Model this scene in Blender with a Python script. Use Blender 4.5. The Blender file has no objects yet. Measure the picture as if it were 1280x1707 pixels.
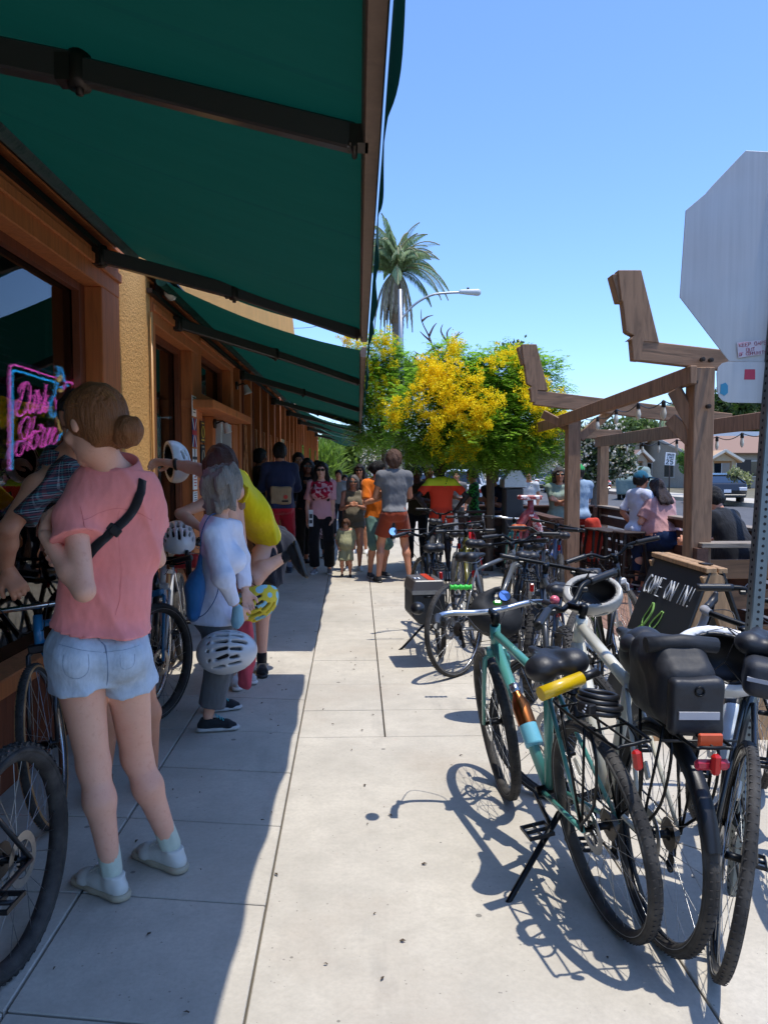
import bpy, math, random
import numpy as np
from mathutils import Vector, Matrix, Euler, noise as mn
SC = bpy.context.scene
COL = SC.collection
R = math.radians
random.seed(7); RNG = np.random.RandomState(7)

# ---------------------------------------------------------------- camera
HC = 1.5                                   # eye height
YAW, PITCH = math.atan(42/1280), math.atan(70.5/1280)
cam_d = bpy.data.cameras.new('camera'); cam = bpy.data.objects.new('camera', cam_d); COL.objects.link(cam)
cam_d.sensor_fit = 'HORIZONTAL'; cam_d.sensor_width = 36; cam_d.lens = 36.0
cam_d.clip_start = .05; cam_d.clip_end = 3000
cam.location = (0, 0, HC); cam.rotation_euler = (R(90)-PITCH, 0, -YAW)
SC.camera = cam
# ---------------------------------------------------------------- sky, sun, exposure
SUN = Vector((.20, -.115, 1)).normalized()  # towards the sun
w = bpy.data.worlds.new('World'); SC.world = w; w.use_nodes = True
nt = w.node_tree; nt.nodes.clear()
sky = nt.nodes.new('ShaderNodeTexSky'); sky.sky_type = 'NISHITA'; sky.sun_disc = False
sky.sun_elevation = math.asin(SUN.z); sky.sun_rotation = math.atan2(SUN.x, SUN.y)
sky.altitude = 0; sky.air_density = 1.0; sky.dust_density = 0.6; sky.ozone_density = 4.5
bg = nt.nodes.new('ShaderNodeBackground'); bg.inputs[1].default_value = .15
wo = nt.nodes.new('ShaderNodeOutputWorld')
tint = nt.nodes.new('ShaderNodeMix'); tint.data_type = 'RGBA'; tint.blend_type = 'MULTIPLY'; tint.inputs[0].default_value = 1
tint.inputs[7].default_value = (.67, .79, 1.0, 1); nt.links.new(sky.outputs[0], tint.inputs[6]); nt.links.new(tint.outputs[2], bg.inputs[0]); nt.links.new(bg.outputs[0], wo.inputs[0])
sd = bpy.data.lights.new('sun', 'SUN'); sd.energy = 2.3; sd.angle = R(.5); sd.color = (1, .95, .875)
so = bpy.data.objects.new('sun', sd); COL.objects.link(so)
so.rotation_euler = SUN.to_track_quat('Z', 'Y').to_euler()
SC.view_settings.view_transform = 'Standard'; SC.view_settings.look = 'None'
SC.view_settings.gamma = 1; SC.view_settings.use_curve_mapping = False
SC.view_settings.exposure = 1.0
SC.cycles.max_bounces = 9; SC.cycles.diffuse_bounces = 6; SC.cycles.transparent_max_bounces = 12

# ---------------------------------------------------------------- where a measured picture point stands in the place
_cm = Euler((R(90)-PITCH, 0, -YAW)).to_matrix()
def ray(px, py): return _cm @ Vector(((px-640)/1280, -(py-853.5)/1280, -1))
def P(px, py, Y):
    d = ray(px, py); return Vector((d.x*Y/d.y, Y, HC+d.z*Y/d.y))
def G(px, py, z=0.0):
    d = ray(px, py); t = (z-HC)/d.z; return Vector((d.x*t, d.y*t, z))
def PX(px, py, X):
    d = ray(px, py); t = X/d.x; return Vector((X, d.y*t, HC+d.z*t))
def V(*a): return Vector(a)

# ---------------------------------------------------------------- materials
def lin(h):
    if isinstance(h, (tuple, list)): return (h[0], h[1], h[2], 1)
    h = h.lstrip('#'); o = []
    for i in (0, 2, 4):
        c = int(h[i:i+2], 16)/255; o.append(c/12.92 if c <= .04045 else ((c+.055)/1.055)**2.4)
    return (*o, 1)
_M = {}
class NT:
    def __init__(s, name):
        s.m = bpy.data.materials.new(name); s.m.use_nodes = True; s.t = s.m.node_tree
        s.b = s.t.nodes['Principled BSDF']; s.out = s.t.nodes['Material Output']
    def n(s, typ, **kw):
        x = s.t.nodes.new(typ)
        for k, v in kw.items():
            if k.startswith('i_'):
                key = k[2:]; key = int(key) if key.isdigit() else key.replace('_', ' '); x.inputs[key].default_value = v
            else: setattr(x, k, v)
        return x
    def l(s, a, b): s.t.links.new(a, b)
    def co(s, scale=(1, 1, 1), kind='Object', rot=(0, 0, 0)):
        tc = s.n('ShaderNodeTexCoord'); mp = s.n('ShaderNodeMapping'); mp.inputs['Scale'].default_value = scale
        mp.inputs['Rotation'].default_value = rot
        s.l(tc.outputs[kind], mp.inputs[0]); return mp.outputs[0]
    def noise(s, co, scale, detail=4, rough=.6):
        x = s.n('ShaderNodeTexNoise'); x.inputs['Scale'].default_value = scale; x.inputs['Detail'].default_value = detail
        x.inputs['Roughness'].default_value = rough; s.l(co, x.inputs['Vector']); return x.outputs['Fac']
    def ramp(s, fac, stops):
        x = s.n('ShaderNodeValToRGB'); e = x.color_ramp.elements
        while len(e) < len(stops): e.new(.5)
        for i, (p, c) in enumerate(stops): e[i].position = p; e[i].color = lin(c) if not isinstance(c, float) else (c, c, c, 1)
        s.l(fac, x.inputs[0]); return x.outputs[0]
    def mix(s, fac, a, b, mode='MIX'):
        x = s.n('ShaderNodeMix', data_type='RGBA', blend_type=mode)
        if isinstance(fac, float): x.inputs[0].default_value = fac
        else: s.l(fac, x.inputs[0])
        for k, v in ((6, a), (7, b)):
            if isinstance(v, (tuple, str)): x.inputs[k].default_value = lin(v)
            else: s.l(v, x.inputs[k])
        return x.outputs[2]
    def math(s, op, a, b=0.0):
        x = s.n('ShaderNodeMath', operation=op)
        for k, v in ((0, a), (1, b)):
            if isinstance(v, (int, float)): x.inputs[k].default_value = v
            else: s.l(v, x.inputs[k])
        return x.outputs[0]
    def bump(s, h, strength=.3, dist=.01):
        x = s.n('ShaderNodeBump'); x.inputs['Strength'].default_value = strength; x.inputs['Distance'].default_value = dist
        s.l(h, x.inputs['Height']); s.l(x.outputs[0], s.b.inputs['Normal'])
    def set(s, base=None, rough=None, metal=None, **kw):
        if base is not None:
            if isinstance(base, (tuple, str)): s.b.inputs['Base Color'].default_value = lin(base)
            else: s.l(base, s.b.inputs['Base Color'])
        if rough is not None:
            if isinstance(rough, (int, float)): s.b.inputs['Roughness'].default_value = rough
            else: s.l(rough, s.b.inputs['Roughness'])
        if metal is not None: s.b.inputs['Metallic'].default_value = metal
        for k, v in kw.items(): s.b.inputs[k.replace('_', ' ')].default_value = v
        return s.m
def mat(kind, c='#888888', **k):
    key = (kind, str(c), str(sorted(k.items())))
    if key in _M: return _M[key]
    t = NT(kind); c4 = lin(c); dk = tuple(x*.72 for x in c4[:3]); br = tuple(min(1, x*1.18) for x in c4[:3])
    c3 = tuple(c4[:3])
    if kind == 'cloth':
        co = t.co(); f = t.noise(co, 6, 5); base = t.mix(t.ramp(f, [(.3, .0), (.7, 1.0)]), tuple(x*.86 for x in c3), tuple(min(1, x*1.08) for x in c3))
        t.set(base, k.get('rough', .9), Specular_IOR_Level=.2, Sheen_Weight=.15)
        wv = t.noise(t.co((1, 1, .5), rot=(.3, .5, 0)), 6.5, 3); fn = t.noise(co, 420, 2)
        t.bump(t.math('ADD', t.math('MULTIPLY', wv, 1.0), t.math('MULTIPLY', fn, .03)), .6, .05)
    elif kind == 'denim':
        co = t.co(); f = t.noise(co, 9, 6); base = t.ramp(f, [(.25, tuple(x*.6 for x in c3)), (.75, tuple(min(1, x*1.25) for x in c3))])
        g = t.noise(t.co((900, 900, 120)), 1, 2); base = t.mix(t.math('MULTIPLY', g, .35), base, tuple(min(1, x*1.5) for x in c3))
        t.set(base, .9, Specular_IOR_Level=.15); t.bump(t.noise(t.co((1, 1, .4)), 16, 3), .5, .02)
    elif kind == 'plaid':
        base = lin('#252c3e')[:3]; col = None
        prev = tuple(base)
        for ax, rot in (('X', 0), ('Z', 0)):
            for sc_, ph, cc, wd in ((34, 0, '#7c3a42', .90), (34, 2.1, '#4d7f80', .955), (34, 4.0, '#a9a6a8', .975), (17, 1.0, '#131622', .8)):
                wv = t.n('ShaderNodeTexWave', wave_type='BANDS', bands_direction=ax, wave_profile='SIN'); wv.inputs['Scale'].default_value = sc_/3.2
                wv.inputs['Phase Offset'].default_value = ph; wv.inputs['Distortion'].default_value = 0
                t.l(t.co(rot=(0, .12, .4)), wv.inputs['Vector'])
                m = t.math('MULTIPLY', t.math('GREATER_THAN', wv.outputs['Fac'], wd), .55); prev = t.mix(m, prev, cc)
        t.set(prev, .9); t.bump(t.noise(t.co((1, 1, .4)), 14, 3), .5, .02)
    elif kind == 'print':                       # pale tee with a printed patch on the chest
        co = t.co(); n1 = t.noise(co, 18, 2, .4)
        tc = t.n('ShaderNodeTexCoord'); vm = t.n('ShaderNodeVectorMath', operation='DISTANCE'); t.l(tc.outputs['Object'], vm.inputs[0]); vm.inputs[1].default_value = k['at']
        near = t.math('LESS_THAN', vm.outputs['Value'], k.get('r', .13)); sp = t.math('GREATER_THAN', n1, k.get('th', .5))
        t.set(t.mix(t.math('MULTIPLY', near, sp), c3, k['ink']), .9, Specular_IOR_Level=.2); t.bump(t.noise(t.co((1, 1, .4)), 14, 3), .5, .02)
    elif kind == 'pattern':
        vo = t.n('ShaderNodeTexVoronoi'); vo.inputs['Scale'].default_value = k.get('scale', 28); t.l(t.co(), vo.inputs['Vector'])
        t.set(t.mix(t.math('GREATER_THAN', vo.outputs['Distance'], .42), c3, k['ink']), .85); t.bump(t.noise(t.co((1, 1, .4)), 14, 3), .5, .02)
    elif kind == 'skin':
        co = t.co(); f = t.noise(co, 11, 5); base = t.mix(f, tuple((c3[0]*.9, c3[1]*.78, c3[2]*.76)), (min(1, c3[0]*1.05), c3[1]*1.08, c3[2]*1.08))
        g_ = t.noise(t.co((1, 1, .7)), 3.2, 3); base = t.mix(t.ramp(g_, [(.35, .0), (.7, .55)]), base, (c3[0]*.93, c3[1]*.72, c3[2]*.68)); sp_ = t.noise(co, 60, 3, .7); base = t.mix(t.ramp(sp_, [(.55, .0), (.75, .35)]), base, (c3[0]*.7, c3[1]*.5, c3[2]*.45))
        t.set(base, .52, Specular_IOR_Level=.35, Subsurface_Weight=.12, Subsurface_Scale=.02)
        t.b.inputs['Subsurface Radius'].default_value = (1, .3, .15); t.bump(t.noise(co, 130, 3), .12, .004)
    elif kind == 'hair':
        co = t.co((1, 1, .16), rot=k.get('rot', (0, .3, 0))); f = t.noise(co, 95, 4, .7); f2 = t.noise(t.co(), 7, 3)
        base = t.mix(f, tuple(x*.35 for x in c3), tuple(min(1, x*1.5) for x in c3)); base = t.mix(t.math('MULTIPLY', f2, .5), base, tuple(min(1, x*1.35) for x in c3))
        t.set(base, .5, Specular_IOR_Level=.35); t.bump(f, .9, .02)
    elif kind == 'metal':
        f = t.noise(t.co(), 30, 4); t.set(t.mix(f, dk, br), k.get('rough', .32), 1.0)
    elif kind == 'paint':
        f = t.noise(t.co(), 12, 5); t.set(t.mix(t.math('MULTIPLY', f, .5), c3, dk), k.get('rough', .3), 0.0, Coat_Weight=.4, Coat_Roughness=.12)
        t.bump(t.noise(t.co(), 90, 2), .04, .004)
    elif kind == 'rubber':
        co = t.co(); f = t.noise(co, 14, 5); t.set(t.mix(t.ramp(f, [(.4, .0), (.75, 1.0)]), c3, (c3[0]*1.8+.03, c3[1]*1.8+.028, c3[2]*1.8+.024)), .82)
        t.bump(t.noise(co, 160, 2), .35, .003)
    elif kind == 'plastic':
        f = t.noise(t.co(), 25, 4); t.set(t.mix(f, tuple(x*.85 for x in c3), tuple(min(1, x*1.1) for x in c3)), k.get('rough', .42)); t.bump(t.noise(t.co(), 200, 2), .1, .002)
    elif kind == 'bag':
        f = t.noise(t.co(), 8, 4); t.set(t.mix(f, tuple(x*.8 for x in c3), tuple(min(1, x*1.3) for x in c3)), k.get('rough', .38)); t.bump(t.math('ADD', t.math('MULTIPLY', t.noise(t.co(), 9, 3), 1.0), t.math('MULTIPLY', t.noise(t.co(), 300, 2), .04)), .35, .02)
    elif kind == 'wood':
        sc = k.get('scale', (1.5, 1.5, 14)); co = t.co(sc); wv = t.n('ShaderNodeTexNoise'); wv.inputs['Scale'].default_value = 3; wv.inputs['Detail'].default_value = 7; wv.inputs['Distortion'].default_value = 1.2
        t.l(co, wv.inputs['Vector']); f = wv.outputs['Fac']; f2 = t.noise(t.co(), 1.7, 4)
        cs_ = k.get('con', 1.0); base = t.ramp(f, [(.3, tuple(x*(1-.5*cs_) for x in c3)), (.5, c3), (.72, tuple(min(1, x*(1+.35*cs_)) for x in c3))])
        base = t.mix(t.math('MULTIPLY', f2, .45), base, tuple(x*.7 for x in c3))
        t.set(base, k.get('rough', .75)); t.bump(f, .45, .006)
    elif kind == 'stucco':
        co = t.co(); f = t.noise(co, 2.2, 6); base = t.mix(f, tuple(x*.75 for x in c3), tuple(min(1, x*1.15) for x in c3))
        t.set(base, .95); h = t.noise(co, 38, 6, .7); t.bump(h, 1.0, .03)
    elif kind == 'leaf':
        at = t.n('ShaderNodeObjectInfo'); geo = t.n('ShaderNodeNewGeometry'); f = t.noise(t.co(), k.get('ns', 1.8), 3)
        base = t.ramp(t.math('ADD', t.math('MULTIPLY', geo.outputs['Random Per Island'], .5), t.math('MULTIPLY', f, .5)), [(.2, tuple(x*.55 for x in c3)), (.5, c3), (.8, tuple(min(1, x*1.7) for x in c3))])
        t.set(base, .55, Specular_IOR_Level=.4)
        tr = t.n('ShaderNodeBsdfTranslucent'); t.l(t.mix(.5, base, (c3[0]*1.6, c3[1]*2.2, c3[2]*.8)), tr.inputs[0]); ms = t.n('ShaderNodeMixShader'); ms.inputs[0].default_value = k.get('tr', .35)
        t.l(t.b.outputs[0], ms.inputs[1]); t.l(tr.outputs[0], ms.inputs[2]); t.l(ms.outputs[0], t.out.inputs[0])
    elif kind == 'petal':
        geo = t.n('ShaderNodeNewGeometry'); base = t.ramp(geo.outputs['Random Per Island'], [(.1, tuple(x*.8 for x in c3)), (.6, c3), (.9, (min(1, c3[0]*1.05), min(1, c3[1]*1.2), c3[2]*2))])
        t.set(base, .6, Specular_IOR_Level=.2); tr = t.n('ShaderNodeBsdfTranslucent'); t.l(base, tr.inputs[0]); ms = t.n('ShaderNodeMixShader'); ms.inputs[0].default_value = .4
        t.l(t.b.outputs[0], ms.inputs[1]); t.l(tr.outputs[0], ms.inputs[2]); t.l(ms.outputs[0], t.out.inputs[0])
    elif kind == 'glass':
        t.set(c3, .02, 0, Transmission_Weight=0, Specular_IOR_Level=.6)
        tp = t.n('ShaderNodeBsdfTransparent'); tp.inputs[0].default_value = (.62, .68, .68, 1); gl = t.n('ShaderNodeBsdfGlossy'); gl.inputs['Roughness'].default_value = 0
        fr = t.n('ShaderNodeFresnel'); fr.inputs[0].default_value = 1.55; ms = t.n('ShaderNodeMixShader')
        t.l(t.math('MINIMUM', t.math('ADD', t.math('MULTIPLY', fr.outputs[0], .95), .02), 1.0), ms.inputs[0]); t.l(tp.outputs[0], ms.inputs[1]); t.l(gl.outputs[0], ms.inputs[2]); t.l(ms.outputs[0], t.out.inputs[0])
    elif kind == 'darkglass':
        t.set(c3, .04, 0, Specular_IOR_Level=.7)
    elif kind == 'emit':
        t.set(c3, .4); t.b.inputs['Emission Color'].default_value = c4; t.b.inputs['Emission Strength'].default_value = k.get('s', 1.5)
    elif kind == 'flat':
        t.set(c3, k.get('rough', .8))
    _M[key] = t.m; return t.m

# ---------------------------------------------------------------- objects, parts
def tag(o, label, cat, group=None, kind=None):
    if label: o['label'] = label
    if cat: o['category'] = cat
    if group: o['group'] = group
    if kind: o['kind'] = kind
    return o
def empty(name, loc=(0, 0, 0), rot=(0, 0, 0), label=None, cat=None, group=None):
    o = bpy.data.objects.new(name, None); COL.objects.link(o); o.location = loc; o.rotation_euler = rot; o.empty_display_size = .1
    return tag(o, label, cat, group)
def kids(o): return [c for c in bpy.data.objects if c.parent == o]
def copy_tree(o, parent=None, cm=None):
    if cm is None:
        cm = {}
        for c in bpy.data.objects:
            if c.parent: cm.setdefault(c.parent.name, []).append(c)
    n = o.copy(); COL.objects.link(n)
    if parent: n.parent = parent
    for c in cm.get(o.name, []): copy_tree(c, n, cm)
    return n
def link_mesh(name, me, m=None, parent=None, loc=None):
    o = bpy.data.objects.new(name, me); COL.objects.link(o)
    if m and not me.materials: me.materials.append(m)
    if parent: o.parent = parent
    if loc is not None: o.location = loc
    return o
def mesh_np(Vt, F, smooth=True):
    me = bpy.data.meshes.new('m'); n = F.shape[1]
    me.vertices.add(len(Vt)); me.vertices.foreach_set('co', np.asarray(Vt, np.float32).ravel())
    me.loops.add(F.size); me.loops.foreach_set('vertex_index', F.astype(np.int32).ravel())
    me.polygons.add(len(F)); me.polygons.foreach_set('loop_start', np.arange(0, F.size, n, dtype=np.int32))
    me.polygons.foreach_set('loop_total', np.full(len(F), n, np.int32))
    me.update(calc_edges=True); me.polygons.foreach_set('use_smooth', np.full(len(F), smooth)); me.update()
    return me
def frame_of(d, up=Vector((0, 0, 1))):
    d = Vector(d).normalized(); up = Vector(up)
    if abs(d.dot(up.normalized())) > .97: up = Vector((0, 1, 0)) if abs(d.y) < .9 else Vector((1, 0, 0))
    x = d.cross(up).normalized(); y = x.cross(d).normalized(); return x, y, d
class MB:
    def __init__(s, T=None): s.v = []; s.f = []; s.sm = []; s.T = T
    def add(s, vs, fs, smooth=False):
        b = len(s.v); s.v += [tuple(s.T @ Vector(v)) if s.T else tuple(v) for v in vs]
        s.f += [tuple(i+b for i in f) for f in fs]; s.sm += [smooth]*len(fs); return s
    def box(s, c, size, rot=None, taper=1.0):
        c = Vector(c); hx, hy, hz = size[0]/2, size[1]/2, size[2]/2; vs = []
        for z in (-hz, hz):
            t = taper if z > 0 else 1
            for x, y in ((-hx, -hy), (hx, -hy), (hx, hy), (-hx, hy)): vs.append(Vector((x*t, y*t, z)))
        if rot is not None:
            M3 = rot if isinstance(rot, Matrix) else Euler(rot).to_matrix(); vs = [M3 @ v for v in vs]
        return s.add([v+c for v in vs], [(3, 2, 1, 0), (4, 5, 6, 7), (0, 1, 5, 4), (1, 2, 6, 5), (2, 3, 7, 6), (3, 0, 4, 7)])
    def bar(s, a, b, wd, th, up=(0, 0, 1), ext=0):   # a straight board from a to b: wd across, th along up
        a, b = Vector(a), Vector(b); x, y, d = frame_of(b-a, up); a = a-d*ext; b = b+d*ext; vs = []
        for p in (a, b):
            for i, j in ((-1, -1), (1, -1), (1, 1), (-1, 1)): vs.append(p+x*i*wd/2+y*j*th/2)
        return s.add(vs, [(3, 2, 1, 0), (4, 5, 6, 7), (0, 1, 5, 4), (1, 2, 6, 5), (2, 3, 7, 6), (3, 0, 4, 7)][::1])
    def tube(s, pts, r, seg=8, caps=True, closed=False, smooth=True, flat=None):
        pts = [Vector(p) for p in pts]; n = len(pts); rs = r if isinstance(r, (list, tuple)) else [r]*n
        vs = []; fs = []; prev = None
        for i, p in enumerate(pts):
            if closed: d = pts[(i+1) % n]-pts[i-1]
            else: d = pts[min(i+1, n-1)]-pts[max(i-1, 0)]
            if d.length < 1e-9: d = Vector((0, 0, 1))
            d.normalize()
            if prev is None: x, y, _ = frame_of(d)
            else:
                x = prev-d*prev.dot(d); x = x.normalized() if x.length > 1e-6 else frame_of(d)[0]; y = d.cross(x)
            prev = x; y = d.cross(x)
            for k in range(seg):
                a = 2*math.pi*k/seg; ca, sa = math.cos(a)*rs[i], math.sin(a)*rs[i]
                if flat: sa *= flat
                vs.append(p+x*ca+y*sa)
        m = n if closed else n-1
        for i in range(m):
            for k in range(seg):
                a = i*seg+k; b = i*seg+(k+1) % seg; c = ((i+1) % n)*seg+(k+1) % seg; d_ = ((i+1) % n)*seg+k
                fs.append((a, b, c, d_))
        s.add(vs, fs, smooth)
        if caps and not closed:
            b0 = len(s.v)-len(vs); s.f.append(tuple(b0+k for k in range(seg))[::-1]); s.sm.append(False)
            s.f.append(tuple(b0+(n-1)*seg+k for k in range(seg))); s.sm.append(False)
        return s
    def lathe(s, c, axis, prof, seg=24, smooth=True):   # prof: (radius, along)
        c = Vector(c); x, y, d = frame_of(axis); vs = []; fs = []; n = len(prof)
        for r_, h in prof:
            for k in range(seg):
                a = 2*math.pi*k/seg; vs.append(c+d*h+(x*math.cos(a)+y*math.sin(a))*r_)
        for i in range(n-1):
            for k in range(seg): fs.append((i*seg+k, i*seg+(k+1) % seg, (i+1)*seg+(k+1) % seg, (i+1)*seg+k))
        return s.add(vs, fs, smooth)
    def cyl(s, a, b, r, seg=12): return s.tube([a, b], r, seg)
    def ring(s, c, axis, R_, r, seg=40, ms=8, flat=1.0, smooth=True):   # torus; flat scales the section along the axis
        x, y, d = frame_of(axis); c = Vector(c); vs = []; fs = []
        for i in range(seg):
            a = 2*math.pi*i/seg; rad = x*math.cos(a)+y*math.sin(a)
            for k in range(ms):
                b = 2*math.pi*k/ms; vs.append(c+rad*(R_+r*math.cos(b))+d*r*flat*math.sin(b))
        for i in range(seg):
            for k in range(ms): fs.append((i*ms+k, ((i+1) % seg)*ms+k, ((i+1) % seg)*ms+(k+1) % ms, i*ms+(k+1) % ms))
        return s.add(vs, fs, smooth)
    def prism(s, poly, off):     # a flat outline pushed along the vector off
        n = len(poly); off = Vector(off); vs = [Vector(p) for p in poly]+[Vector(p)+off for p in poly]
        return s.add(vs, [tuple(range(n))[::-1], tuple(range(n, 2*n))]+[(i, (i+1) % n, n+(i+1) % n, n+i) for i in range(n)])
    def mesh(s):
        me = bpy.data.meshes.new('m'); me.from_pydata(s.v, [], s.f); me.polygons.foreach_set('use_smooth', s.sm)
        me.update(); return me
    def build(s, name, m, parent=None, bevel=0, loc=None):
        me = s.mesh()
        import bmesh
        bm = bmesh.new(); bm.from_mesh(me); bmesh.ops.recalc_face_normals(bm, faces=bm.faces)
        if bevel: bmesh.ops.bevel(bm, geom=[e for e in bm.edges if len(e.link_faces) == 2 and e.calc_face_angle(0) > .6], offset=bevel, segments=1, affect='EDGES', profile=.5)
        bm.to_mesh(me); bm.free()
        me.materials.append(m); o = link_mesh(name, me, None, parent, loc); return o
def spline(pts, n=6, closed=False):
    pts = [Vector(p) for p in pts]; out = []; N = len(pts)
    for i in range(N if closed else N-1):
        p0 = pts[(i-1) % N] if (closed or i > 0) else pts[0]; p1 = pts[i]; p2 = pts[(i+1) % N]; p3 = pts[(i+2) % N] if (closed or i+2 < N) else pts[-1]
        for k in range(n):
            t = k/n; out.append(.5*((2*p1)+(p2-p0)*t+(2*p0-5*p1+4*p2-p3)*t*t+(3*p1-p0-3*p2+p3)*t**3))
    if not closed: out.append(pts[-1])
    return out

# ---------------------------------------------------------------- smooth solids (distance fields turned into one mesh)
def A(v): return np.array(v, np.float32)
class Solid:
    def __init__(s, h=.01, k=.03): s.h = h; s.k = k; s.p = []; s.nz = []
    def _add(s, f, lo, hi, op, k): s.p.append((f, np.minimum(lo, hi), np.maximum(lo, hi), op, s.k if k is None else k)); return s
    def cap(s, a, b, ra, rb=None, k=None, flat=None, op='u', cut0=False, cut1=False, ff=1.45):
        a, b = A(a), A(b); rb = ra if rb is None else rb; ba = b-a; L2 = max(float(ba@ba), 1e-9); n = None if flat is None else A(Vector(flat).normalized())
        u = ba/math.sqrt(L2); L = math.sqrt(L2)
        def f(X, Y, Z):
            px, py, pz = X-a[0], Y-a[1], Z-a[2]; t = px*u[0]+py*u[1]+pz*u[2]; tc = np.clip(t/L, 0, 1)
            qx, qy, qz = px-tc*ba[0], py-tc*ba[1], pz-tc*ba[2]; d2 = qx*qx+qy*qy+qz*qz
            if n is not None:
                dn = qx*n[0]+qy*n[1]+qz*n[2]; d2 = d2+dn*dn*(ff*ff-1)
            d = np.sqrt(d2)-(ra+(rb-ra)*tc)
            if n is not None: d = d*(2/(1+ff))
            if cut1: d = np.maximum(d, t-L)
            if cut0: d = np.maximum(d, -t)
            return d
        m = max(ra, rb); return s._add(f, np.minimum(a, b)-m, np.maximum(a, b)+m, op, k)
    def ell(s, c, r, B=None, k=None, op='u'):
        c = A(c); r = A(r); B = np.eye(3, dtype=np.float32) if B is None else np.array([list(b) for b in B], np.float32)
        def f(X, Y, Z):
            px, py, pz = X-c[0], Y-c[1], Z-c[2]; q = [px*B[i][0]+py*B[i][1]+pz*B[i][2] for i in range(3)]
            k0 = np.sqrt(sum((q[i]/r[i])**2 for i in range(3)))+1e-6; k1 = np.sqrt(sum((q[i]/r[i]**2)**2 for i in range(3)))+1e-6
            return k0*(k0-1)/k1
        m = float(r.max()); return s._add(f, c-m, c+m, op, k)
    def box(s, c, hs, B=None, rd=.01, k=None, op='u'):
        c = A(c); B = np.eye(3, dtype=np.float32) if B is None else np.array([list(b) for b in B], np.float32)
        def f(X, Y, Z):
            px, py, pz = X-c[0], Y-c[1], Z-c[2]; q = [np.abs(px*B[i][0]+py*B[i][1]+pz*B[i][2])-hs[i]+rd for i in range(3)]
            return np.sqrt(sum(np.maximum(x, 0)**2 for x in q))+np.minimum(np.maximum(q[0], np.maximum(q[1], q[2])), 0)-rd
        m = math.sqrt(sum(x*x for x in hs)); return s._add(f, c-m, c+m, op, k)
    def clip(s, p, n):           # keep the side the normal points away from
        p, n = A(p), A(Vector(n).normalized())
        def f(X, Y, Z): return (X-p[0])*n[0]+(Y-p[1])*n[1]+(Z-p[2])*n[2]
        s.p.append((f, None, None, 'i', 0)); return s
    def noise(s, amp, sc, st=(1, 1, 1), seed=0): s.nz.append((amp, sc, st, seed)); return s
    def arrays(s):
        h = s.h; un = [p for p in s.p if p[3] == 'u']; lo = np.min([p[1] for p in un], 0)-3*h; hi = np.max([p[2] for p in un], 0)+3*h
        n = np.ceil((hi-lo)/h).astype(int)+1
        while n.prod() > 7e6: h *= 1.15; n = np.ceil((hi-lo)/h).astype(int)+1
        ax = [(lo[i]+h*np.arange(n[i])).astype(np.float32) for i in range(3)]
        D = np.full(n, .5, np.float32)
        for f, l, u, op, k in s.p:
            if op == 'i': continue
            if l is None: sl = [slice(0, n[i]) for i in range(3)]
            else:
                mg = k+3*h; a = np.clip(((l-mg-lo)/h).astype(int), 0, n); b = np.clip(((u+mg-lo)/h).astype(int)+2, 0, n); sl = [slice(a[i], b[i]) for i in range(3)]
            if any(q.stop <= q.start for q in sl): continue
            X = ax[0][sl[0]][:, None, None]; Y = ax[1][sl[1]][None, :, None]; Z = ax[2][sl[2]][None, None, :]
            d = f(X, Y, Z); sl = tuple(sl); E = D[sl]
            if op == 's': d = -d
            if k > 1e-4:
                hh = np.maximum(k-np.abs(E-d), 0)/k; q = hh*hh*k*.25
                D[sl] = np.minimum(E, d)-q if op == 'u' else np.maximum(E, d)+q
            else: D[sl] = np.minimum(E, d) if op == 'u' else np.maximum(E, d)
        if s.nz:
            I = np.where(np.abs(D) < 4*h+.01); X, Y, Z = ax[0][I[0]], ax[1][I[1]], ax[2][I[2]]
            for amp, sc, st, sd_ in s.nz:
                x, y, z = X*st[0]*sc+sd_*1.7, Y*st[1]*sc+sd_*2.9, Z*st[2]*sc+sd_*.7
                wx = x+1.1*np.sin(y*.9+z*.7); wy = y+1.2*np.sin(z*.8+x*.6+1.3); wz = z+1.1*np.sin(x*.7+y*.8+2.1)
                if sd_ >= 100:      # ridged folds
                    r1 = 1-np.abs(np.sin(wx+.6*wz)); r2 = 1-np.abs(np.sin(wy*1.1-.7*wz+1)); D[I] -= amp*(r1**3+r2**3*.8-.5); continue
                D[I] += amp*(np.sin(wx)*np.sin(wy+.5)+.6*np.sin(wy*1.9+wz)*np.sin(wx*1.7+2)+.4*np.sin(wz*2.3+wx))
        for f, l, u, op, k in s.p:
            if op == 'i': D = np.maximum(D, f(ax[0][:, None, None], ax[1][None, :, None], ax[2][None, None, :]))
        return snet(D, lo, h)
    def mesh(s): return mesh_np(*s.arrays())
    def build(s, name, m, parent=None): return link_mesh(name, s.mesh(), m, parent)
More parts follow.
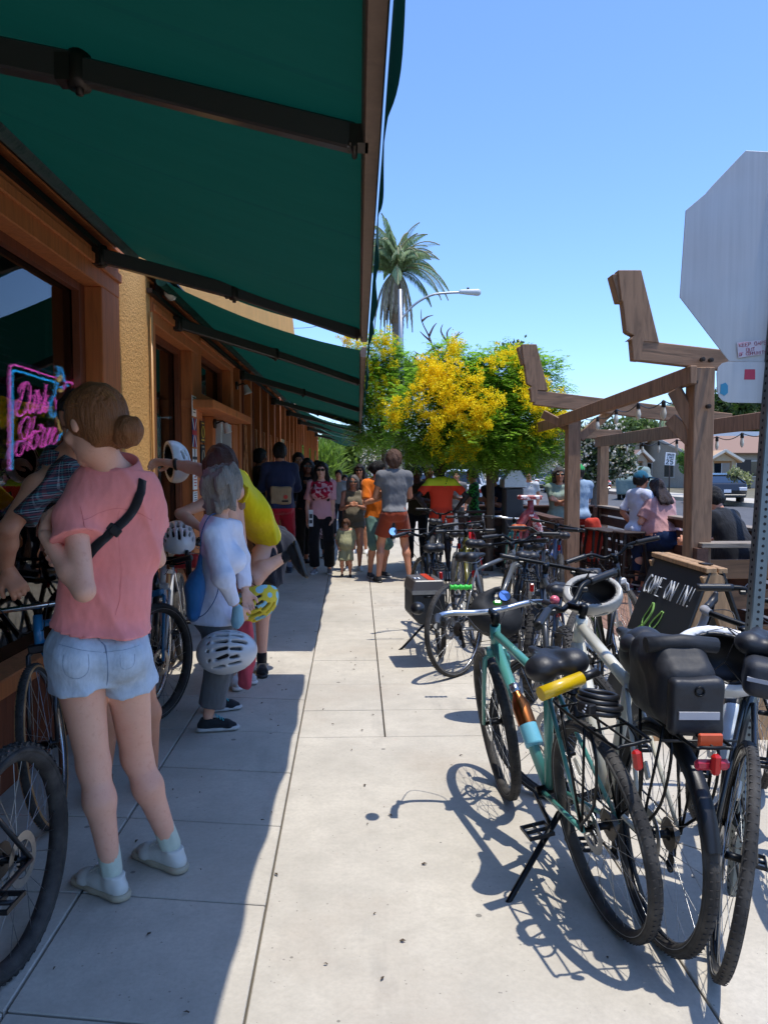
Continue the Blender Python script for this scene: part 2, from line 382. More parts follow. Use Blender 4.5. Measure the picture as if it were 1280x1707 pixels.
def snet(D, lo, h):
    s = D < 0; n = D.shape; cs = np.zeros((n[0]-1, n[1]-1, n[2]-1), np.int8)
    for i in (0, 1):
        for j in (0, 1):
            for k in (0, 1): cs += s[i:n[0]-1+i, j:n[1]-1+j, k:n[2]-1+k]
    m = (cs > 0) & (cs < 8); C = np.argwhere(m); idx = np.full(m.shape, -1, np.int32); idx[m] = np.arange(len(C))
    acc = np.zeros((len(C), 3), np.float32); cnt = np.zeros((len(C), 1), np.float32)
    for ax in range(3):
        o = [q for q in range(3) if q != ax]
        for i in (0, 1):
            for j in (0, 1):
                a = np.zeros(3, int); a[o[0]] = i; a[o[1]] = j; b = a.copy(); b[ax] = 1
                da = D[tuple((C+a).T)]; db = D[tuple((C+b).T)]; cr = (da < 0) != (db < 0)
                t = np.where(cr, da/np.where(cr, da-db, 1), 0); p = np.tile(a.astype(np.float32), (len(C), 1)); p[:, ax] = t
                acc[cr] += p[cr]; cnt[cr] += 1
    Vt = (C+acc/np.maximum(cnt, 1))*h+lo; F = []
    for ax in range(3):
        u, v = (ax+1) % 3, (ax+2) % 3; sl0 = [slice(None)]*3; sl1 = [slice(None)]*3
        sl0[ax] = slice(0, n[ax]-1); sl1[ax] = slice(1, n[ax]); s0, s1 = s[tuple(sl0)], s[tuple(sl1)]
        E = np.argwhere(s0 != s1); E = E[(E[:, u] > 0) & (E[:, v] > 0) & (E[:, u] < n[u]-1) & (E[:, v] < n[v]-1)]
        ins = s0[tuple(E.T)]; q = []
        for du, dv in ((1, 1), (0, 1), (0, 0), (1, 0)):
            e = E.copy(); e[:, u] -= du; e[:, v] -= dv; q.append(idx[tuple(e.T)])
        q = np.stack(q, 1); q[~ins] = q[~ins][:, ::-1]; F.append(q)
    F = np.concatenate(F); F = F[(F >= 0).all(1)]
    return Vt, F
def join_arrays(L):
    Vs, Fs, b = [], [], 0
    for v, f in L: Vs.append(v); Fs.append(f+b); b += len(v)
    return np.concatenate(Vs), np.concatenate(Fs)
# ================================================================ GROUND
def concrete(name, c, joints=False):
    t = NT(name); co = t.co(); f = t.noise(co, 1.1, 6); g = t.noise(co, 7, 6, .7); h = t.noise(co, 55, 4, .7)
    c3 = lin(c)[:3]; base = t.mix(t.ramp(f, [(.3, .0), (.7, 1.0)]), tuple(x*.80 for x in c3), tuple(x*1.08 for x in c3))
    base = t.mix(t.math('MULTIPLY', t.ramp(g, [(.42, .0), (.72, 1.0)]), .5), base, tuple(x*.66 for x in c3))
    base = t.mix(t.math('MULTIPLY', t.ramp(h, [(.4, .0), (.7, 1.0)]), .4), base, tuple(x*.66 for x in c3))
    vo = t.n('ShaderNodeTexVoronoi'); vo.inputs['Scale'].default_value = 6.5; t.l(t.co(), vo.inputs['Vector'])      # gum and oil spots
    spot = t.math('LESS_THAN', vo.outputs['Distance'], t.math('MULTIPLY', t.ramp(t.noise(co, 2.3, 2), [(.40, .0), (.62, 1.0)]), .10))
    base = t.mix(t.math('MULTIPLY', spot, .6), base, (.06, .058, .055))
    vo2 = t.n('ShaderNodeTexVoronoi'); vo2.inputs['Scale'].default_value = 34; t.l(t.co(), vo2.inputs['Vector'])
    base = t.mix(t.math('MULTIPLY', t.math('LESS_THAN', vo2.outputs['Distance'], t.math('MULTIPLY', t.ramp(t.noise(co, 5.3, 2), [(.42, .0), (.65, 1.0)]), .13)), .5), base, (.1, .095, .09))
    rust = t.noise(co, .75, 5, .6)
    base = t.mix(t.math('MULTIPLY', t.ramp(rust, [(.52, .0), (.72, 1.0)]), .42), base, (.34, .26, .19))
    st_ = t.noise(t.co((1, .25, 1)), 2.6, 6, .7); base = t.mix(t.math('MULTIPLY', t.ramp(st_, [(.55, .0), (.7, 1.0)]), .3), base, (.2, .19, .175))
    vc = t.n('ShaderNodeTexVoronoi', feature='DISTANCE_TO_EDGE'); vc.inputs['Scale'].default_value = .9; wv_ = t.n('ShaderNodeVectorMath', operation='ADD'); nn = t.n('ShaderNodeTexNoise'); nn.inputs['Scale'].default_value = 3.2; nn.inputs['Detail'].default_value = 6; t.l(co, nn.inputs['Vector']); sc_ = t.n('ShaderNodeVectorMath', operation='SCALE'); sc_.inputs['Scale'].default_value = .35; t.l(nn.outputs['Color'], sc_.inputs[0]); t.l(co, wv_.inputs[0]); t.l(sc_.outputs[0], wv_.inputs[1]); t.l(wv_.outputs[0], vc.inputs['Vector'])
    crk = t.math('MULTIPLY', t.math('LESS_THAN', vc.outputs['Distance'], .0022), t.math('GREATER_THAN', t.noise(co, .8, 2), .55)); base = t.mix(t.math('MULTIPLY', crk, .0), base, (.11, .10, .09))
    t.set(base, .9, Specular_IOR_Level=.25); t.bump(t.math('ADD', t.math('MULTIPLY', g, .5), t.math('MULTIPLY', h, .5)), .35, .006)
    return t.m
CONC = concrete('concrete', (.545, .50, .415)); CONC2 = concrete('concrete_joint', (.27, .25, .22))
asp = NT('asphalt'); _co = asp.co(); asp.set(asp.ramp(asp.noise(_co, 3, 8, .8), [(.3, (.06, .06, .062)), (.7, (.12, .118, .115))]), .9); asp.bump(asp.noise(_co, 60, 4), .5, .01)
def sheet(name, x0, x1, y0, y1, z, m, kind='structure'):
    b = MB(); b.add([(x0, y0, z), (x1, y0, z), (x1, y1, z), (x0, y1, z)], [(0, 1, 2, 3)]); o = b.build(name, m); o['kind'] = kind; return o
gr = NT('dry_ground'); _co = gr.co(); gr.set(gr.ramp(gr.noise(_co, .3, 8, .7), [(.3, (.09, .085, .045)), (.7, (.2, .17, .11))]), .95)
sheet('ground', -900, 900, -200, 1800, -.24, gr.m)
sheet('road', 2.3, 17.6, -30, 400, -.20, asp.m)
XW, XC = -1.65, 2.34
sw = MB(); sw.box(((XW-.5+XC-.16)/2, 30, -.135), (XC-.16-XW+.5, 120, .19)); sw = sw.build('sidewalk', CONC2); sw['kind'] = 'structure'
kb = MB(); kb.box((XC-.08, 30, -.10), (.155, 120, .196)); kb = kb.build('kerb', CONC, bevel=.012); kb['kind'] = 'structure'
fk = MB(); fk.box((19.2, 60, -.12), (2.9, 260, .23)); fk = fk.build('far_pavement', CONC); fk['kind'] = 'structure'
yards = sheet('front_yards', 20.66, 120, -30, 400, -.02, gr.m)
# slabs: joints measured on the photograph; rows get shallower steps with distance
def xl1(y): return -.985-.012*(y-2.3)
def xl2(y): return -.315-.013*(y-2.1)
def xl3(y): return .145
def xl4(y): return .98
def xw(y): return XW-.02
def xk(y): return XC-.165
left_rows = [-.6, .05, .7, 1.35, 1.98, 2.58, 3.17, 3.74, 4.31, 4.95, 5.6, 6.25, 6.95, 7.65, 8.4, 9.2, 10, 10.9, 11.9, 13]
right_rows = [-.5, 4.24, 4.72, 5.30, 5.98, 6.70, 7.55, 8.4, 9.3, 10.2, 11.2, 12.2, 13.2]
slabs = []
def slab(fa, fb, y0, y1, sk=0.0, z=0.0):
    g = .004; xs = [fa(y0)+g, fb(y0)-g, fb(y1)-g, fa(y1)+g]; ys = [y0+g+sk, y0+g, y1-g, y1-g+sk]
    b = MB(); lo = [(x, y, -.05) for x, y in zip(xs, ys)]; hi = [(x, y, z) for x, y in zip(xs, ys)]
    b.add(lo+hi, [(3, 2, 1, 0), (4, 5, 6, 7), (0, 1, 5, 4), (1, 2, 6, 5), (2, 3, 7, 6), (3, 0, 4, 7)])
    slabs.append(b.build('slab', CONC, sw, bevel=.003))
for a, b_ in zip(left_rows, left_rows[1:]):
    slab(xl1, xl2, a, b_, .10, random.uniform(-.001, .001)); slab(xw, xl1, a+.10, b_+.10, .06)
for i, (a, b_) in enumerate(zip(right_rows, right_rows[1:])):
    if i == 0: slab(xl2, xl4, a, b_); slab(xl4, xk, a, b_, 0, -.001)
    else:
        slab(xl2, xl3, a, b_, 0, random.uniform(-.001, .001)); slab(xl3, xl4, a, b_, 0); slab(xl4, xk, a, b_, 0, -.001)
fs = MB(); 
for y in np.arange(13.2, 60, .95):
    for x0, x1 in ((XW, -1.08), (-1.07, -.47), (-.46, .14), (.15, .97), (.98, XC-.165)): fs.box(((x0+x1)/2, y+.47, -.026), (x1-x0-.01, .94, .05))
fs = fs.build('far_slabs', CONC, sw); fs['kind'] = 'stuff'
# dry leaves and grit
lm = MB()
for k in range(150):
    x, y = random.uniform(-1.4, 1.6), random.uniform(1.9, 9); a = random.uniform(0, 6.3); l = random.uniform(.004, .013); wd = l*random.uniform(.25, .6)
    u = V(math.cos(a), math.sin(a), 0); v = V(-u.y, u.x, 0); c = V(x, y, .006)
    lm.add([c-u*l, c+v*wd+V(0, 0, .003), c+u*l, c-v*wd+V(0, 0, .002), c-u*l*.5-V(0, 0, .004)], [(0, 1, 2, 3), (0, 3, 4)])
lm = lm.build('leaf_litter', mat('flat', '#4b3d2c')); tag(lm, 'scattered dry leaf crumbs and grit lying on the pavement', 'litter', None, 'stuff')

# ================================================================ THE SHOP BUILDING
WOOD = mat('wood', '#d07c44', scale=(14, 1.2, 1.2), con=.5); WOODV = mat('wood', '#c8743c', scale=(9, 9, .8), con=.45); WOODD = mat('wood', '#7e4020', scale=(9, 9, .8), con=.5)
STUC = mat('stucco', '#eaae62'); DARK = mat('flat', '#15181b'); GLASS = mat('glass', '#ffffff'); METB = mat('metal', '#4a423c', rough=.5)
bld = empty('shop_building', (XW, 0, 0), label='low orange stucco shop front with brown timber window frames along the pavement', cat='building')
def bp(mb, name, m, parent=None, bevel=0):
    o = mb.build(name, m, None, bevel); p = parent or bld; o.parent = p
    o.matrix_parent_inverse = Matrix.Translation(-Vector((XW, 0, 0))) if p is bld else Matrix.Identity(4)
    return o
def wbox(mb, y0, y1, z0, z1, x0, x1): mb.box(((x0+x1)/2, (y0+y1)/2, (z0+z1)/2), (x1-x0, y1-y0, z1-z0)); return mb
# upper stucco wall above the awnings, its far end leaning as in the photograph
up = MB(); up.prism([(XW-.25, -1.5, 3.02), (XW-.25, 20.6, 3.02), (XW-.25, 20.6, 5.0), (XW-.25, 19.6, 5.6), (XW-.25, -1.5, 5.6)], (.22, 0, 0)); bp(up, 'wall', STUC)
cp = MB(); wbox(cp, -1.5, 19.55, 5.6, 5.72, XW-.33, XW+.03); bp(cp, 'coping', WOODV)
sb = MB(); wbox(sb, -1.5, 20.6, 2.98, 3.06, XW-.2, XW+.02); bp(sb, 'trim_board', WOODV)
# dark rooms behind the glass
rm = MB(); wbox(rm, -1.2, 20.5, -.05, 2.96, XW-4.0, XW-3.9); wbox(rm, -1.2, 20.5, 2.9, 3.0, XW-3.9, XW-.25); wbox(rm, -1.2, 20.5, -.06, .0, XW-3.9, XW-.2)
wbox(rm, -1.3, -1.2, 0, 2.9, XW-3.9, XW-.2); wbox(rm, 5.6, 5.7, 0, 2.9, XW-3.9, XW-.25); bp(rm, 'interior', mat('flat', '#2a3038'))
# stucco pilaster between window and door bays
pl = MB(); wbox(pl, 5.36, 6.16, 0, 3.0, XW-.16, XW+.02); bp(pl, 'pilaster', STUC, bevel=.015)
pipe = MB(); pipe.tube([(XW+.045, 6.08, .1), (XW+.045, 6.08, 2.72)], .012, 8); bp(pipe, 'conduit', mat('plastic', '#b98a4e'))
def window(y0, y1, z0, z1, fw=.09, jr=.2, head=.2, mull=(), blind=None, xg=XW-.13, fm=None):
    f = MB(); fm = fm or WOODV
    wbox(f, y0, y1, z1-head, z1, XW-.18, XW+.03); wbox(f, y0, y1, z1-head*.62, z1-head*.38, XW+.03, XW+.05)
    wbox(f, y0, y0+fw, z0, z1-head, XW-.18, XW+.028); wbox(f, y1-jr, y1, z0, z1-head, XW-.18, XW+.028)
    wbox(f, y0+fw, y1-jr, z0, z0+.09, XW-.18, XW+.028)
    for m_ in mull: wbox(f, m_-.03, m_+.03, z0+.09, z1-head, XW-.17, XW+.0)
    fo = bp(f, 'window', fm, bevel=.006)
    g = MB(); wbox(g, y0+fw+.002, y1-jr-.002, z0+.092, z1-head-.002, xg-.004, xg); g = g.build('pane', GLASS, fo)
    inn = MB(); e = .05
    for a, b2, c, d in ((y0+fw+.001, y0+fw+e, z0+.091, z1-head-.001), (y1-jr-e*2, y1-jr-.001, z0+.091, z1-head-.001)): wbox(inn, a, b2, c, d, xg+.006, xg+.05)
    wbox(inn, y0+fw+e, y1-jr-2*e, z1-head-e, z1-head-.001, xg+.006, xg+.05); inn.build('sash', WOODD, fo)
    return fo
W1 = window(-.9, 5.34, .45, 2.92, jr=.36, head=.26)
sp = MB(); wbox(sp, -1.5, 5.35, 0, .445, XW-.18, XW+.0); bp(sp, 'stall_riser', WOODD)
W2 = window(6.18, 7.95, .45, 2.9, jr=.34, head=.24); sp = MB(); wbox(sp, 6.17, 7.4, 0, .445, XW-.18, XW); bp(sp, 'stall_riser', WOODD)
# door bay with transom and projecting ledge
TR = window(7.97, 10.1, 2.2, 2.9, jr=.22, head=.14)
lg = MB(); wbox(lg, 7.6, 10.2, 2.1, 2.19, XW-.1, XW+.24); bp(lg, 'ledge', WOOD, bevel=.01)
dj = MB()
for a, b_ in ((7.96, 8.12), (8.7, 8.86), (10.1, 10.45)): dj = MB(); wbox(dj, a, b_, 0, 2.095, XW-.16, XW+.02); bp(dj, 'door_jamb', WOODV, bevel=.006)
dr = MB(); wbox(dr, 8.13, 8.69, .02, 2.08, XW-.12, XW-.07); dro = bp(dr, 'door', WOODD); g = MB(); wbox(g, 8.2, 8.62, .9, 1.98, XW-.066, XW-.06); g.build('pane', mat('darkglass', '#0c1012'), dro)
dr = MB(); dr.box((XW-.1, 8.9, 1.04), (.0, .0, .0)); 
wd_ = MB(); wbox(wd_, 9.3, 9.38, .02, 2.08, XW-.14, XW-.0); wbox(wd_, 9.38, 9.98, 1.98, 2.08, XW-.14, XW-.0); wbox(wd_, 9.98, 10.08, .02, 2.08, XW-.14, XW-.0); bp(wd_, 'door_frame', mat('paint', '#c9cdd0'))
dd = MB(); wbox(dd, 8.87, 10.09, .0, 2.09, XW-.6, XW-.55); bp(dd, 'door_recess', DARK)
# timber board facade beyond, each batten its own piece
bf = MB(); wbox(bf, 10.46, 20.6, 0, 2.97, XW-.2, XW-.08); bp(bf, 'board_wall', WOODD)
y = 10.5; k = 0; battens = []
while y < 20.5:
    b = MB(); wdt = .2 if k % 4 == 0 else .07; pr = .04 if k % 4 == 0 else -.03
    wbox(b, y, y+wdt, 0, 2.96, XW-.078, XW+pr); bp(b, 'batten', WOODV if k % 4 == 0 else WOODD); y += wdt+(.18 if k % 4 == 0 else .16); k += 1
for i, yy in enumerate((10.9, 12.0, 13.0, 14.0, 15.1, 17.2, 18.4)):      # leaning crossed laths
    for sg in (-1, 1):
        b = MB(); b.bar((XW+.06+.012*sg, yy+.28*sg, .9), (XW+.06+.012*sg, yy-.12*sg, 2.12), .02, .045, up=(0, 1, 0)); bp(b, 'lath', mat('wood', '#c98a5a', scale=(6, 6, 1)))
wn = MB(); wbox(wn, 16.0, 16.95, 1.2, 2.15, XW-.03, XW+.03); wo_ = bp(wn, 'window', mat('paint', '#c2a582')); g = MB(); wbox(g, 16.08, 16.87, 1.28, 2.07, XW+.032, XW+.036); g.build('pane', mat('darkglass', '#0a0d0e'), wo_)
# second, lower building further on
b2 = empty('rear_shop_building', (XW, 20.7, 0), label='lower brown timber clad building past the stucco shop', cat='building')
def b2p(mb, name, m): o = mb.build(name, m); o.parent = b2; o.matrix_parent_inverse = Matrix.Translation(-Vector((XW, 20.7, 0))); return o
q = MB(); wbox(q, 20.7, 31, 0, 3.1, XW-3, XW-.03); b2p(q, 'wall', WOODD)
for yy in np.arange(20.9, 31, .8): q = MB(); wbox(q, yy, yy+.18, 0, 3.0, XW-.028, XW+.04); b2p(q, 'batten', WOODV)
for yy in (22.3, 25.5, 28.6):
    q = MB(); wbox(q, yy-.42, yy+.22, 1.3, 2.2, XW-.02, XW+.05); b2p(q, 'window', mat('darkglass', '#14181a'))
q = MB(); wbox(q, 20.65, 31.1, 3.1, 3.25, XW-3.1, XW+.12); b2p(q, 'roof', mat('flat', '#4a3d34'))
# things seen inside the first window
def shelf_thing():
    e = empty('display_shelf', (XW-1.3, 3.2, 0), label='dark shelf rack of goods behind the big shop window', cat='shelf')
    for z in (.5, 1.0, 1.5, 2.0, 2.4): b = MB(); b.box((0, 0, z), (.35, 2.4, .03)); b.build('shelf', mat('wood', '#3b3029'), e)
    for yy in (-1.19, 1.19):
        b = MB(); b.box((0, yy, 1.25), (.33, .04, 2.5)); b.build('side_panel', mat('wood', '#3b3029'), e)
    for i in range(22):
        z = random.choice((.5, 1.0, 1.5, 2.0)); b = MB(); h = random.uniform(.14, .32); b.box((.02, -1.05+2.1*(i/21), z+.017+h/2), (.18, .085, h)); b.build('pack', mat('plastic', random.choice(('#0f6f66', '#7a6a55', '#27506b', '#1c2a33', '#b2a58f', '#7b3b30'))), e)
shelf_thing()
bl = empty('window_blind', (XW-.5, 4.6, 0), label='pale slatted blind hanging inside the far end of the shop window', cat='blind')
for k in range(26): b = MB(); b.box((0, 0, 2.5-k*.05), (.035, .5, .006), rot=(0, .5, 0)); b.build('slat', mat('plastic', '#8b9294'), bl)
cu = MB(); cu.add([(XW-.33, y_, z_) for z_ in (.6, 2.6) for y_ in np.linspace(4.96, 5.3, 13)], [(i, i+1, i+14, i+13) for i in range(12)], True)
cu.v = [(x+.012*math.sin(y*70), y, z) for x, y, z in cu.v]; cu = cu.build('curtain', mat('cloth', '#b7bcbb')); sol = cu.modifiers.new('s', 'SOLIDIFY'); sol.thickness = .004
tag(cu, 'narrow pale grey curtain at the edge of the shop window', 'curtain')
# hanging chains of the sign in the window
for i, yy in enumerate((3.62, 4.62)):
    c = MB(); z = 2.62
    while z > 2.09:
        c.ring((XW-.15, yy, z), (1, 0, 0) if int(z*200) % 2 else (0, 1, 0), .009, .0022, 8, 5); z -= .0155
    c = c.build('hanging_chain', METB); tag(c, ('steel chain holding up the near corner of the neon sign', 'steel chain holding up the far corner of the neon sign')[i], 'chain', 'chains of the neon sign')

# ================================================================ NEON SIGN  (reads along +Y, hangs just inside the glass)
XN = XW-.16
ns = empty('neon_sign', (XN, 4.2, 1.76), label='pink and blue neon sign reading Dark Horse hanging inside the shop window', cat='sign')
ORI = Vector((XN, 4.2, 1.76))
def np_(px, py, dx=0.0): p = PX(px, py, XN+dx); return p-ORI
def zz(x, y): return (x*130/1110, 600+y*200/1707)
def stroke(pts, m, r=.0065, name='tube', dx=.0, sm=5):
    b = MB(); b.tube(spline([np_(*zz(*p), dx) for p in pts], sm), r, 6); b.build(name, m, ns)
PK = mat('emit', '#ff64d2', s=9); BL_ = mat('emit', '#34b0ff', s=8); CR = mat('emit', '#f3c380', s=6)
for pts in ([(290, 455), (330, 350), (390, 310), (435, 380), (435, 520), (400, 680), (340, 770), (290, 795), (240, 740), (235, 640), (262, 565)],
            [(265, 705), (310, 560), (350, 400), (362, 340)],
            [(500, 500), (450, 520), (415, 600), (405, 700), (430, 755), (480, 650), (505, 520), (480, 680), (490, 745), (540, 600), (560, 440), (535, 440), (535, 500), (590, 520), (560, 640), (555, 735), (590, 740), (640, 540), (672, 340)],
            [(625, 740), (650, 600), (690, 500), (640, 590), (620, 620), (660, 640), (640, 720), (670, 735), (700, 600)],
            [(330, 1160), (280, 1155), (240, 1230), (240, 1330), (280, 1360), (330, 1300), (370, 1120), (430, 900), (420, 820), (380, 810), (320, 900), (300, 1010), (330, 1110), (390, 1110), (450, 1050)],
            [(505, 795), (480, 950), (430, 1150), (390, 1290)],
            [(540, 1020), (500, 1010), (470, 1080), (450, 1200), (460, 1265), (520, 1230), (550, 1100), (530, 1020), (580, 1010), (610, 940), (600, 910), (580, 940), (640, 980), (610, 1100), (590, 1220), (630, 1220), (700, 1000), (720, 980), (690, 1100), (650, 1215), (700, 1200), (760, 1080), (805, 1000), (790, 960), (760, 1000), (740, 1110), (760, 1180), (800, 1180), (830, 1060)],
            [(805, 250), (640, 200), (250, 75), (190, 80), (155, 150), (150, 700), (150, 1580)], [(970, 310), (1105, 350), (1400, 430), (1440, 470), (1450, 900)]): stroke(pts, PK, .0075 if len(pts) in (9, 5) and pts[0][0] > 800 else .0046)
for pts in ([(795, 315), (640, 270), (260, 155), (215, 155), (185, 220), (185, 700), (180, 1560)], [(825, 85), (840, 160), (835, 235)], [(868, 105), (905, 180), (915, 260), (975, 375)],
            [(830, 320), (800, 420), (780, 510), (735, 590), (725, 690), (745, 800), (790, 795), (820, 735)], [(855, 385), (880, 375), (900, 400)], [(900, 1045), (870, 1075), (840, 1150)]): stroke(pts, BL_, .0062)
for pts in ([(830, 290), (870, 225), (880, 270), (850, 310)], [(855, 410), (875, 455), (900, 430)], [(835, 805), (840, 900), (870, 990), (910, 1035)]): stroke(pts, CR, .006)
for pts in ([(775, 525), (810, 600), (830, 700)], [(925, 270), (940, 330), (915, 410)]): stroke(pts, PK, .006)
fr = MB(); fr.tube([np_(*zz(*p), -.02) for p in [(1440, 380), (230, 10), (130, 60), (95, 160), (90, 900), (95, 1640)]], .008, 6); fr.build('frame', mat('plastic', '#3a2340'), ns)

# ================================================================ AWNINGS
def awn_mat():
    t = NT('awning_fabric'); co = t.co(); f = t.noise(co, 1.3, 4); wv = t.noise(t.co((1, 260, 1)), 3, 2)
    base = t.mix(f, (.002, .036, .020), (.003, .052, .030)); seam = t.n('ShaderNodeTexWave', wave_type='BANDS', bands_direction='Y', wave_profile='SIN'); seam.inputs['Scale'].default_value = .262; t.l(t.co(), seam.inputs['Vector']); base = t.mix(t.math('MULTIPLY', t.math('GREATER_THAN', seam.outputs['Fac'], .9985), .6), base, (.001, .02, .016)); st2 = t.noise(t.co((.6, 3, 1)), 1.5, 6, .7); base = t.mix(t.math('MULTIPLY', t.ramp(st2, [(.45, .0), (.75, 1.0)]), .35), base, (.012, .085, .07)); t.set(base, .85, Specular_IOR_Level=.2)
    tr = t.n('ShaderNodeBsdfTranslucent'); tr.inputs[0].default_value = (.002, .052, .038, 1); ms = t.n('ShaderNodeMixShader'); ms.inputs[0].default_value = .25
    t.l(t.b.outputs[0], ms.inputs[1]); t.l(tr.outputs[0], ms.inputs[2]); t.l(ms.outputs[0], t.out.inputs[0]); t.bump(f, .2, .02); return t.m
AWM = awn_mat(); BRZ = mat('metal', '#8a7568', rough=.55); ARMM = mat('paint', '#3a332e', rough=.45)
XF, ZF, XB, ZB = .020, 2.425, -1.50, 2.945
def awning(y0, y1, arms, label, sag=.02, zf=ZF):
    e = empty('awning', (XB, (y0+y1)/2, ZB), label=label, cat='awning', group='green retractable awnings over the pavement'); O = Vector(e.location)
    ny = max(8, int((y1-y0)*5)); nx = 10; vs = []; 
    for j in range(ny+1):
        y = y0+(y1-y0)*j/ny; v = j/ny
        for i in range(nx+1):
            u = i/nx; x = XB+(XF-XB)*u; z = ZB+(zf-ZB)*u
            z -= sag*math.sin(math.pi*u)*(1+.5*math.sin(v*7+1)); z += .006*math.sin(y*5.5+u*2)*math.sin(math.pi*u)
            ed = min(y-y0, y1-y)
            if ed < .25: z -= .035*(1-ed/.25)**2*math.sin(math.pi*u)
            vs.append(Vector((x, y, z))-O)
    top = [v+Vector((0, 0, .003)) for v in vs]; n = nx+1; F = []
    for j in range(ny):
        for i in range(nx): a = j*n+i; F.append((a, a+1, a+n+1, a+n)[::-1])
    b = MB(); b.add(vs, F, True); b.build('fabric', AWM, e)
    # valance with a wavy hem, hanging outside the front bar
    nv = int((y1-y0)*22); vs = []
    for j in range(nv+1):
        y = y0+(y1-y0)*j/nv; dz = .165+.018*abs(math.sin(math.pi*(y-y0)/.33))+.008*math.sin(y*1.7)
        for i in range(5):
            u = i/4; vs.append(Vector((XF+.052+.007*math.sin(y*9+u)*u+.010*u*math.sin(y*2.1), y, zf+.03-(dz+.03)*u))-O)
    b = MB(); b.add(vs, [(j*5+i, j*5+i+1, (j+1)*5+i+1, (j+1)*5+i) for j in range(nv) for i in range(4)], True); b.build('valance', AWM, e)
    b = MB(); b.prism([Vector(p)-O for p in [(XF-.005, y0, zf-.055), (XF+.04, y0, zf-.055), (XF+.044, y0, zf+.03), (XF+.01, y0, zf+.03), (XF-.012, y0, zf-.01)]], (0, y1-y0, 0)); b.build('front_bar', BRZ, e, bevel=.004)
    b = MB(); b.tube([Vector((XB-.01, y0, ZB+.0))-O, Vector((XB-.01, y1, ZB+.0))-O], .04, 12); b.build('roller', mat('cloth', '#0c3a30'), e)
    b = MB(); b.box(Vector((XB-.1, (y0+y1)/2, ZB-.07))-O, (.04, y1-y0, .035)); b.box(Vector(((XW+XB)/2+.02, (y0+y1)/2, ZB+.052))-O, (XB-XW+.04, y1-y0, .012)); b.build('rail_and_sun_cover', METB, e)  # rail, plus an added cover strip that blocks sun leaking between awning and wall
    for (ya, yb, yc, zs) in arms:    # shoulder on the wall, elbow, wrist on the front bar
        S0 = Vector((XW+.07, ya, ZB-.13+zs)); E0 = Vector((XW+.85, yb, ZB-.30+zs)); W0 = Vector((XF-.03, yc, zf-.03))
        for nm, p, q, wd, th in (('upper_arm', S0, E0, .06, .085), ('lower_arm', E0, W0, .05, .07)):
            b = MB(); b.bar(p-O, q-O, wd, th); b.build(nm, ARMM, e, bevel=.006)
        b = MB(); b.lathe(E0-O, (0, 0, 1), [(0, -.05), (.032, -.05), (.036, -.03), (.036, .03), (.032, .05), (0, .05)], 14); b.lathe(E0-O-V(0, 0, .055), (0, 0, 1), [(0, -.012), (.012, -.012), (.012, .01)], 6); b.box(E0-O+V(-.035, 0, 0), (.05, .06, .075)); b.build('elbow_joint', METB, e)
        b = MB(); b.box(S0-O+V(-.03, 0, 0), (.07, .11, .12)); b.lathe(S0-O, (0, 0, 1), [(0, -.065), (.035, -.06), (.035, .06), (0, .065)], 12); b.build('wall_bracket', METB, e, bevel=.004)
        b = MB(); b.box(W0-O+V(.012, 0, 0), (.05, .07, .05)); b.cyl(W0-O+V(0, -.045, -.03), W0-O+V(0, .045, -.03), .008, 8); b.build('wrist_bracket', METB, e)
    return e
awning(-2.6, 5.30, [(2.36, 2.30, 2.13, 0), (4.86, 5.05, 5.12, 0)], 'largest green awning, nearest overhead with a jointed bronze arm')
awning(6.02, 15.9, [(6.9, 7.5, 7.9, -.03), (10.6, 11.2, 11.5, -.03), (14.6, 15.2, 15.5, -.03)], 'second green awning past the sunlit stucco pilaster')
awning(16.3, 22.6, [(17.6, 18.1, 18.3, -.03), (20.9, 21.4, 21.7, -.03)], 'third green awning further down the pavement', .08)
awning(22.9, 30.4, [(24.2, 24.8, 25, -.03), (28.5, 29, 29.3, -.03)], 'farthest green awning at the end of the buildings', .1)

# wall lamps, camera
def wall_lamp(y, z, label, r=.05):
    e = empty('wall_lamp', (XW+.03, y, z), label=label, cat='lamp', group='lamps fixed over the shop front')
    b = MB(); b.lathe((.0, 0, 0), (1, 0, 0), [(0, -.01), (.055, -.01), (.055, .015), (0, .02)], 16); b.tube([(.01, 0, 0), (.09, 0, .03), (.12, 0, 0)], .009, 8); b.build('bracket', METB, e)
    b = MB(); b.lathe((.12, 0, -.01), (.35, 0, -1), [(0, -.02), (.028, -.015), (.035, .02), (r, .09), (r+.004, .1), (r-.008, .09), (0, .05)], 16); b.build('lamp_shade', mat('paint', '#d9dcdd'), e)
wall_lamp(10.35, 2.62, 'white shaded wall lamp beside the transom window'); wall_lamp(8.75, 2.02, 'dull wall lamp under the timber ledge over the door', .04)
e = empty('floodlight', PX(282, 489, XW+.12), label='clear floodlight lamp on the top of the stucco pilaster', cat='lamp')
b = MB(); b.lathe((0, -.05, 0), (0, 1, 0), [(0, 0), (.03, 0), (.038, .04), (.045, .12), (.03, .15), (0, .155)], 14); b.build('lens', mat('plastic', '#c9c6bd', rough=.15), e)
b = MB(); b.box((-.04, 0, .02), (.08, .05, .05)); b.box((-.08, -.02, .02), (.03, .1, .1)); b.build('bracket', METB, e)
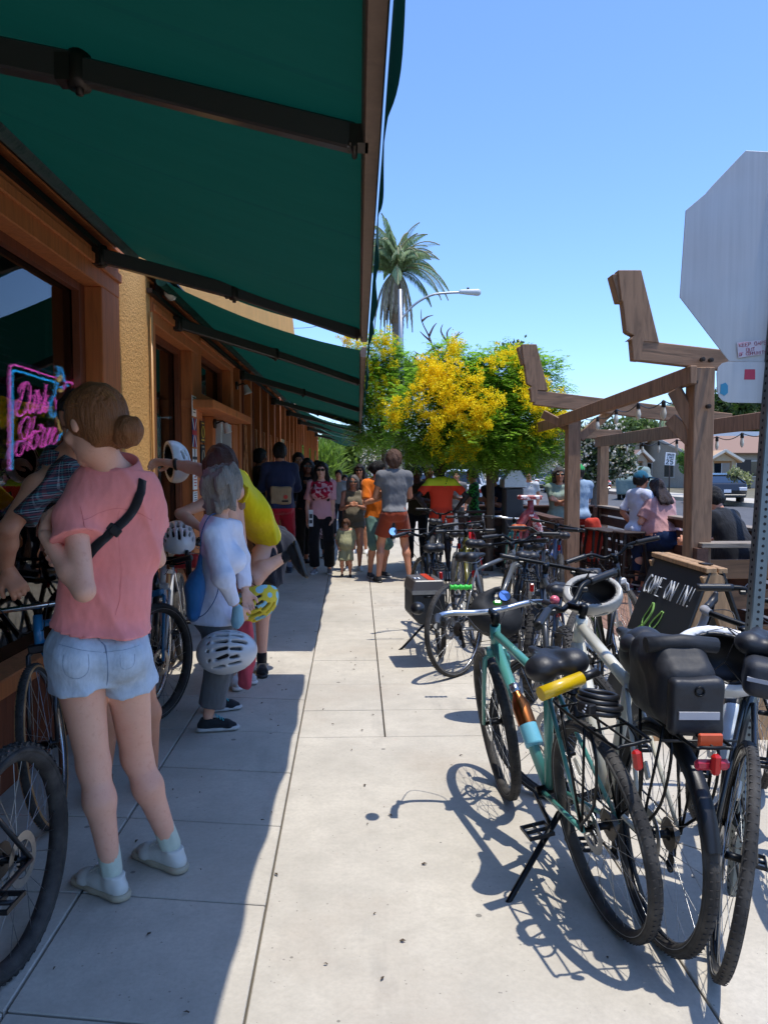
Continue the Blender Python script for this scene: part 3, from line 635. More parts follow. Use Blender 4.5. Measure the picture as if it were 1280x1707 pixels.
# posters by the door
POST = [('#e7e2d8', '#5a5650', 'tall white printed notice at the top of the poster strip'), ('#20316b', '#b3323a', 'union flag poster in the shop door strip'), ('#d9d6cf', '#33363b', 'black and white photo notice under the flag poster'),
        ('#e3dfd8', '#b3323a', 'white notice with a red emblem on the poster strip'), ('#dcd9d3', '#37404a', 'white notice with a black square at the strip bottom')]
zz_ = [(2.23, 2.02), (2.01, 1.72), (1.71, 1.52), (1.51, 1.3), (1.29, 1.12)]
for (c, ink, lab), (z1, z0) in zip(POST, zz_):
    e = empty('poster', (XW+.032, 7.66, (z0+z1)/2), label=lab, cat='poster', group='notices stuck beside the shop door')
    h = z1-z0-.008; b = MB(); b.box((0, 0, 0), (.003, .2, h)); b.build('sheet', mat('flat', c), e)
    b = MB()
    if 'flag' in lab:
        b.box((.003, 0, 0), (.002, .2, h*.16)); b.box((.0032, 0, 0), (.002, .03, h)); b.build('cross', mat('flat', ink), e)
        b = MB(); b.bar((.0022, -.095, -h/2), (.0022, .095, h/2), .02, .001, up=(1, 0, 0)); b.bar((.0025, -.095, h/2), (.0025, .095, -h/2), .02, .001, up=(1, 0, 0)); b.build('saltire', mat('flat', '#d8d8d8'), e)
    else:
        for i in range(6): b.box((.003, 0, h*.4-i*h*.14), (.0015, .14-.02*(i % 3), h*.05))
        b.build('print', mat('flat', ink), e)
for i, (y_, z1, z0, c, ink, lab) in enumerate(((8.0, 2.0, 1.78, '#3a2c12', '#c9a43a', 'black poster with gold lettering on the jamb'), (8.0, 1.76, 1.52, '#16181c', '#a89a80', 'dark framed picture below the gold poster'), (8.0, 1.5, 1.32, '#cfd2cc', '#384c6a', 'pale leaflet low on the door jamb'))):
    e = empty('poster', (XW+.04, y_+.02, (z0+z1)/2), label=lab, cat='poster', group='notices stuck beside the shop door'); h = z1-z0
    b = MB(); b.box((0, 0, 0), (.006, .2, h)); b.build('sheet', mat('flat', c), e)
    b = MB(); b.ring((.0045, 0, 0), (1, 0, 0), .06, .006, 20, 5); b.box((.004, 0, -h*.38), (.002, .14, .015)); b.box((.004, 0, h*.4), (.002, .12, .012)); b.build('print', mat('flat', ink), e)

# ================================================================ PARKLET (timber pergola in the parking lane)
PW = mat('wood', '#8f6f54', scale=(7, 7, 1)); PWH = mat('wood', '#8f6f54', scale=(1, 7, 7)); PWD = mat('wood', '#54382c', scale=(7, 1, 7)); PWDX = mat('wood', '#54382c', scale=(1, 7, 7)); PWG = mat('wood', '#8f8272', scale=(1, 7, 7))
XP, XS, YN, YM, YE, ZD = 2.46, 4.1, 5.5, 9.0, 12.8, -.12
pg = empty('pergola', (XP, YN, ZD), label='open brown timber pergola standing over the parklet deck', cat='pergola'); PO = Vector(pg.location)
def pgb(name, a, b, wd=.14, th=.14, m=PW, up=(0, 0, 1), par=None, org=None):
    o = MB(); O = PO if org is None else org; o.bar(Vector(a)-O, Vector(b)-O, wd, th, up); return o.build(name, m, par or pg, bevel=.006)
ZT = 2.23
pgb('post', (XP, YN, ZD), (XP, YN, ZT), .15, .15); pgb('post', (XP+.06, YM, ZD), (XP+.06, YM, 2.12), .15, .15); pgb('post', (XS, YE, ZD), (XS, YE, 2.05), .15, .15); pgb('post', (XP+.1, YE, ZD), (XP+.1, YE, 2.05), .14, .14)
pgb('post', (XS, YN, ZD), (XS, YN, ZT), .15, .15); pgb('post', (XS, YM+.2, ZD), (XS, YM+.2, 2.0), .12, .12)
pgb('side_beam', (XP-.1, YN-.12, ZT-.06), (XP-.06, YM+.1, 2.08), .05, .13, PW); pgb('side_beam', (XP, YM+.1, 2.1), (XP+.05, YE+.2, 2.06), .05, .13, PW)
pgb('street_beam', (XS-.09, YN-.3, 2.0), (XS-.09, YE+.1, 1.97), .05, .17, PW)
pgb('cross_beam', (XP-.50, YN-.02, 2.352), (XS+.3, YN-.02, 2.09), .07, .145, PWH, up=(0, 0, 1)); pgb('cross_beam', (XP-.43, YM-.1, 2.335), (XS+.25, YM-.1, 2.07), .07, .17, PWH); pgb('cross_beam', (XP-.1, YE, 2.12), (XS+.3, YE, 2.09), .07, .15, PWH)
# upright notched outriggers
OUT = [(1030, 449.5), (1069, 449.5), (1099, 571), (1073, 569), (1067, 601), (1056, 600), (1053, 566), (1047, 567), (1057, 559), (1047, 554), (1044, 551), (1038, 502), (1036, 500)]
def outrigger(y, f):
    b = MB(); b.prism([P(*f(px, py), y-.041)-PO for px, py in OUT], (0, .082, 0)); b.build('outrigger_board', PW, pg, bevel=.004)
    b = MB(); b.prism([P(*f(px, py), y-.02)-PO for px, py in ((1020, 457), (1031, 455), (1043, 502), (1032, 502))], (0, .11, 0)); b.build('outrigger_block', PW, pg, bevel=.003)
outrigger(YN-.02, lambda x, y: (x, y)); outrigger(YM-.1, lambda x, y: (863+(x-1020)*.64, 573+(y-449)*.64))
for c_ in ((XP-.08, YN-.08, 2.12), (XP-.03, YN-.08, 2.28), (XP+.03, YN-.08, 2.275), (XP+.02, YN-.08, 1.95), (XP+.0, YM-.02, 2.02)):
    b = MB(); b.lathe(Vector(c_)-PO+V(0, -.03, 0), (0, -1, 0), [(.016, -.03), (.016, .002), (.009, .003), (.008, .01), (0, .011)], 10, False); b.build('bolt', METB, pg)
for a, b_ in (((P(1124, 650, 5.6)), P(1158, 712, 5.5)), (P(1117, 698, 5.62), P(1156, 738, 5.52)), (P(1017, 686, 9.0), P(966, 730, 9.0)), (P(962, 720, 9.05), P(905, 690, 9.3))): pgb('brace', a, b_, .05, .1, PW)
# deck
dk = empty('parklet_deck', (XP, YN, ZD), label='brown boarded parklet floor under the pergola', cat='deck'); DO = Vector(dk.location)
x = XP-.07; DM = mat('wood', '#8a6a58', scale=(6, 1, 6))
while x < XS+.1: b = MB(); b.box(Vector((x+.068, (YN+YE)/2-.1, ZD-.02))-DO, (.132, YE-YN+.5, .035)); b.build('board', DM, dk); x += .137
# railings: far end, street side, near end
def rail(label, a, b_, boards, cap=True, capm=PWG, bm=PWD, hz=.93, loc=None):
    a, b_ = Vector(a), Vector(b_); e = empty('parklet_rail', a, label=label, cat='railing', group='slatted railings around the parklet')
    for z in boards: o = MB(); o.bar(V(0, 0, z), b_-a+V(0, 0, z), .03, .14); o.build('board', bm, e, bevel=.004)
    o = MB(); o.bar(V(0, 0, hz+.08), b_-a+V(0, 0, hz+.08), .17, .035); o.build('cap_board', capm, e, bevel=.004)
    n = max(2, int((b_-a).length/1.4)+1); off = (b_-a).cross(Vector((0, 0, 1))).normalized()*.06
    for i in range(n): o = MB(); p = (b_-a)*(i/(n-1)); o.bar(p+off, p+off+V(0, 0, hz+.06), .08, .08); o.build('post', PWD, e)
    return e
BZ = (.06, .23, .41, .59, .78, .95)
rail('street side slatted rail with a weathered cap board', (XS-.02, YE, ZD), (XS-.02, YN-.2, ZD), BZ, bm=PWD)
rail('far end slatted rail of the parklet', (XP+.1, YE-.02, ZD), (XS-.15, YE-.02, ZD), BZ, bm=PWDX, capm=PWD); rail('dark slatted fence past the pergola', (XP-.55, YE+.1, ZD), (XP-.02, YE+.1, ZD), BZ, bm=PWDX, capm=PWD)
rail('near end timber rail beside the chalkboard sign', (XP-.02, YN-.05, ZD), (XS+.2, YN-.05, ZD), (.2, .42, .68, .9), capm=PWG, bm=mat('wood', '#8a6240', scale=(1, 7, 7)), hz=1.0)
rail('kerb side slatted rail between bikes and pergola', (XP-.02, YM+.4, ZD), (XP+.0, YE-.1, ZD), BZ, bm=PWD, capm=PWD)
rail('low dark rail beyond the red bike rack', (1.55, 11.6, 0), (2.3, 11.6, 0), (.12, .32, .52, .72), bm=PWDX, capm=PWD, hz=.78)
# stools
def stool(x, y, label, rz=0, h=.76):
    e = empty('bar_stool', (x, y, ZD), (0, 0, rz), label, 'stool', 'dark metal bar stools in the parklet'); m = mat('metal', '#4a4441', rough=.5)
    b = MB(); b.box((0, 0, h), (.32, .32, .03)); b.build('seat', mat('wood', '#3d302b'), e, bevel=.01)
    for sx in (-1, 1):
        for sy in (-1, 1): b = MB(); b.bar((sx*.13, sy*.13, h-.02), (sx*.2, sy*.2, 0), .03, .03); b.build('leg', m, e)
    for sx, sy in ((1, 0), (-1, 0), (0, 1), (0, -1)):
        b = MB(); d = .172; b.bar((sx*d-sy*d, sy*d-sx*d, .25), (sx*d+sy*d, sy*d+sx*d, .25), .02, .02); b.build('crossbar', m, e)
    return e
stool(3.48, 11.0, 'tall dark stool just left of the man in a white tee', .1); stool(3.2, 11.7, 'stool tucked against the far end rail'); stool(3.55, 9.95, 'stool under the seated woman in a dusty pink tee', .15, .8); stool(3.55, 10.6, 'stool behind the legs of the man in a white tee', .05)
stool(3.5, 7.6, 'stool under the man in black at the picture edge', 0, .6)
# string lights
def bulb_string(pts, label, r=.025):
    e = empty('string_light', pts[0][0], label=label, cat='string light', group='festoon lights strung under the pergola'); O = Vector(pts[0][0]); m = mat('plastic', '#1b1b1b')
    all_ = []
    for i in range(len(pts)-1):
        a, b_ = Vector(pts[i][0])-O, Vector(pts[i+1][0])-O
        for k in range(8): t = k/8; p = a.lerp(b_, t); p.z -= .05*math.sin(math.pi*t); all_.append(p)
    all_.append(Vector(pts[-1][0])-O); b = MB(); b.tube(all_, .005, 5); b.build('wire', m, e)
    for p, has in pts:
        if not has: continue
        p = Vector(p)-O; b = MB(); b.lathe(p, (0, 0, -1), [(0, -.01), (.016, 0), (.018, .05), (0, .055)], 10); so_ = b.build('socket', m, e)
        b = MB(); b.lathe(p, (0, 0, -1), [(.014, .05), (r*.8, .075), (r, .1), (r*.8, .13), (.006, .15), (0, .15)], 12); b.build('bulb', mat('plastic', '#c9c2ae', rough=.08), so_)
bulb_string([(P(1152, 655, 5.6), 0), (P(1106, 668, 6.0), 1), (P(1064, 672, 6.8), 1), (P(1027, 682, 7.6), 1), (P(996, 695, 8.6), 1), (P(965, 690, 9.0), 0)], 'string of clear bulbs under the kerb side pergola beam')
bulb_string([(P(1015, 728, 12.7), 0), (P(1045, 738, 11.9), 1), (P(1071, 738, 10.9), 1), (P(1098, 736, 10.2), 1), (P(1128, 733, 9.5), 1), (P(1195, 728, 8.7), 1), (P(1237, 722, 8.0), 1), (P(1290, 716, 7.6), 0)], 'string of dark bulbs under the street side beam', .02)

# ================================================================ A-BOARD
ab = empty('chalkboard_sign', (1.93, 4.5, 0), label='wooden A-frame chalkboard reading COME ON IN with a green horse drawing', cat='sign'); AO = Vector(ab.location)
RN, RF = Vector((1.95, 4.12, .935)), Vector((1.965, 4.95, .935)); BN, BF = Vector((1.61, 4.12, 0)), Vector((1.63, 4.95, 0)); CN, CF = Vector((2.31, 4.12, 0)), Vector((2.32, 4.95, 0))
AW = mat('wood', '#a98660', scale=(8, 8, 1.2))
def abar(nm, p, q, wd, th, m=AW, up=(0, 1, 0)): b = MB(); b.bar(p-AO, q-AO, wd, th, up); return b.build(nm, m, ab, bevel=.004)
nl = (BF-RF).cross(RN-RF).normalized(); nl = nl if nl.x < 0 else -nl
b = MB(); q = [RN+(BN-RN)*.0+nl*.02, RF+nl*.02, RF+(BF-RF)*.97+nl*.02, RN+(BN-RN)*.97+nl*.02]; b.prism([p-AO for p in q], nl*.012); board = b.build('board', mat('flat', '#202426', rough=.55), ab)
nr = V(-nl.x, 0, nl.z); b = MB(); q = [RN+nr*.02+V(.02, 0, 0), RF+nr*.02+V(.02, 0, 0), CF+(RF-CF)*.03+nr*.02, CN+(RN-CN)*.03+nr*.02]; b.prism([p-AO for p in q], nr*.012); b.build('board', mat('flat', '#202426', rough=.55), ab)
for a_, b_, o in ((RN, BN, -1), (RF, BF, -1), (RN, CN, 1), (RF, CF, 1)):
    dy = .022 if a_ is RN else -.022; n_ = (nl if o < 0 else nr); d = V(0, dy, 0)-n_*.03; b = MB(); b.bar(a_+d-AO, b_+d-AO, .09, .04, up=(0, 1, 0)); b.build('leg', AW, ab, bevel=.004)
abar('top_rail', RN+V(-.02, 0, .012), RF+V(-.02, 0, .012), .06, .03, up=(0, 0, 1)); abar('top_rail', RN+V(.045, 0, .01), RF+V(.045, 0, .01), .05, .03, up=(0, 0, 1))
b = MB(); b.box(RN.lerp(RF, .18)-AO+V(.012, 0, .032), (.05, .08, .006)); b.build('hinge', METB, ab)
# chalk lettering on the board plane: u runs from far to near along the ridge, v runs down the slope
uD = (RN-RF); vD = (BF-RF)
def bpt(u, v): return RF+uD*u+vD*v+nl*.0335-AO
def chalk(strokes, m, r=.006, name='lettering'):
    b = MB()
    for s in strokes: b.tube([bpt(*p) for p in (spline([(x, y, 0) for x, y in s], 4) if len(s) > 2 else s) for p in [(p[0], p[1])]], r, 5, flat=.35)
    b.build(name, m, ab)
CH = mat('flat', '#d9dcdc'); GC = mat('flat', '#8fbd62')
def glyphs(txt, u0, v0, wd, ht, step, slant=.02, dv=0.0, gaps=None):
    GL = {'C': [[(1, .1), (.5, 0), (0, .5), (.4, 1), (1, .9)]], 'O': [[(.5, 0), (0, .5), (.5, 1), (1, .5), (.5, 0)]], 'M': [[(0, 1), (.1, 0)], [(.1, 0), (.5, .7)], [(.5, .7), (.9, 0)], [(.9, 0), (1, 1)]],
          'E': [[(1, 0), (0, 0)], [(0, 0), (0, 1)], [(0, .5), (.8, .5)], [(0, 1), (1, 1)]], 'N': [[(0, 1), (0, 0)], [(0, 0), (1, 1)], [(1, 1), (1, 0)]], 'I': [[(.5, 0), (.5, .5), (.5, 1)]], '!': [[(.5, 0), (.5, .7)], [(.5, .93), (.5, 1)]]}
    out = []; u = u0
    for i, ch in enumerate(txt):
        if ch == ' ': u += step*.75; continue
        for s in GL[ch]:
            if ch in 'CO': out.append([(u+x*wd+(1-y)*slant, v0+y*ht+dv*(u-u0)) for x, y in s])
            else: out.append([(u+x*wd+(1-y)*slant, v0+y*ht+dv*(u-u0)) for x, y in s])
        u += step
    return out
chalk(glyphs('COME ON IN!', .05, .13, .064, .12, .083, .03, -.02), CH, .008)
hs = [[(.28, .36), (.25, .45), (.22, .53), (.23, .60)], [(.30, .36), (.32, .44), (.30, .52), (.26, .60)], [(.46, .40), (.40, .48), (.36, .56), (.38, .59)], [(.48, .40), (.47, .48), (.44, .55), (.40, .6)],
      [(.24, .60), (.18, .66), (.20, .72), (.15, .80), (.17, .88), (.24, .90)], [(.40, .60), (.38, .68), (.40, .76), (.33, .84), (.36, .92)], [(.27, .62), (.33, .66), (.30, .72), (.25, .70)]]
for i in range(5): hs.append([(.42+.03*i, .58-.02*i+.03*i), (.47+.02*i, .66+.02*i), (.44+.01*i, .78+.02*i), (.38+.01*i, .86+.02*i)])
hv = lambda p: (p[0]*1.15-.0, .29+(p[1]-.36)*.66)
chalk([[hv(p) for p in q] for q in hs], GC, .010, 'horse_drawing')
b = MB(); b.prism([bpt(*hv(p))-nl*.001 for p in [(.24, .6), (.40, .6), (.40, .7), (.38, .8), (.36, .92), (.24, .9), (.17, .86), (.18, .76), (.2, .66)]], nl*.001); b.build('horse_drawing', GC, ab)
chalk([[(.72+.13*math.cos(a), .62+.13*math.sin(a)) for a in np.linspace(0, 6.2, 14)]], CH, .005, 'ring_drawing')

# ================================================================ STOP SIGN (seen from the back)
sg = empty('stop_sign', G(1262, 1545), label='back of an octagonal metal stop sign on a perforated steel post', cat='sign'); SO = Vector(sg.location); SO.z = 0; sg.location = SO
pt = P(1290, 420, 2.62); lean = (pt-SO); 
def sp_(h): return SO+lean*(h/ pt.z) if True else None
T_ = 2.75; pn = Vector((-.02, -1, 0)).normalized(); pxr = Vector((1, -.02, 0)).normalized()
bt = V(G(1272, 1545).x, 2.6, 0); tp = P(1319, 200, 2.62)
ax_ = (tp-bt); ah = ax_.normalized(); b = MB(); w2 = .025
holes = MB(); 
x_, y_, d_ = frame_of(ah, (0, -1, 0))
b.bar(bt-SO, tp-SO, .044, .044, up=(0, -1, 0)); b.build('post', mat('metal', '#7f8787', rough=.55), sg, bevel=.004)
k = 0
while k*.0254 < ax_.length-.05:
    c = bt+ah*(k*.0254+.02)
    holes.lathe(c-y_*0-SO+frame_of(ah, (0, -1, 0))[1]*.0225, frame_of(ah, (0, -1, 0))[1], [(0, 0), (.0055, .0), (.0055, -.001)], 8, False)
    holes.lathe(c-SO-frame_of(ah, (0, -1, 0))[0]*.0225, -frame_of(ah, (0, -1, 0))[0], [(0, 0), (.0055, .0), (.0055, -.001)], 8, False); k += 1
holes.build('post_holes', mat('flat', '#17191a'), sg)['kind'] = 'stuff'
ALU = NT('aluminium_sign_back'); _c = ALU.co(); _f = ALU.noise(ALU.co((40, 40, 1.2)), 2, 4); _g = ALU.noise(_c, 5, 6)
ALU.set(ALU.mix(_f, (.42, .425, .42), (.56, .56, .55)), ALU.math('ADD', ALU.math('MULTIPLY', _g, .3), .38), .65); ALU = ALU.m
# octagon corners measured on the photograph, on the plane y = 2.66
def oc(px, py): return P(px, py, 2.68-.0006*(px-1200))-SO
L_ = [oc(1133, 495), oc(1143, 350), oc(1243, 250), oc(1385, 258), oc(1470, 350), oc(1465, 505), oc(1370, 606), oc(1215, 602)]
dent = oc(1180, 316); L2_ = L_[:2]+[oc(1176, 322), oc(1187, 309)]+L_[2:]
b = MB(); b.prism(L2_, V(0, .004, 0)); pl_ = b.build('sign_plate', ALU, sg, bevel=.001)
pts = []
for cx, cy, a0 in ((1212, 622, 180), (1372, 625, 270), (1372, 655, 0), (1213, 652, 90)):
    for a in (0, 30, 60, 90):
        t = R(a0+a); pts.append(oc(cx+19*math.cos(t), cy+19*math.sin(t)))
b = MB(); b.prism([p+V(0, -.008, 0) for p in pts], V(0, .004, 0)); b.build('sub_plate', ALU, sg)
def sticker(name, label, pxs, cols, lines=(), cat='sticker'):
    c = sum((P(*p, 2.655) for p in pxs), V(0, 0, 0))/len(pxs); e = empty(name, c, label=label, cat=cat, group='stickers on the back of the stop sign')
    b = MB(); b.prism([oc(*p)+SO+V(0, -.0105, 0)-c for p in pxs], V(0, .0012, 0)); b.build('backing', mat('flat', cols[0]), e)
    return e, c
e, c = sticker('sticker', 'worn white sticker with red KEEP OUT lettering', [(1226, 571), (1266, 567), (1268, 591), (1228, 597)], ['#c9c3cb'])
def text_tubes(txt, o, u, v, size, m, par, r, nrm=V(0, -1, 0), adv=.8):
    # simple capital stroke font
    F_ = {'K': [[(0, 0), (0, 1)], [(1, 0), (0, .5), (1, 1)]], 'E': [[(1, 0), (0, 0), (0, 1), (1, 1)], [(0, .5), (.7, .5)]], 'P': [[(0, 1), (0, 0), (.8, 0), (1, .25), (.8, .5), (0, .5)]], 'O': [[(.2, 0), (.8, 0), (1, .5), (.8, 1), (.2, 1), (0, .5), (.2, 0)]], 'U': [[(0, 0), (0, .8), (.5, 1), (1, .8), (1, 0)]], 'T': [[(0, 0), (1, 0)], [(.5, 0), (.5, 1)]],
          'A': [[(0, 1), (.5, 0), (1, 1)], [(.2, .6), (.8, .6)]], 'F': [[(1, 0), (0, 0), (0, 1)], [(0, .5), (.7, .5)]], 'C': [[(1, .1), (.5, 0), (0, .5), (.5, 1), (1, .9)]], 'M': [[(0, 1), (0, 0), (.5, .6), (1, 0), (1, 1)]], 'N': [[(0, 1), (0, 0), (1, 1), (1, 0)]], 'I': [[(.5, 0), (.5, 1)]], 'Y': [[(0, 0), (.5, .5), (1, 0)], [(.5, .5), (.5, 1)]], 'S': [[(1, .05), (.2, 0), (0, .25), (1, .7), (.8, 1), (0, .95)]], 'D': [[(0, 0), (0, 1), (.7, 1), (1, .5), (.7, 0), (0, 0)]], 'L': [[(0, 0), (0, 1), (1, 1)]],
          '2': [[(0, .2), (.5, 0), (1, .25), (0, 1), (1, 1)]], '5': [[(1, 0), (0, 0), (0, .45), (.7, .4), (1, .7), (.6, 1), (0, .95)]], 'R': [[(0, 1), (0, 0), (.8, 0), (1, .25), (.8, .5), (0, .5), (1, 1)]], 'V': [[(0, 0), (.5, 1), (1, 0)]]}
    b = MB(); x = 0
    for ch in txt:
        if ch != ' ':
            for s in F_[ch]: b.tube([o+u*(x+p[0]*size*.6)+v*p[1]*size for p in s], r, 4)
        x += size*adv
    o = b.build('lettering', m, par); o['kind'] = 'stuff'; return o
U_ = (oc(1266, 567)-oc(1226, 571)).normalized(); V_ = (oc(1228, 597)-oc(1226, 571)).normalized(); RED = mat('flat', '#a3506a')
for i, (t_, sz) in enumerate((('KEEP OAPS', .0125), ('OUT', .0125), ('OF COMMUNITY', .0105))): text_tubes(t_, oc(1229+(12 if i == 1 else 0), 573+i*8)+SO-c+V(0, -.0115, 0), U_, V_, sz, RED, e, .0009, adv=.78 if i < 2 else .68)
sticker('sticker', 'small red square sticker with a pink border on the lower plate', [(1239, 616), (1256, 616), (1256, 633), (1238, 633)], ['#b8455a'])
sticker('sticker', 'blue and green outdoor badge sticker on the lower plate', [(1199, 641), (1207, 638), (1211, 643), (1211, 655), (1205, 660), (1198, 656)], ['#3f8fb0'])

# ================================================================ SPEED SIGN, STREET LAMP
e = empty('speed_limit_sign', P(1115, 830, 24), label='white SPEED LIMIT 25 sign beyond the parklet', cat='sign'); c0 = Vector(e.location); c0.z = -.2; e.location = c0
ctr = P(1117, 765, 24)-c0; b = MB(); b.cyl((0, .03, 0), ctr+V(0, .03, .2), .025, 8); b.build('post', METB, e)
tl = R(4); b = MB(); b.box(ctr, (.32, .012, .40), rot=(0, tl, 0)); b.build('plate', mat('paint', '#e8e8e6'), e, bevel=.002)
U_, V_ = V(math.cos(tl), 0, -math.sin(tl)), V(-math.sin(tl), 0, -math.cos(tl)); BK = mat('flat', '#111111')
text_tubes('SPEED', ctr-U_*.11-V_*.165+V(0, -.012, 0), U_, V_, .062, BK, e, .006, adv=.76); text_tubes('LIMIT', ctr-U_*.10-V_*.075+V(0, -.012, 0), U_, V_, .058, BK, e, .006, adv=.76); text_tubes('25', ctr-U_*.12+V_*.02+V(0, -.012, 0), U_, V_, .14, BK, e, .014, adv=.95)
e = empty('street_lamp', P(670, 800, 33), label='tall grey street lamp with a curved arm over the road', cat='street lamp'); c0 = Vector(e.location); c0.z = 0; e.location = c0; GM = mat('metal', '#a9adad', rough=.5)
b = MB(); b.tube([V(0, 0, 0), P(669, 600, 33)-c0, P(667, 482, 33)-c0], [.13, .11, .08], 12); b.build('pole', GM, e)
b = MB(); b.tube(spline([P(669, 532, 33)-c0, P(690, 508, 33)-c0, P(718, 492, 33)-c0, P(745, 488, 33)-c0, P(770, 487, 33)-c0], 5), .05, 8); b.build('arm', GM, e)
s_ = Solid(.03, .05); a_, b_ = P(768, 486, 33)-c0, P(796, 487, 33)-c0; s_.cap(a_, b_, .10, .15); s_.build('lamp_head', mat('paint', '#c9cdcd'), e)
b = MB(); b.cyl(P(780, 482, 33)-c0, P(780, 479, 33)-c0, .05); b.build('photocell', METB, e)
# overhead wire
b = MB(); a_, b_ = P(430, 560, 60), P(700, 500, 60); b.tube(spline([P(440, 545, 30), P(520, 545, 30), P(610, 520, 30)], 6), .01, 5); b.build('overhead_wire', METB); tag(bpy.data.objects['overhead_wire'], 'thin utility wire crossing the sky behind the awnings', 'wire')
b = MB(); b.tube(spline([P(560, 640, 26), P(640, 637, 26), P(760, 634, 26)], 6), .012, 5); o = b.build('overhead_wire', METB); tag(o, 'thin pale wire running into the flowering tree', 'wire')
# ================================================================ TREES
def quads(C, U, W, name, m, parent, smooth=False):   # one quad (diamond) per row: centre, half length, half width
    n = len(C); Vt = np.empty((n, 4, 3), np.float32); Vt[:, 0] = C-U; Vt[:, 1] = C+W; Vt[:, 2] = C+U; Vt[:, 3] = C-W
    F = np.arange(n*4).reshape(n, 4); return link_mesh(name, mesh_np(Vt.reshape(-1, 3), F, smooth), m, parent)
def unit(v): return v/np.maximum(np.linalg.norm(v, axis=1, keepdims=True), 1e-6)
def fronds(cent, size, droop=.5, pairs=9, leaf=.035, lw=.009, out=None):
    n = len(cent); d = unit(RNG.normal(size=(n, 3))*np.array([1, 1, .5])+(0 if out is None else out*1.2)); up = np.array([0, 0, 1.])
    side = unit(np.cross(d, up)+1e-4); C, U, W = [], [], []
    for i in range(pairs):
        t = (i+.5)/pairs; c = cent+d*size*t+up*(-droop*size*t*t)
        wdt = math.sin(math.pi*(.15+.8*t))
        for s in (-1, 1):
            u = unit(side*s+d*.35+up*RNG.uniform(-.35, .1, (n, 1))); L = leaf*wdt*RNG.uniform(.8, 1.2, (n, 1))
            C.append(c+u*L); U.append(u*L); W.append(unit(np.cross(u, up+RNG.normal(size=(n, 3))*.25))*lw)
    return np.concatenate(C), np.concatenate(U), np.concatenate(W)
def lump_points(lumps, n, shell=.55):
    w_ = np.array([l[3]*l[4]*l[5] for l in lumps])**.8; w_ /= w_.sum(); ch = RNG.choice(len(lumps), n, p=w_); L = np.array(lumps)[ch]
    d = unit(RNG.normal(size=(n, 3))); r_ = (shell+(1-shell)*RNG.rand(n, 1)**.5)*(1+.12*RNG.normal(size=(n, 1))); return L[:, :3]+d*L[:, 3:6]*r_, d
def limbs(root, lumps, r0, name='trunk', m=None, parent=None, h=1.2):
    b = MB(); top = V(0, 0, h)
    b.tube(spline([V(0, 0, -.05), V(.03, .02, h*.5), top], 4), [r0*1.25]+[r0]*7+[r0*.85], 10)
    for l in lumps:
        e = Vector(l[:3]); mid = top.lerp(e, .5)+V(random.uniform(-.1, .1), random.uniform(-.1, .1), -.05); pts = spline([top-V(0, 0, .05), mid, e], 5)
        b.tube(pts, [r0*.6*(1-.8*i/(len(pts)-1))+.004 for i in range(len(pts))], 7)
        for k in range(4):
            q = e+V(random.uniform(-1, 1)*l[3], random.uniform(-1, 1)*l[4], random.uniform(-.3, 1)*l[5])*.8; b.tube([mid.lerp(e, .6), q], [r0*.14, .004], 5)
    b.build(name, m, parent)
BARK = mat('wood', '#6a5a4c', scale=(8, 8, 2))
def flower_tree(loc, lumps, nfr, ncl, label, h, group=None, fl_pick=None):
    e = empty('flowering_tree', loc, label=label, cat='tree'); L = np.array(e.location)
    lumps = [tuple(np.array(l[:3])-L)+tuple(l[3:]) for l in lumps]
    limbs(None, lumps, .06, 'trunk', BARK, e, h)
    c, d = lump_points(lumps, nfr, .35); C, U, W = fronds(c, .22, .4, 8, .042, .0105, d); quads(C, U, W, 'crown', mat('leaf', '#86a23c', tr=.5), e)
    if fl_pick is not None: fc = np.array([np.array(p)-L for p in fl_pick])
    else: fc, d = lump_points(lumps, ncl, .95)
    n = len(fc); cs = np.repeat(fc, 6, 0)+RNG.normal(size=(n*6, 3))*np.array([.055, .055, .065]); cs = np.repeat(cs, 26, 0)+RNG.normal(size=(n*6*26, 3))*.024; m = len(cs)
    u = unit(RNG.normal(size=(m, 3)))*.0125; ww = unit(np.cross(u, RNG.normal(size=(m, 3))))*.0095
    fo = quads(cs, u, ww, 'blossom', mat('petal', '#ffe11e'), e)
    return e
def on(px, py, Y, rx, rz, ry=None):
    c = P(px, py, Y); s = Y/1280; return (c.x, c.y, c.z, rx*s, (ry or rx)*s, rz*s)
YT = 11.3
L1 = [on(790, 690, YT, 85, 75, 80), on(715, 690, YT, 60, 62), on(700, 725, YT-.2, 52, 42), on(860, 700, YT, 72, 68), on(760, 630, YT, 62, 45), on(840, 625, YT, 60, 42), on(905, 650, YT, 40, 55), on(925, 710, YT, 32, 50), on(790, 735, YT-.3, 80, 42), on(818, 650, YT-.2, 50, 60), on(830, 720, YT-.3, 60, 50), on(870, 745, YT-.2, 55, 38), on(745, 590, YT, 30, 22), on(875, 605, YT, 34, 26)]
hot = [(745, 600, 22), (755, 578, 14), (715, 625, 26), (700, 655, 22), (735, 640, 28), (788, 640, 14), (665, 680, 18), (655, 700, 10), (715, 700, 14), (725, 715, 12), (745, 680, 14), (760, 670, 26), (790, 690, 30), (815, 670, 20), (780, 720, 18), (800, 715, 16), (785, 745, 14), (765, 735, 10), (830, 600, 16), (850, 595, 14), (875, 610, 12), (880, 645, 16), (900, 640, 12), (893, 675, 12), (905, 695, 14), (900, 715, 12), (930, 700, 12), (950, 705, 8), (945, 690, 6), (725, 610, 14), (770, 620, 10), (745, 760, 8), (728, 740, 7), (912, 725, 8), (775, 765, 10), (790, 755, 8), (870, 750, 5), (935, 660, 6)]
fp = []
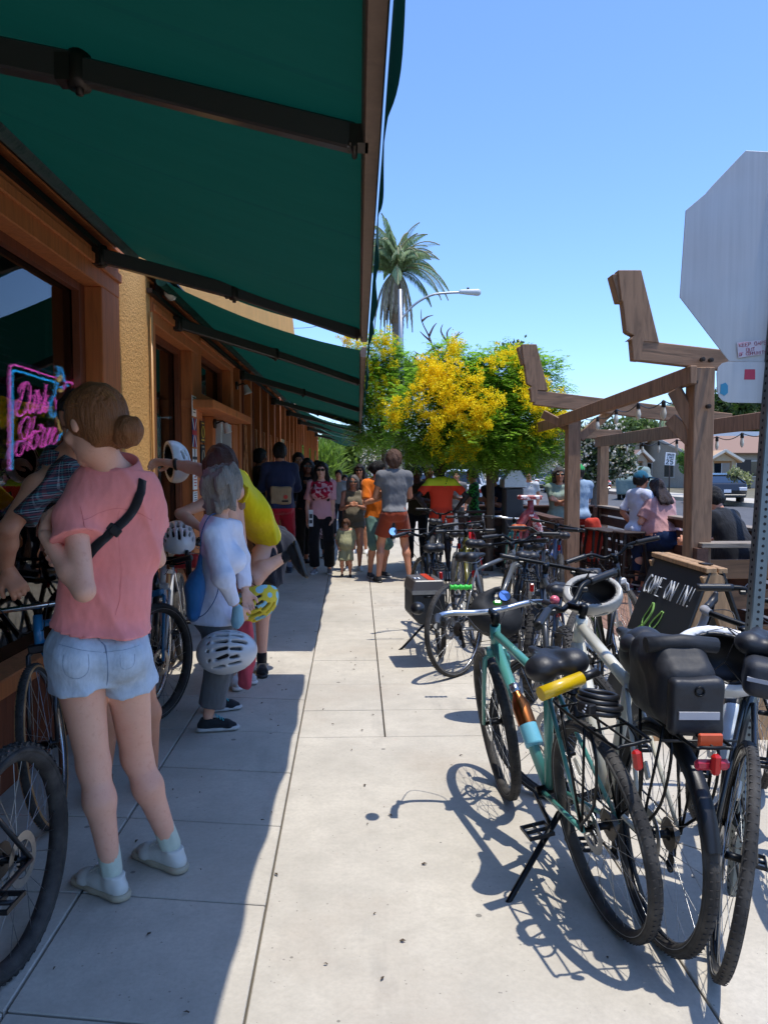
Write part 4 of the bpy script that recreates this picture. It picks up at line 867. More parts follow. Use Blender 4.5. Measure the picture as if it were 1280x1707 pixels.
for x, y, r_ in hot:
    for k in range(max(2, int(r_/2.8))):
        a, q = random.uniform(0, 6.28), r_*math.sqrt(random.random()); dx = (x+q*math.cos(a)-795)/160; dy = (y+q*math.sin(a)-680)/110
        fp.append(P(x+q*math.cos(a), y+q*math.sin(a), YT-.98*math.sqrt(max(.28, 1-min(1, dx*dx+dy*dy)))+random.uniform(-.1, .1)))
flower_tree((P(815, 800, YT).x, YT, 0), L1, 9500, 0, 'round street tree covered in bright yellow blossom above the crowd', 1.75, fl_pick=fp)
YT2 = 15.5
L2 = [on(625, 590, YT2, 40, 35), on(600, 640, YT2, 50, 55), on(640, 660, YT2, 50, 60), on(622, 715, YT2, 36, 34), on(670, 620, YT2, 30, 30)]
fp = [P(x+random.uniform(-9, 9), y+random.uniform(-8, 8), YT2-.5) for x, y in ((585, 565), (605, 568), (625, 572), (645, 560), (650, 572), (610, 600), (618, 615), (612, 632), (630, 650), (640, 668), (648, 600), (635, 640), (628, 690), (655, 640), (576, 568), (640, 580), (615, 645), (632, 665), (630, 676)) for _ in (0, 1, 2)]
flower_tree((P(640, 790, YT2).x, YT2, 0), L2, 4200, 0, 'smaller yellow flowering tree half hidden behind the awnings', 2.0, fl_pick=fp)
def leafy_tree(name, loc, lumps, n, label, col, leaf=.09, h=2, white=None, group=None, r0=.12, tr=.3):
    e = empty(name, loc, label=label, cat='tree', group=group); L = np.array(e.location); lumps = [tuple(np.array(l[:3])-L)+tuple(l[3:]) for l in lumps]
    limbs(None, lumps, r0, 'trunk', BARK, e, h)
    c, d = lump_points(lumps, n, .3); c = np.repeat(c, 4, 0)+RNG.normal(size=(n*4, 3))*leaf*1.1; u = unit(RNG.normal(size=(n*4, 3)))*leaf*RNG.uniform(.6, 1.2, (n*4, 1)); ww = unit(np.cross(u, RNG.normal(size=(n*4, 3))))*leaf*.5
    quads(c, u, ww, 'crown', mat('leaf', col, tr=tr), e)
    if white:
        c, d = lump_points(lumps, white, .9); c = np.repeat(c, 8, 0)+RNG.normal(size=(white*8, 3))*leaf*.7; u = unit(RNG.normal(size=c.shape))*leaf*.5; ww = unit(np.cross(u, RNG.normal(size=c.shape)))*leaf*.4; quads(c, u, ww, 'blossom', mat('leaf', '#cfc2b4', tr=.2), e)
    return e
def lt(name, px, Y, blobs, n, label, col, **k):
    return leafy_tree(name, (P(px, 800, Y).x, Y, k.pop('z0', 0)), [on(x, y, Y, rx, rz, rx*.8) for x, y, rx, rz in blobs], n, label, col, **k)
lt('blossom_tree', 990, 30, [(1000, 765, 45, 35), (1015, 740, 35, 35), (970, 780, 40, 25), (985, 730, 30, 25), (1040, 775, 20, 22)], 1500, 'white blossoming tree behind the rear pergola post', '#3d4a2c', leaf=.12, h=1.8, white=420, r0=.14)
lt('broadleaf_tree', 1062, 95, [(1062, 715, 32, 14), (1040, 720, 20, 12), (1085, 722, 20, 12), (1060, 735, 40, 14)], 1300, 'hazy round headed tree far beyond the houses', '#5c6b3c', leaf=.4, h=4, r0=.3)
lt('broadleaf_tree', 1230, 85, [(1215, 690, 55, 35), (1260, 700, 40, 45), (1190, 715, 40, 30), (1290, 690, 45, 55), (1225, 665, 30, 18), (1240, 730, 70, 20)], 2600, 'large dark green tree rising behind the stop sign post', '#33451f', leaf=.38, h=4, r0=.4)
lt('broadleaf_tree', 1120, 110, [(1130, 728, 50, 12), (1160, 722, 30, 16)], 900, 'low dark tree line over the brown house roofs', '#33451f', leaf=.4, h=2, r0=.3)
lt('broadleaf_tree', 560, 44, [(545, 765, 30, 28), (575, 770, 28, 25), (560, 745, 25, 15), (600, 765, 25, 24)], 1300, 'sunlit shaggy green tree at the end of the awnings', '#5d6f2a', leaf=.2, h=1, r0=.15)
lt('broadleaf_tree', 650, 60, [(690, 765, 45, 20), (640, 755, 40, 25), (610, 745, 40, 20), (740, 765, 40, 22), (665, 640, 22, 25), (690, 620, 22, 18)], 1800, 'dull green tree far behind the flowering tree', '#4a5330', leaf=.3, h=2, r0=.25)
lt('blossom_tree', 633, 38, [(630, 768, 22, 16), (618, 760, 14, 12)], 500, 'pale blossoming tree in the gap above the crowd', '#59603a', leaf=.12, h=1, white=260, r0=.1)
lt('broadleaf_tree', 850, 75, [(850, 760, 50, 25), (900, 755, 50, 30), (800, 760, 40, 25), (940, 745, 40, 35)], 1600, 'dark tree behind the row of parked cars', '#3b4a26', leaf=.35, h=2, r0=.3)
lt('broadleaf_tree', 860, 100, [(855, 585, 22, 14), (870, 600, 26, 18), (880, 640, 30, 40)], 700, 'feathery treetop showing over the flowering tree', '#4b5f38', leaf=.35, h=9, r0=.3)
lt('shrub', 1180, 46, [(1150, 775, 14, 16), (1140, 765, 12, 10)], 260, 'green shrub at the corner of the tan house porch', '#4b6a2b', leaf=.12, h=.3, r0=.05)
lt('shrub', 960, 40, [(930, 800, 20, 6), (955, 792, 22, 10), (985, 790, 15, 8)], 420, 'bright hedge behind the red pickup', '#6f8a2e', leaf=.1, h=.2, r0=.04)
lt('shrub', 1236, 36, [(1235, 800, 16, 9), (1225, 792, 10, 8)], 260, 'pale dry shrub in front of the tan house', '#8a8a63', leaf=.09, h=.3, r0=.04)
# bare twiggy branches above the flowering tree
e = empty('bare_tree', (P(735, 800, 17).x, 17, 0), label='leafless branches poking up behind the yellow blossom', cat='tree'); O = Vector(e.location); b = MB()
b.tube([V(0, 0, 0), P(735, 700, 17)-O, P(735, 600, 17)-O], [.09, .07, .05], 8)
for pts in ([(735, 600), (722, 580), (715, 560), (703, 535), (702, 515)], [(722, 580), (705, 592), (690, 585)], [(735, 600), (748, 578), (760, 562), (772, 553)], [(748, 578), (745, 555), (752, 545)], [(715, 560), (722, 545), (728, 538)], [(740, 595), (765, 580), (780, 572)], [(718, 568), (708, 560), (700, 552)], [(760, 562), (766, 552)], [(730, 590), (712, 600), (700, 612)], [(703, 535), (712, 528), (722, 525)], [(745, 570), (735, 552), (738, 540)]):
    b.tube(spline([P(x, y, 17)-O for x, y in pts], 3), [.03-.024*i/((len(pts)-1)*3) for i in range((len(pts)-1)*3+1)], 5)
b.build('branches', BARK, e)
# palms
def palm(px, pyt, Y, fr, s, label, tw=.25, drop=.0):
    base = P(px, 800, Y); base.z = 0; top = P(px, pyt, Y)-base; e = empty('palm_tree', base, label=label, cat='tree')
    b = MB(); n = 12; b.tube([V(0, 0, 0).lerp(top, i/n)+V(.06*math.sin(i), 0, 0) for i in range(n+1)], [tw*(1.3-.3*i/n) for i in range(n+1)], 12); b.build('trunk', mat('wood', '#7a6e60', scale=(1, 1, 8)), e)
    hd = MB(); hd.tube([top-V(0, 0, 3.4*s), top-V(0, 0, 2.2*s), top-V(0, 0, .9*s), top], [.3*s, .5*s, .45*s, .2*s], 10); hd.build('boot', mat('wood', '#8a7a66', scale=(6, 6, .8)), e)
    C, U, W = [], [], []; DC, DU, DW = [], [], []
    ribs = MB()
    for i, (az, el, ln, dead) in enumerate(fr):
        a, el_ = R(az), R(el); d = V(math.cos(a)*math.cos(el_), math.sin(a)*math.cos(el_), math.sin(el_)); pts = []; p = top.copy()+V(0, 0, -.2); N = 22
        for k in range(N+1): pts.append(p.copy()); d = (d+V(0, 0, -.105 if not dead else -.16)).normalized(); p = p+d*ln*s/N
        ribs.tube(pts[::2], .035*s, 5, caps=False)
        side = V(-math.sin(a), math.cos(a), 0)
        for k in range(2, N+1):
            for j in range(4):
                t = pts[k-1].lerp(pts[k], j/4); L = s*(.75 if not dead else .5)*math.sin(math.pi*min(.97, .12+.85*k/N))
                for sg_ in (-1, 1):
                    u = (side*sg_*random.uniform(.25, .6)+V(0, 0, -1)+(pts[k]-pts[k-1]).normalized()*.35).normalized(); c = t+u*L/2
                    (DC if dead else C).append(c); (DU if dead else U).append(u*L/2); (DW if dead else W).append(Vector(u.cross(V(math.cos(a), math.sin(a), .2))).normalized()*.035*s)
    ribs.build('frond_stalk', mat('flat', '#8a8560'), e)
    quads(np.array(C), np.array(U), np.array(W), 'frond', mat('leaf', '#90a07c', tr=.3), e)
    if DC: quads(np.array(DC), np.array(DU), np.array(DW), 'dead_frond', mat('leaf', '#a89a86', tr=.15), e)
fr = [(random.uniform(0, 360), random.uniform(58, 89), random.uniform(2.6, 3.6), False) for _ in range(44)]+[(0, 32, 4.2, False), (8, 42, 4.2, False), (-20, 25, 3.9, False), (175, 45, 3.0, False), (90, 20, 3.2, False), (270, 30, 3.2, False), (15, 15, 3.4, False)]+[(random.uniform(0, 360), random.uniform(-70, -20), random.uniform(2.4, 4.4), True) for _ in range(26)]
palm(660, 445, 45, fr, .95, 'tall shaggy palm tree beside the street lamp')
fr = [(i*30+random.uniform(-8, 8), random.uniform(-5, 60), 3.0, False) for i in range(14)]
palm(1108, 688, 80, fr, 1.2, 'distant palm seen through the pergola beams', .22)
fr = [(i*36, random.uniform(0, 60), 2.6, False) for i in range(10)]
palm(1130, 668, 95, fr, 1.1, 'second distant palm near the pergola brace', .2)
e = empty('palm_shrub', (P(548, 800, 34).x, 34, 0), label='spiky bright green palm shrub beyond the last awning', cat='plant'); C, U, W = [], [], []
for i in range(520):
    a, el_ = random.uniform(0, 6.28), random.uniform(.1, 1.4); d = Vector((math.cos(a)*math.cos(el_), math.sin(a)*math.cos(el_), math.sin(el_))); L = random.uniform(.25, .45); o = V(random.uniform(-.5, .5), random.uniform(-.4, .4), random.uniform(1.0, 2.4)); C.append(o+d*L); U.append(d*L); W.append(d.cross(V(.2, .4, 1)).normalized()*.03)
quads(np.array(C), np.array(U), np.array(W), 'leaves', mat('leaf', '#6f8438', tr=.3), e); b = MB()
for k in range(3): b.tube([(0, 0, 0), (.3*(k-1), .1, 1), (.4*(k-1), .1, 2)], [.07, .05, .03], 6)
b.build('stem', BARK, e)

# ================================================================ ACROSS THE STREET
def house(name, label, x0, y0, wx, wy, h, roofc, wallc, rise, windows, gable='Y', porch=None, base=-.02):
    e = empty(name, (x0, y0, base), label=label, cat='house'); M_ = mat('flat', roofc)
    b = MB(); b.box((wx/2, wy/2, h/2), (wx, wy, h)); b.build('wall', mat('stucco', wallc), e)
    o = .5; b = MB()
    if gable == 'Y':      # ridge along x, gables facing the viewer's side streets
        pr = [(-o, -o, h-.1), (-o, wy/2, h+rise), (-o, wy+o, h-.1), (-o, wy+o-.1, h-.22), (-o, wy/2, h+rise-.16), (-o, -o+.1, h-.22)]; b.prism(pr, (wx+2*o, 0, 0)); g = [(-.01, 0, h-.02), (-.01, wy/2, h+rise-.2), (-.01, wy, h-.02)]; gb = MB(); gb.prism(g, (wx+.02, 0, 0))
    else:
        pr = [(-o, -o, h-.1), (wx/2, -o, h+rise), (wx+o, -o, h-.1), (wx+o-.1, -o, h-.22), (wx/2, -o, h+rise-.16), (-o+.1, -o, h-.22)]; b.prism(pr, (0, wy+2*o, 0)); g = [(0, -.01, h-.02), (wx/2, -.01, h+rise-.2), (wx, -.01, h-.02)]; gb = MB(); gb.prism(g, (0, wy+.02, 0))
    ro = b.build('roof', M_, e); gb.build('gable', mat('stucco', wallc), e)
    b = MB()
    if gable != 'Y':
        b.bar((-o, -o-.03, h-.1), (wx/2, -o-.03, h+rise), .05, .2); b.bar((wx/2, -o-.03, h+rise), (wx+o, -o-.03, h-.1), .05, .2)
    else: b.bar((-o-.03, -o, h-.1), (-o-.03, wy/2, h+rise), .05, .2); b.bar((-o-.03, wy/2, h+rise), (-o-.03, wy+o, h-.1), .05, .2)
    b.build('bargeboard', mat('paint', '#b9b2a4'), e)
    for face, a, z, w_, hh in windows:
        if face == 'W': c, s1, s2 = (-.02, a, z), (.1, w_+.16, hh+.16), (.12, w_, hh)
        else: c, s1, s2 = (a, -.02, z), (w_+.16, .1, hh+.16), (w_, .12, hh)
        b = MB(); b.box(c, s1); wi = b.build('window', mat('paint', '#c9c5bb'), e)
        b = MB(); b.box(c, s2); b.build('pane', mat('darkglass', '#1b2226'), wi)
    return e
house('bungalow', 'brown roofed bungalow with a small gabled porch behind the covered car', 27, 62, 11, 14, 3.0, '#8c6f5c', '#a69c8c', 1.6, [('S', 1.8, 1.5, 1.6, 1.2), ('S', 5, 1.6, 2.2, 1.2), ('S', 8.2, 1.6, 2, 1.2), ('W', 4, 1.5, 2, 1.2), ('W', 9, 1.5, 2, 1.2)], gable='Y')
def porch(name, par_label, px0, px1, pyr, pye, Y, depth, wallc, roofc):
    c = P((px0+px1)/2, 800, Y); e = empty(name, (c.x, Y, -.02), label=par_label, cat='porch'); w_ = (px1-px0)/1280*Y; zr = P(px0, pyr, Y).z+.02; ze = P(px0, pye, Y).z+.02
    b = MB(); b.prism([(-w_/2, 0, ze), (0, 0, zr), (w_/2, 0, ze), (w_/2-.15, 0, ze-.14), (0, 0, zr-.2), (-w_/2+.15, 0, ze-.14)], (0, depth, 0)); b.build('roof', mat('flat', roofc), e)
    b = MB(); b.prism([(-w_/2+.4, .25, ze), (0, .25, zr-.25), (w_/2-.4, .25, ze)], (0, .1, 0)); b.build('gable', mat('stucco', wallc), e)
    b = MB(); b.bar((-w_/2, -.04, ze-.02), (0, -.04, zr-.02), .06, .18); b.bar((0, -.04, zr-.02), (w_/2, -.04, ze-.02), .06, .18); b.build('bargeboard', mat('paint', '#d0cabc'), e)
    for s in (-1, 1): b = MB(); b.box((s*(w_/2-.55), .5, ze/2), (.4, .4, ze-.02), taper=.8); b.build('column', mat('stucco', wallc), e)
porch('house_porch', 'small gabled porch of the brown roofed bungalow', 1050, 1090, 749, 768, 58, 4, '#a59a88', '#8c6f5c')
house('bungalow', 'tan stucco bungalow with a pale shingle roof at the right', 34.5, 60, 12, 14, 3.3, '#bd9a74', '#b79f80', 2.0, [('S', 1.2, 1.6, .9, 1.8), ('S', 7.5, 1.6, 1.6, 1.5), ('W', 5, 1.6, 2, 1.4)], gable='X')
porch('house_porch', 'tan gabled porch with a tapered column on the tan bungalow', 1176, 1240, 750, 768, 55, 4.5, '#bda98a', '#c4a07a')
b = empty('front_door', (P(1240, 800, 59.8).x, 59.9, 0), label='dark front door of the tan bungalow', cat='door'); q = MB(); q.box((0, -.05, 1.15), (1.1, .1, 2.3)); q.build('leaf', mat('flat', '#1f2224'), b)
e = house('warehouse', 'long low pale grey building with a flat roof behind the bungalows', 26, 80, 26, 16, 4.9, '#b9bfc4', '#9c9a92', .05, [('S', 2.5, 2.2, 4, 1.4)], gable='Y')
b = MB(); b.box((13, -.3, 5.15), (27, .4, .75)); b.build('parapet', mat('paint', '#cdd2d6'), e)
house('cream_house', 'cream house wall behind the white blossom tree', 16.8, 70, 9, 12, 4.2, '#8d8578', '#b0a68e', .5, [('S', 6.5, 2.0, 2.2, 1.2)], gable='X')
# picket fence (pink-white) in front of the tan house
e = empty('picket_fence', (24.2, 44, 0), label='low pinkish white slatted fence behind the dark hatchback', cat='fence')
for k in range(12): b = MB(); b.box((k*.2, 0, .5), (.09, .04, .95)); b.build('picket', mat('paint', '#c9a7a0'), e)
b = MB(); b.box((1.1, .04, .8), (2.5, .04, .08)); b.box((1.1, .04, .25), (2.5, .04, .08)); b.build('rail', mat('paint', '#c9a7a0'), e)
# cars: lofted side profile
def car(kind, col, loc, rz, label, s=1.0, glassc='#12171b', plate=True):
    e = empty('parked_'+kind, loc, (0, 0, rz), label, 'car' if kind != 'pickup' else 'pickup', 'vehicles parked across the street')
    W_ = .9; PM = mat('paint', col, rough=.22); GM_ = mat('darkglass', glassc)
    if kind == 'pickup': lo = [(-2.7, .45), (-2.72, .95), (-.7, 1.0), (-.68, 1.02), (.9, 1.05), (1.2, 1.08), (2.5, 1.0), (2.65, .8), (2.65, .45)]; gl = [(-.65, 1.03), (-.5, 1.72), (.7, 1.75), (1.25, 1.08)]
    elif kind == 'hatchback': lo = [(-2.15, .4), (-2.2, .75), (-2.05, 1.08), (-1.2, 1.1), (1.0, 1.02), (1.95, .82), (2.2, .62), (2.2, .35)]; gl = [(-2.02, 1.08), (-1.0, 1.42), (-.1, 1.5), (.5, 1.44), (1.3, 1.0)]
    elif kind == 'suv': lo = [(-2.2, .45), (-2.25, .9), (-2.15, 1.1), (.9, 1.1), (2.0, .98), (2.25, .75), (2.25, .45)]; gl = [(-2.12, 1.1), (-1.85, 1.6), (-.2, 1.68), (.4, 1.6), (1.1, 1.1)]
    else: lo = [(-2.2, .4), (-2.25, .8), (-2.1, .98), (-1.5, 1.0), (1.0, .98), (2.0, .82), (2.25, .6), (2.25, .38)]; gl = [(-1.75, .99), (-1.0, 1.38), (-.1, 1.44), (.4, 1.38), (1.2, .98)]
    def loft(prof, w0, w1, zt, nm, m, roofm=None):
        b = MB(); n = len(prof); L = []
        for sgn in (-1, 1):
            for x, z in prof:
                t = max(0, min(1, (z-zt[0])/(zt[1]-zt[0]))); L.append((x, sgn*(w0+(w1-w0)*t), z))
        b.add(L, [tuple(range(n))[::-1], tuple(range(n, 2*n))]+[(i, (i+1) % n, n+(i+1) % n, n+i) for i in range(n)]); return b.build(nm, m, e, bevel=.05)
    loft(lo, W_*.94, W_, (.3, .9), 'body', PM); g_ = loft(gl, W_*.93, W_*.72, (1.0, 1.6), 'windows', GM_)
    tz = max(z for x, z in gl); rf = [(x, z+.012) for x, z in gl if z > tz-.16]; b = MB(); n = len(rf)
    L = [(x, sgn*W_*.74, z) for sgn in (-1, 1) for x, z in rf]+[(x, sgn*W_*.72, z+.03) for sgn in (-1, 1) for x, z in rf]
    f = []
    for i in range(n-1): f += [(i, i+1, n+i+1, n+i), (2*n+i, 3*n+i, 3*n+i+1, 2*n+i+1)]
    for i in range(n-1): f += [(i, 2*n+i, 2*n+i+1, i+1), (n+i, n+i+1, 3*n+i+1, 3*n+i)]
    f += [(0, n, 3*n, 2*n), (n-1, 3*n-1, 4*n-1, 2*n-1)]; b.add(L, f); b.build('roof', PM, e)
    for sgn in (-1, 1):      # pillars
        b = MB()
        for x0, z0, x1, z1 in ((gl[0][0], gl[0][1], gl[1][0], gl[1][1]), (gl[-1][0], gl[-1][1], gl[-2][0], gl[-2][1]), (-.35, 1.0, -.3, tz-.02)): b.bar((x0, sgn*W_*.945, z0), (x1, sgn*W_*.76, z1), .05, .07)
        b.build('pillar', PM, e)['kind'] = 'stuff'
    for x in (-1.38, 1.4):
        for sgn in (-1, 1):
            b = MB(); b.lathe((x, sgn*W_*.9, .33), (0, sgn, 0), [(.2, -.1), (.31, -.1), (.335, -.07), (.335, .05), (.31, .09), (.2, .085)], 20); wo2 = b.build('wheel', mat('rubber', '#1a1a1a'), e)
            b = MB(); b.lathe((x, sgn*W_*.9, .33), (0, sgn, 0), [(.2, .08), (.17, .04), (.05, .05), (0, .07)], 10, False); b.build('rim', mat('metal', '#a0a4a8'), wo2)
    for x, c_ in ((-2.2, '#8e2a2a'), (2.2, '#d5d9da')):
        for sgn in (-1, 1): b = MB(); b.box((x*(1.2 if kind == 'pickup' else 1), sgn*.68, .82), (.14, .34, .16)); b.build('headlight' if x > 0 else 'tail_light', mat('plastic', c_ if kind != 'hatchback' or x > 0 else '#c9ccd0', rough=.1), e, bevel=.02)
    if plate: b = MB(); b.box((-2.24*(1.21 if kind == 'pickup' else 1), 0, .72), (.02, .32, .15)); b.build('number_plate', mat('flat', '#d8dbe0'), e)
    for x in (-2.25, 2.25): b = MB(); b.box((x*(1.19 if kind == 'pickup' else 1), 0, .5), (.14, 1.6, .14)); b.build('bumper', mat('plastic', '#1e2022') if kind != 'pickup' else mat('metal', '#b5b5b5'), e, bevel=.03)
    for sgn in (-1, 1): b = MB(); b.box((.85, sgn*(W_+.09), 1.08), (.12, .16, .12)); b.build('mirror', PM, e, bevel=.02)
    e.scale = (s, s, s); return e
def gz(px, Y): return (P(px, 800, Y).x, Y, -.2)
car('hatchback', '#1b2027', gz(1190, 37), R(80), 'dark charcoal hatchback parked behind the pergola post'); 
car('pickup', '#a8231d', gz(985, 52), R(-98), 'red pickup parked behind the pergola'); car('suv', '#8d9299', gz(932, 56), R(84), 'dark silver car beside the red pickup')
car('sedan', '#b9bfc4', gz(905, 62), R(82), 'bright silver sedan in the row of parked cars'); car('sedan', '#9ba5ad', gz(870, 74), R(82), 'grey blue sedan furthest along the parked row'); car('suv', '#d4d6d8', gz(845, 60), R(70), 'white car behind the navy shirted man')
car('suv', '#c9ced2', gz(775, 34), R(78), 'white van parked beyond the crowd under the tree'); car('sedan', '#b9bfc4', gz(700, 50), R(80), 'pale car beyond the orange shirted cyclist')
# covered car
e = empty('covered_car', gz(1060, 44), (0, 0, R(66)), 'car under a grey green fabric cover', 'car', 'vehicles parked across the street')
s_ = Solid(.05, .3); s_.box((0, 0, .75), (2.2, .92, .52), rd=.2); s_.box((-.25, 0, 1.3), (1.35, .72, .55), rd=.22); s_.noise(.035, 3.2, (1, 1, .5)).clip((0, 0, .32), (0, 0, -1)); s_.build('cover', mat('cloth', '#74857f'), e)
for x in (-1.4, 1.4):
    for sg_ in (-1, 1): b = MB(); b.lathe((x, sg_*.8, .33), (0, sg_, 0), [(0, -.1), (.33, -.1), (.33, .08), (0, .1)], 16); b.build('wheel', mat('rubber', '#1a1a1a'), e)
# ================================================================ BICYCLES
RUB = mat('rubber', '#262422'); ALM = mat('metal', '#c2c4c6', rough=.28); BLM = mat('metal', '#2a2b2c', rough=.4); BLP = mat('plastic', '#161617'); LEA = mat('bag', '#1c1d20', rough=.48); CHR = mat('metal', '#d8d9da', rough=.15)
_wc = {}
def wheel_meshes(key):
    if key in _wc: return _wc[key]
    rad, tr, rimc, knob, tan, deep = key; R0 = rad-tr
    t = MB(); t.ring((0, 0, 0), (0, 1, 0), R0, tr, 56, 10)
    if knob:
        for i in range(112):
            a = 2*math.pi*i/112
            for o in (-.014, 0, .014) if i % 2 else (-.02, .02): 
                r_ = R0+math.sqrt(max(0, tr*tr-o*o))+.001; t.box((r_*math.cos(a), o, r_*math.sin(a)), (.006, .009, .009), rot=(0, -a, 0))
    else:
        for i in range(90):
            a = 2*math.pi*i/90
            for o in (-.009, .009): r_ = R0+math.sqrt(max(0, tr*tr-o*o))+.0003; t.box((r_*math.cos(a), o, r_*math.sin(a)), (.0022, .009, .004), rot=(0, -a, 0))
    tm = t.mesh(); tm.materials.append(RUB)
    sw_ = MB()
    for s in (-1, 1): sw_.ring((0, s*tr*.80, 0), (0, 1, 0), R0-.002+tr*.25, tr*.34, 56, 6)
    nf = len(sw_.f)
    if not knob and not tan:
        for s in (-1, 1): sw_.ring((0, s*tr*.93, 0), (0, 1, 0), R0-.0045, .0016, 56, 4)
    sm = sw_.mesh(); sm.materials.append(mat('rubber', '#8d6a44') if tan else mat('rubber', '#232220'))
    sm.materials.append(mat('flat', '#8b8c8c')); sm.polygons.foreach_set('material_index', [0 if i < nf else 1 for i in range(len(sw_.f))])
    r = MB(); d = deep; 
    prof = [(R0-.004, -.012), (R0-.012, -.0125), (R0-.012-d, -.007), (R0-.015-d, 0), (R0-.012-d, .007), (R0-.012, .0125), (R0-.004, .012)]; r.lathe((0, 0, 0), (0, 1, 0), prof, 56)
    rm_ = r.mesh(); rm_.materials.append(mat('metal', rimc, rough=.25))
    s = MB(); n = 28
    for i in range(n):
        a = 2*math.pi*i/n; side = 1 if i % 2 else -1; tw = (1 if (i//2) % 2 else -1)*.62; hr = .022; ha = a+tw*1.6
        s.tube([(hr*math.cos(ha), side*.03, hr*math.sin(ha)), ((R0-.014-d)*math.cos(a), side*.003, (R0-.014-d)*math.sin(a))], .0012, 4, caps=False)
    # a small reflector held between two spokes
    sp = s.mesh(); sp.materials.append(mat('metal', '#9b9d9e', rough=.3))
    h = MB(); h.lathe((0, 0, 0), (0, 1, 0), [(.008, -.055), (.008, -.036), (.026, -.034), (.026, -.028), (.012, -.024), (.012, .024), (.026, .028), (.026, .034), (.008, .036), (.008, .055), (0, .055)], 16)
    hm = h.mesh(); hm.materials.append(BLM); _wc[key] = (tm, sm, rm_, sp, hm); return _wc[key]
def wheel(par, c, key, steer=0.0, spin=0.0, disc=False, cass=False):
    tm, sm, rm_, sp, hm = wheel_meshes(key)
    w_ = link_mesh('wheel', hm, None, par); w_.location = c; w_.rotation_euler = Matrix.Rotation(steer, 3, 'Z').to_euler(); w_.rotation_euler.rotate_axis('Y', spin) if spin else None
    link_mesh('tyre', tm, None, w_); link_mesh('sidewall', sm, None, w_); link_mesh('rim', rm_, None, w_); link_mesh('spokes', sp, None, w_)['kind'] = 'stuff'
    if disc: b = MB(); b.lathe((0, .036, 0), (0, 1, 0), [(.055, -.001), (.08, -.001), (.08, .001), (.055, .001), (.055, -.001)], 28, False); [b.bar((.02*math.cos(a), .036, .02*math.sin(a)), (.058*math.cos(a+.5), .036, .058*math.sin(a+.5)), .006, .002, up=(0, 1, 0)) for a in np.arange(0, 6.2, 1.05)]; b.build('brake_disc', mat('metal', '#a5a7a8', rough=.3), w_)
    if cass: b = MB(); [b.lathe((0, -.026-.0045*i, 0), (0, 1, 0), [(.02, 0), (.052-.0045*i, 0), (.052-.0045*i, .002), (.02, .002)], 22, False) for i in range(7)]; b.build('cassette', mat('metal', '#6b6660', rough=.4), w_)
    b = MB(); a = 1.2; b.box((.2*math.cos(a), .0, .2*math.sin(a)), (.055, .008, .028), rot=(0, -a, 0)); b.build('reflector', mat('plastic', '#d8d4c4', rough=.15), w_)
    return w_
def saddle(par, p, wide=.075, L=.27, m=None, pitch=0.0):
    m = m or LEA; s = Solid(.008, .05); B = None; x, y, z = p
    s.cap((x+.13, 0, z), (x, 0, z), .020, .03, flat=(0, 0, 1), ff=1.3)
    for sg_ in (-1, 1): s.cap((x+.02, sg_*.012, z), (x-.095, sg_*wide*.55, z-.002), .026, .5*wide+.012, flat=(0, 0, 1), ff=1.25, k=.03)
    s.cap((x+.05, 0, z+.045), (x-.12, 0, z+.05), .010, .016, op='s', k=.025)
    s.build('saddle', m, par)
    b = MB(); [b.tube([(x+.1, sg_*.018, z-.025), (x+.02, sg_*.022, z-.05), (x-.06, sg_*.022, z-.05), (x-.1, sg_*.035, z-.02)], .0035, 6) for sg_ in (-1, 1)]; b.build('saddle_rails', ALM, par)
def crank(par, bb, ang, pedm=None, chain=True, ra=None):
    x, y, z = bb; b = MB(); b.lathe(bb, (0, 1, 0), [(0, -.05), (.02, -.05), (.02, .05), (0, .05)], 14); b.build('bottom_bracket', BLM, par)
    b = MB(); b.lathe((x, -.045, z), (0, 1, 0), [(.07, -.001), (.09, -.001), (.09, .002), (.07, .002), (.07, -.001)], 36, False)
    for i in range(36): a = i*math.pi/18; b.box((x+.092*math.cos(a), -.0445, z+.092*math.sin(a)), (.006, .002, .006), rot=(0, -a, 0))
    for a in np.arange(0, 6.28, 1.2567): b.bar((x, -.045, z), (x+.075*math.cos(a), -.045, z+.075*math.sin(a)), .014, .004, up=(0, 1, 0))
    b.build('chainring', mat('metal', '#4a4a4a', rough=.3), par)
    for s, a in ((-1, ang), (1, ang+math.pi)):
        e_ = V(x+.172*math.cos(a), s*.068, z+.172*math.sin(a)); b = MB(); b.bar((x, s*.06, z), e_, .012, .022, up=(0, 0, 1)); b.build('crank_arm', BLM, par, bevel=.003)
        b = MB(); c = e_+V(0, s*.055, 0); b.cyl(e_, c+V(0, s*.045, 0), .007, 8)
        for dx in (-.045, .045): b.box(c+V(dx, 0, 0), (.008, .095, .012))
        for dy in (-.044, 0, .044): b.box(c+V(0, dy, 0), (.09, .006, .013))
        b.build('pedal', pedm or BLP, par)
    if chain and ra:
        b = MB(); ra = Vector(ra); bb_ = Vector(bb); pts = [(bb_+V(0, -.045, .09)), ra+V(0, -.04, .045)]
        b.tube(pts, .0045, 5, flat=.6); b.tube([bb_+V(0, -.045, -.09), ra+V(.05, -.04, -.11), ra+V(.0, -.04, -.12)], .0045, 5, flat=.6); b.build('chain', mat('metal', '#57534d', rough=.45), par)
        b = MB(); b.bar(ra+V(.005, -.05, -.02), ra+V(.03, -.05, -.115), .01, .025, up=(1, 0, 0)); b.lathe(ra+V(.03, -.05, -.12), (0, 1, 0), [(0, -.004), (.02, -.004), (.02, .004), (0, .004)], 12); b.lathe(ra+V(.005, -.045, -.06), (0, 1, 0), [(0, -.004), (.018, -.004), (.018, .004), (0, .004)], 12); b.build('derailleur', BLM, par)
BIKES = {}
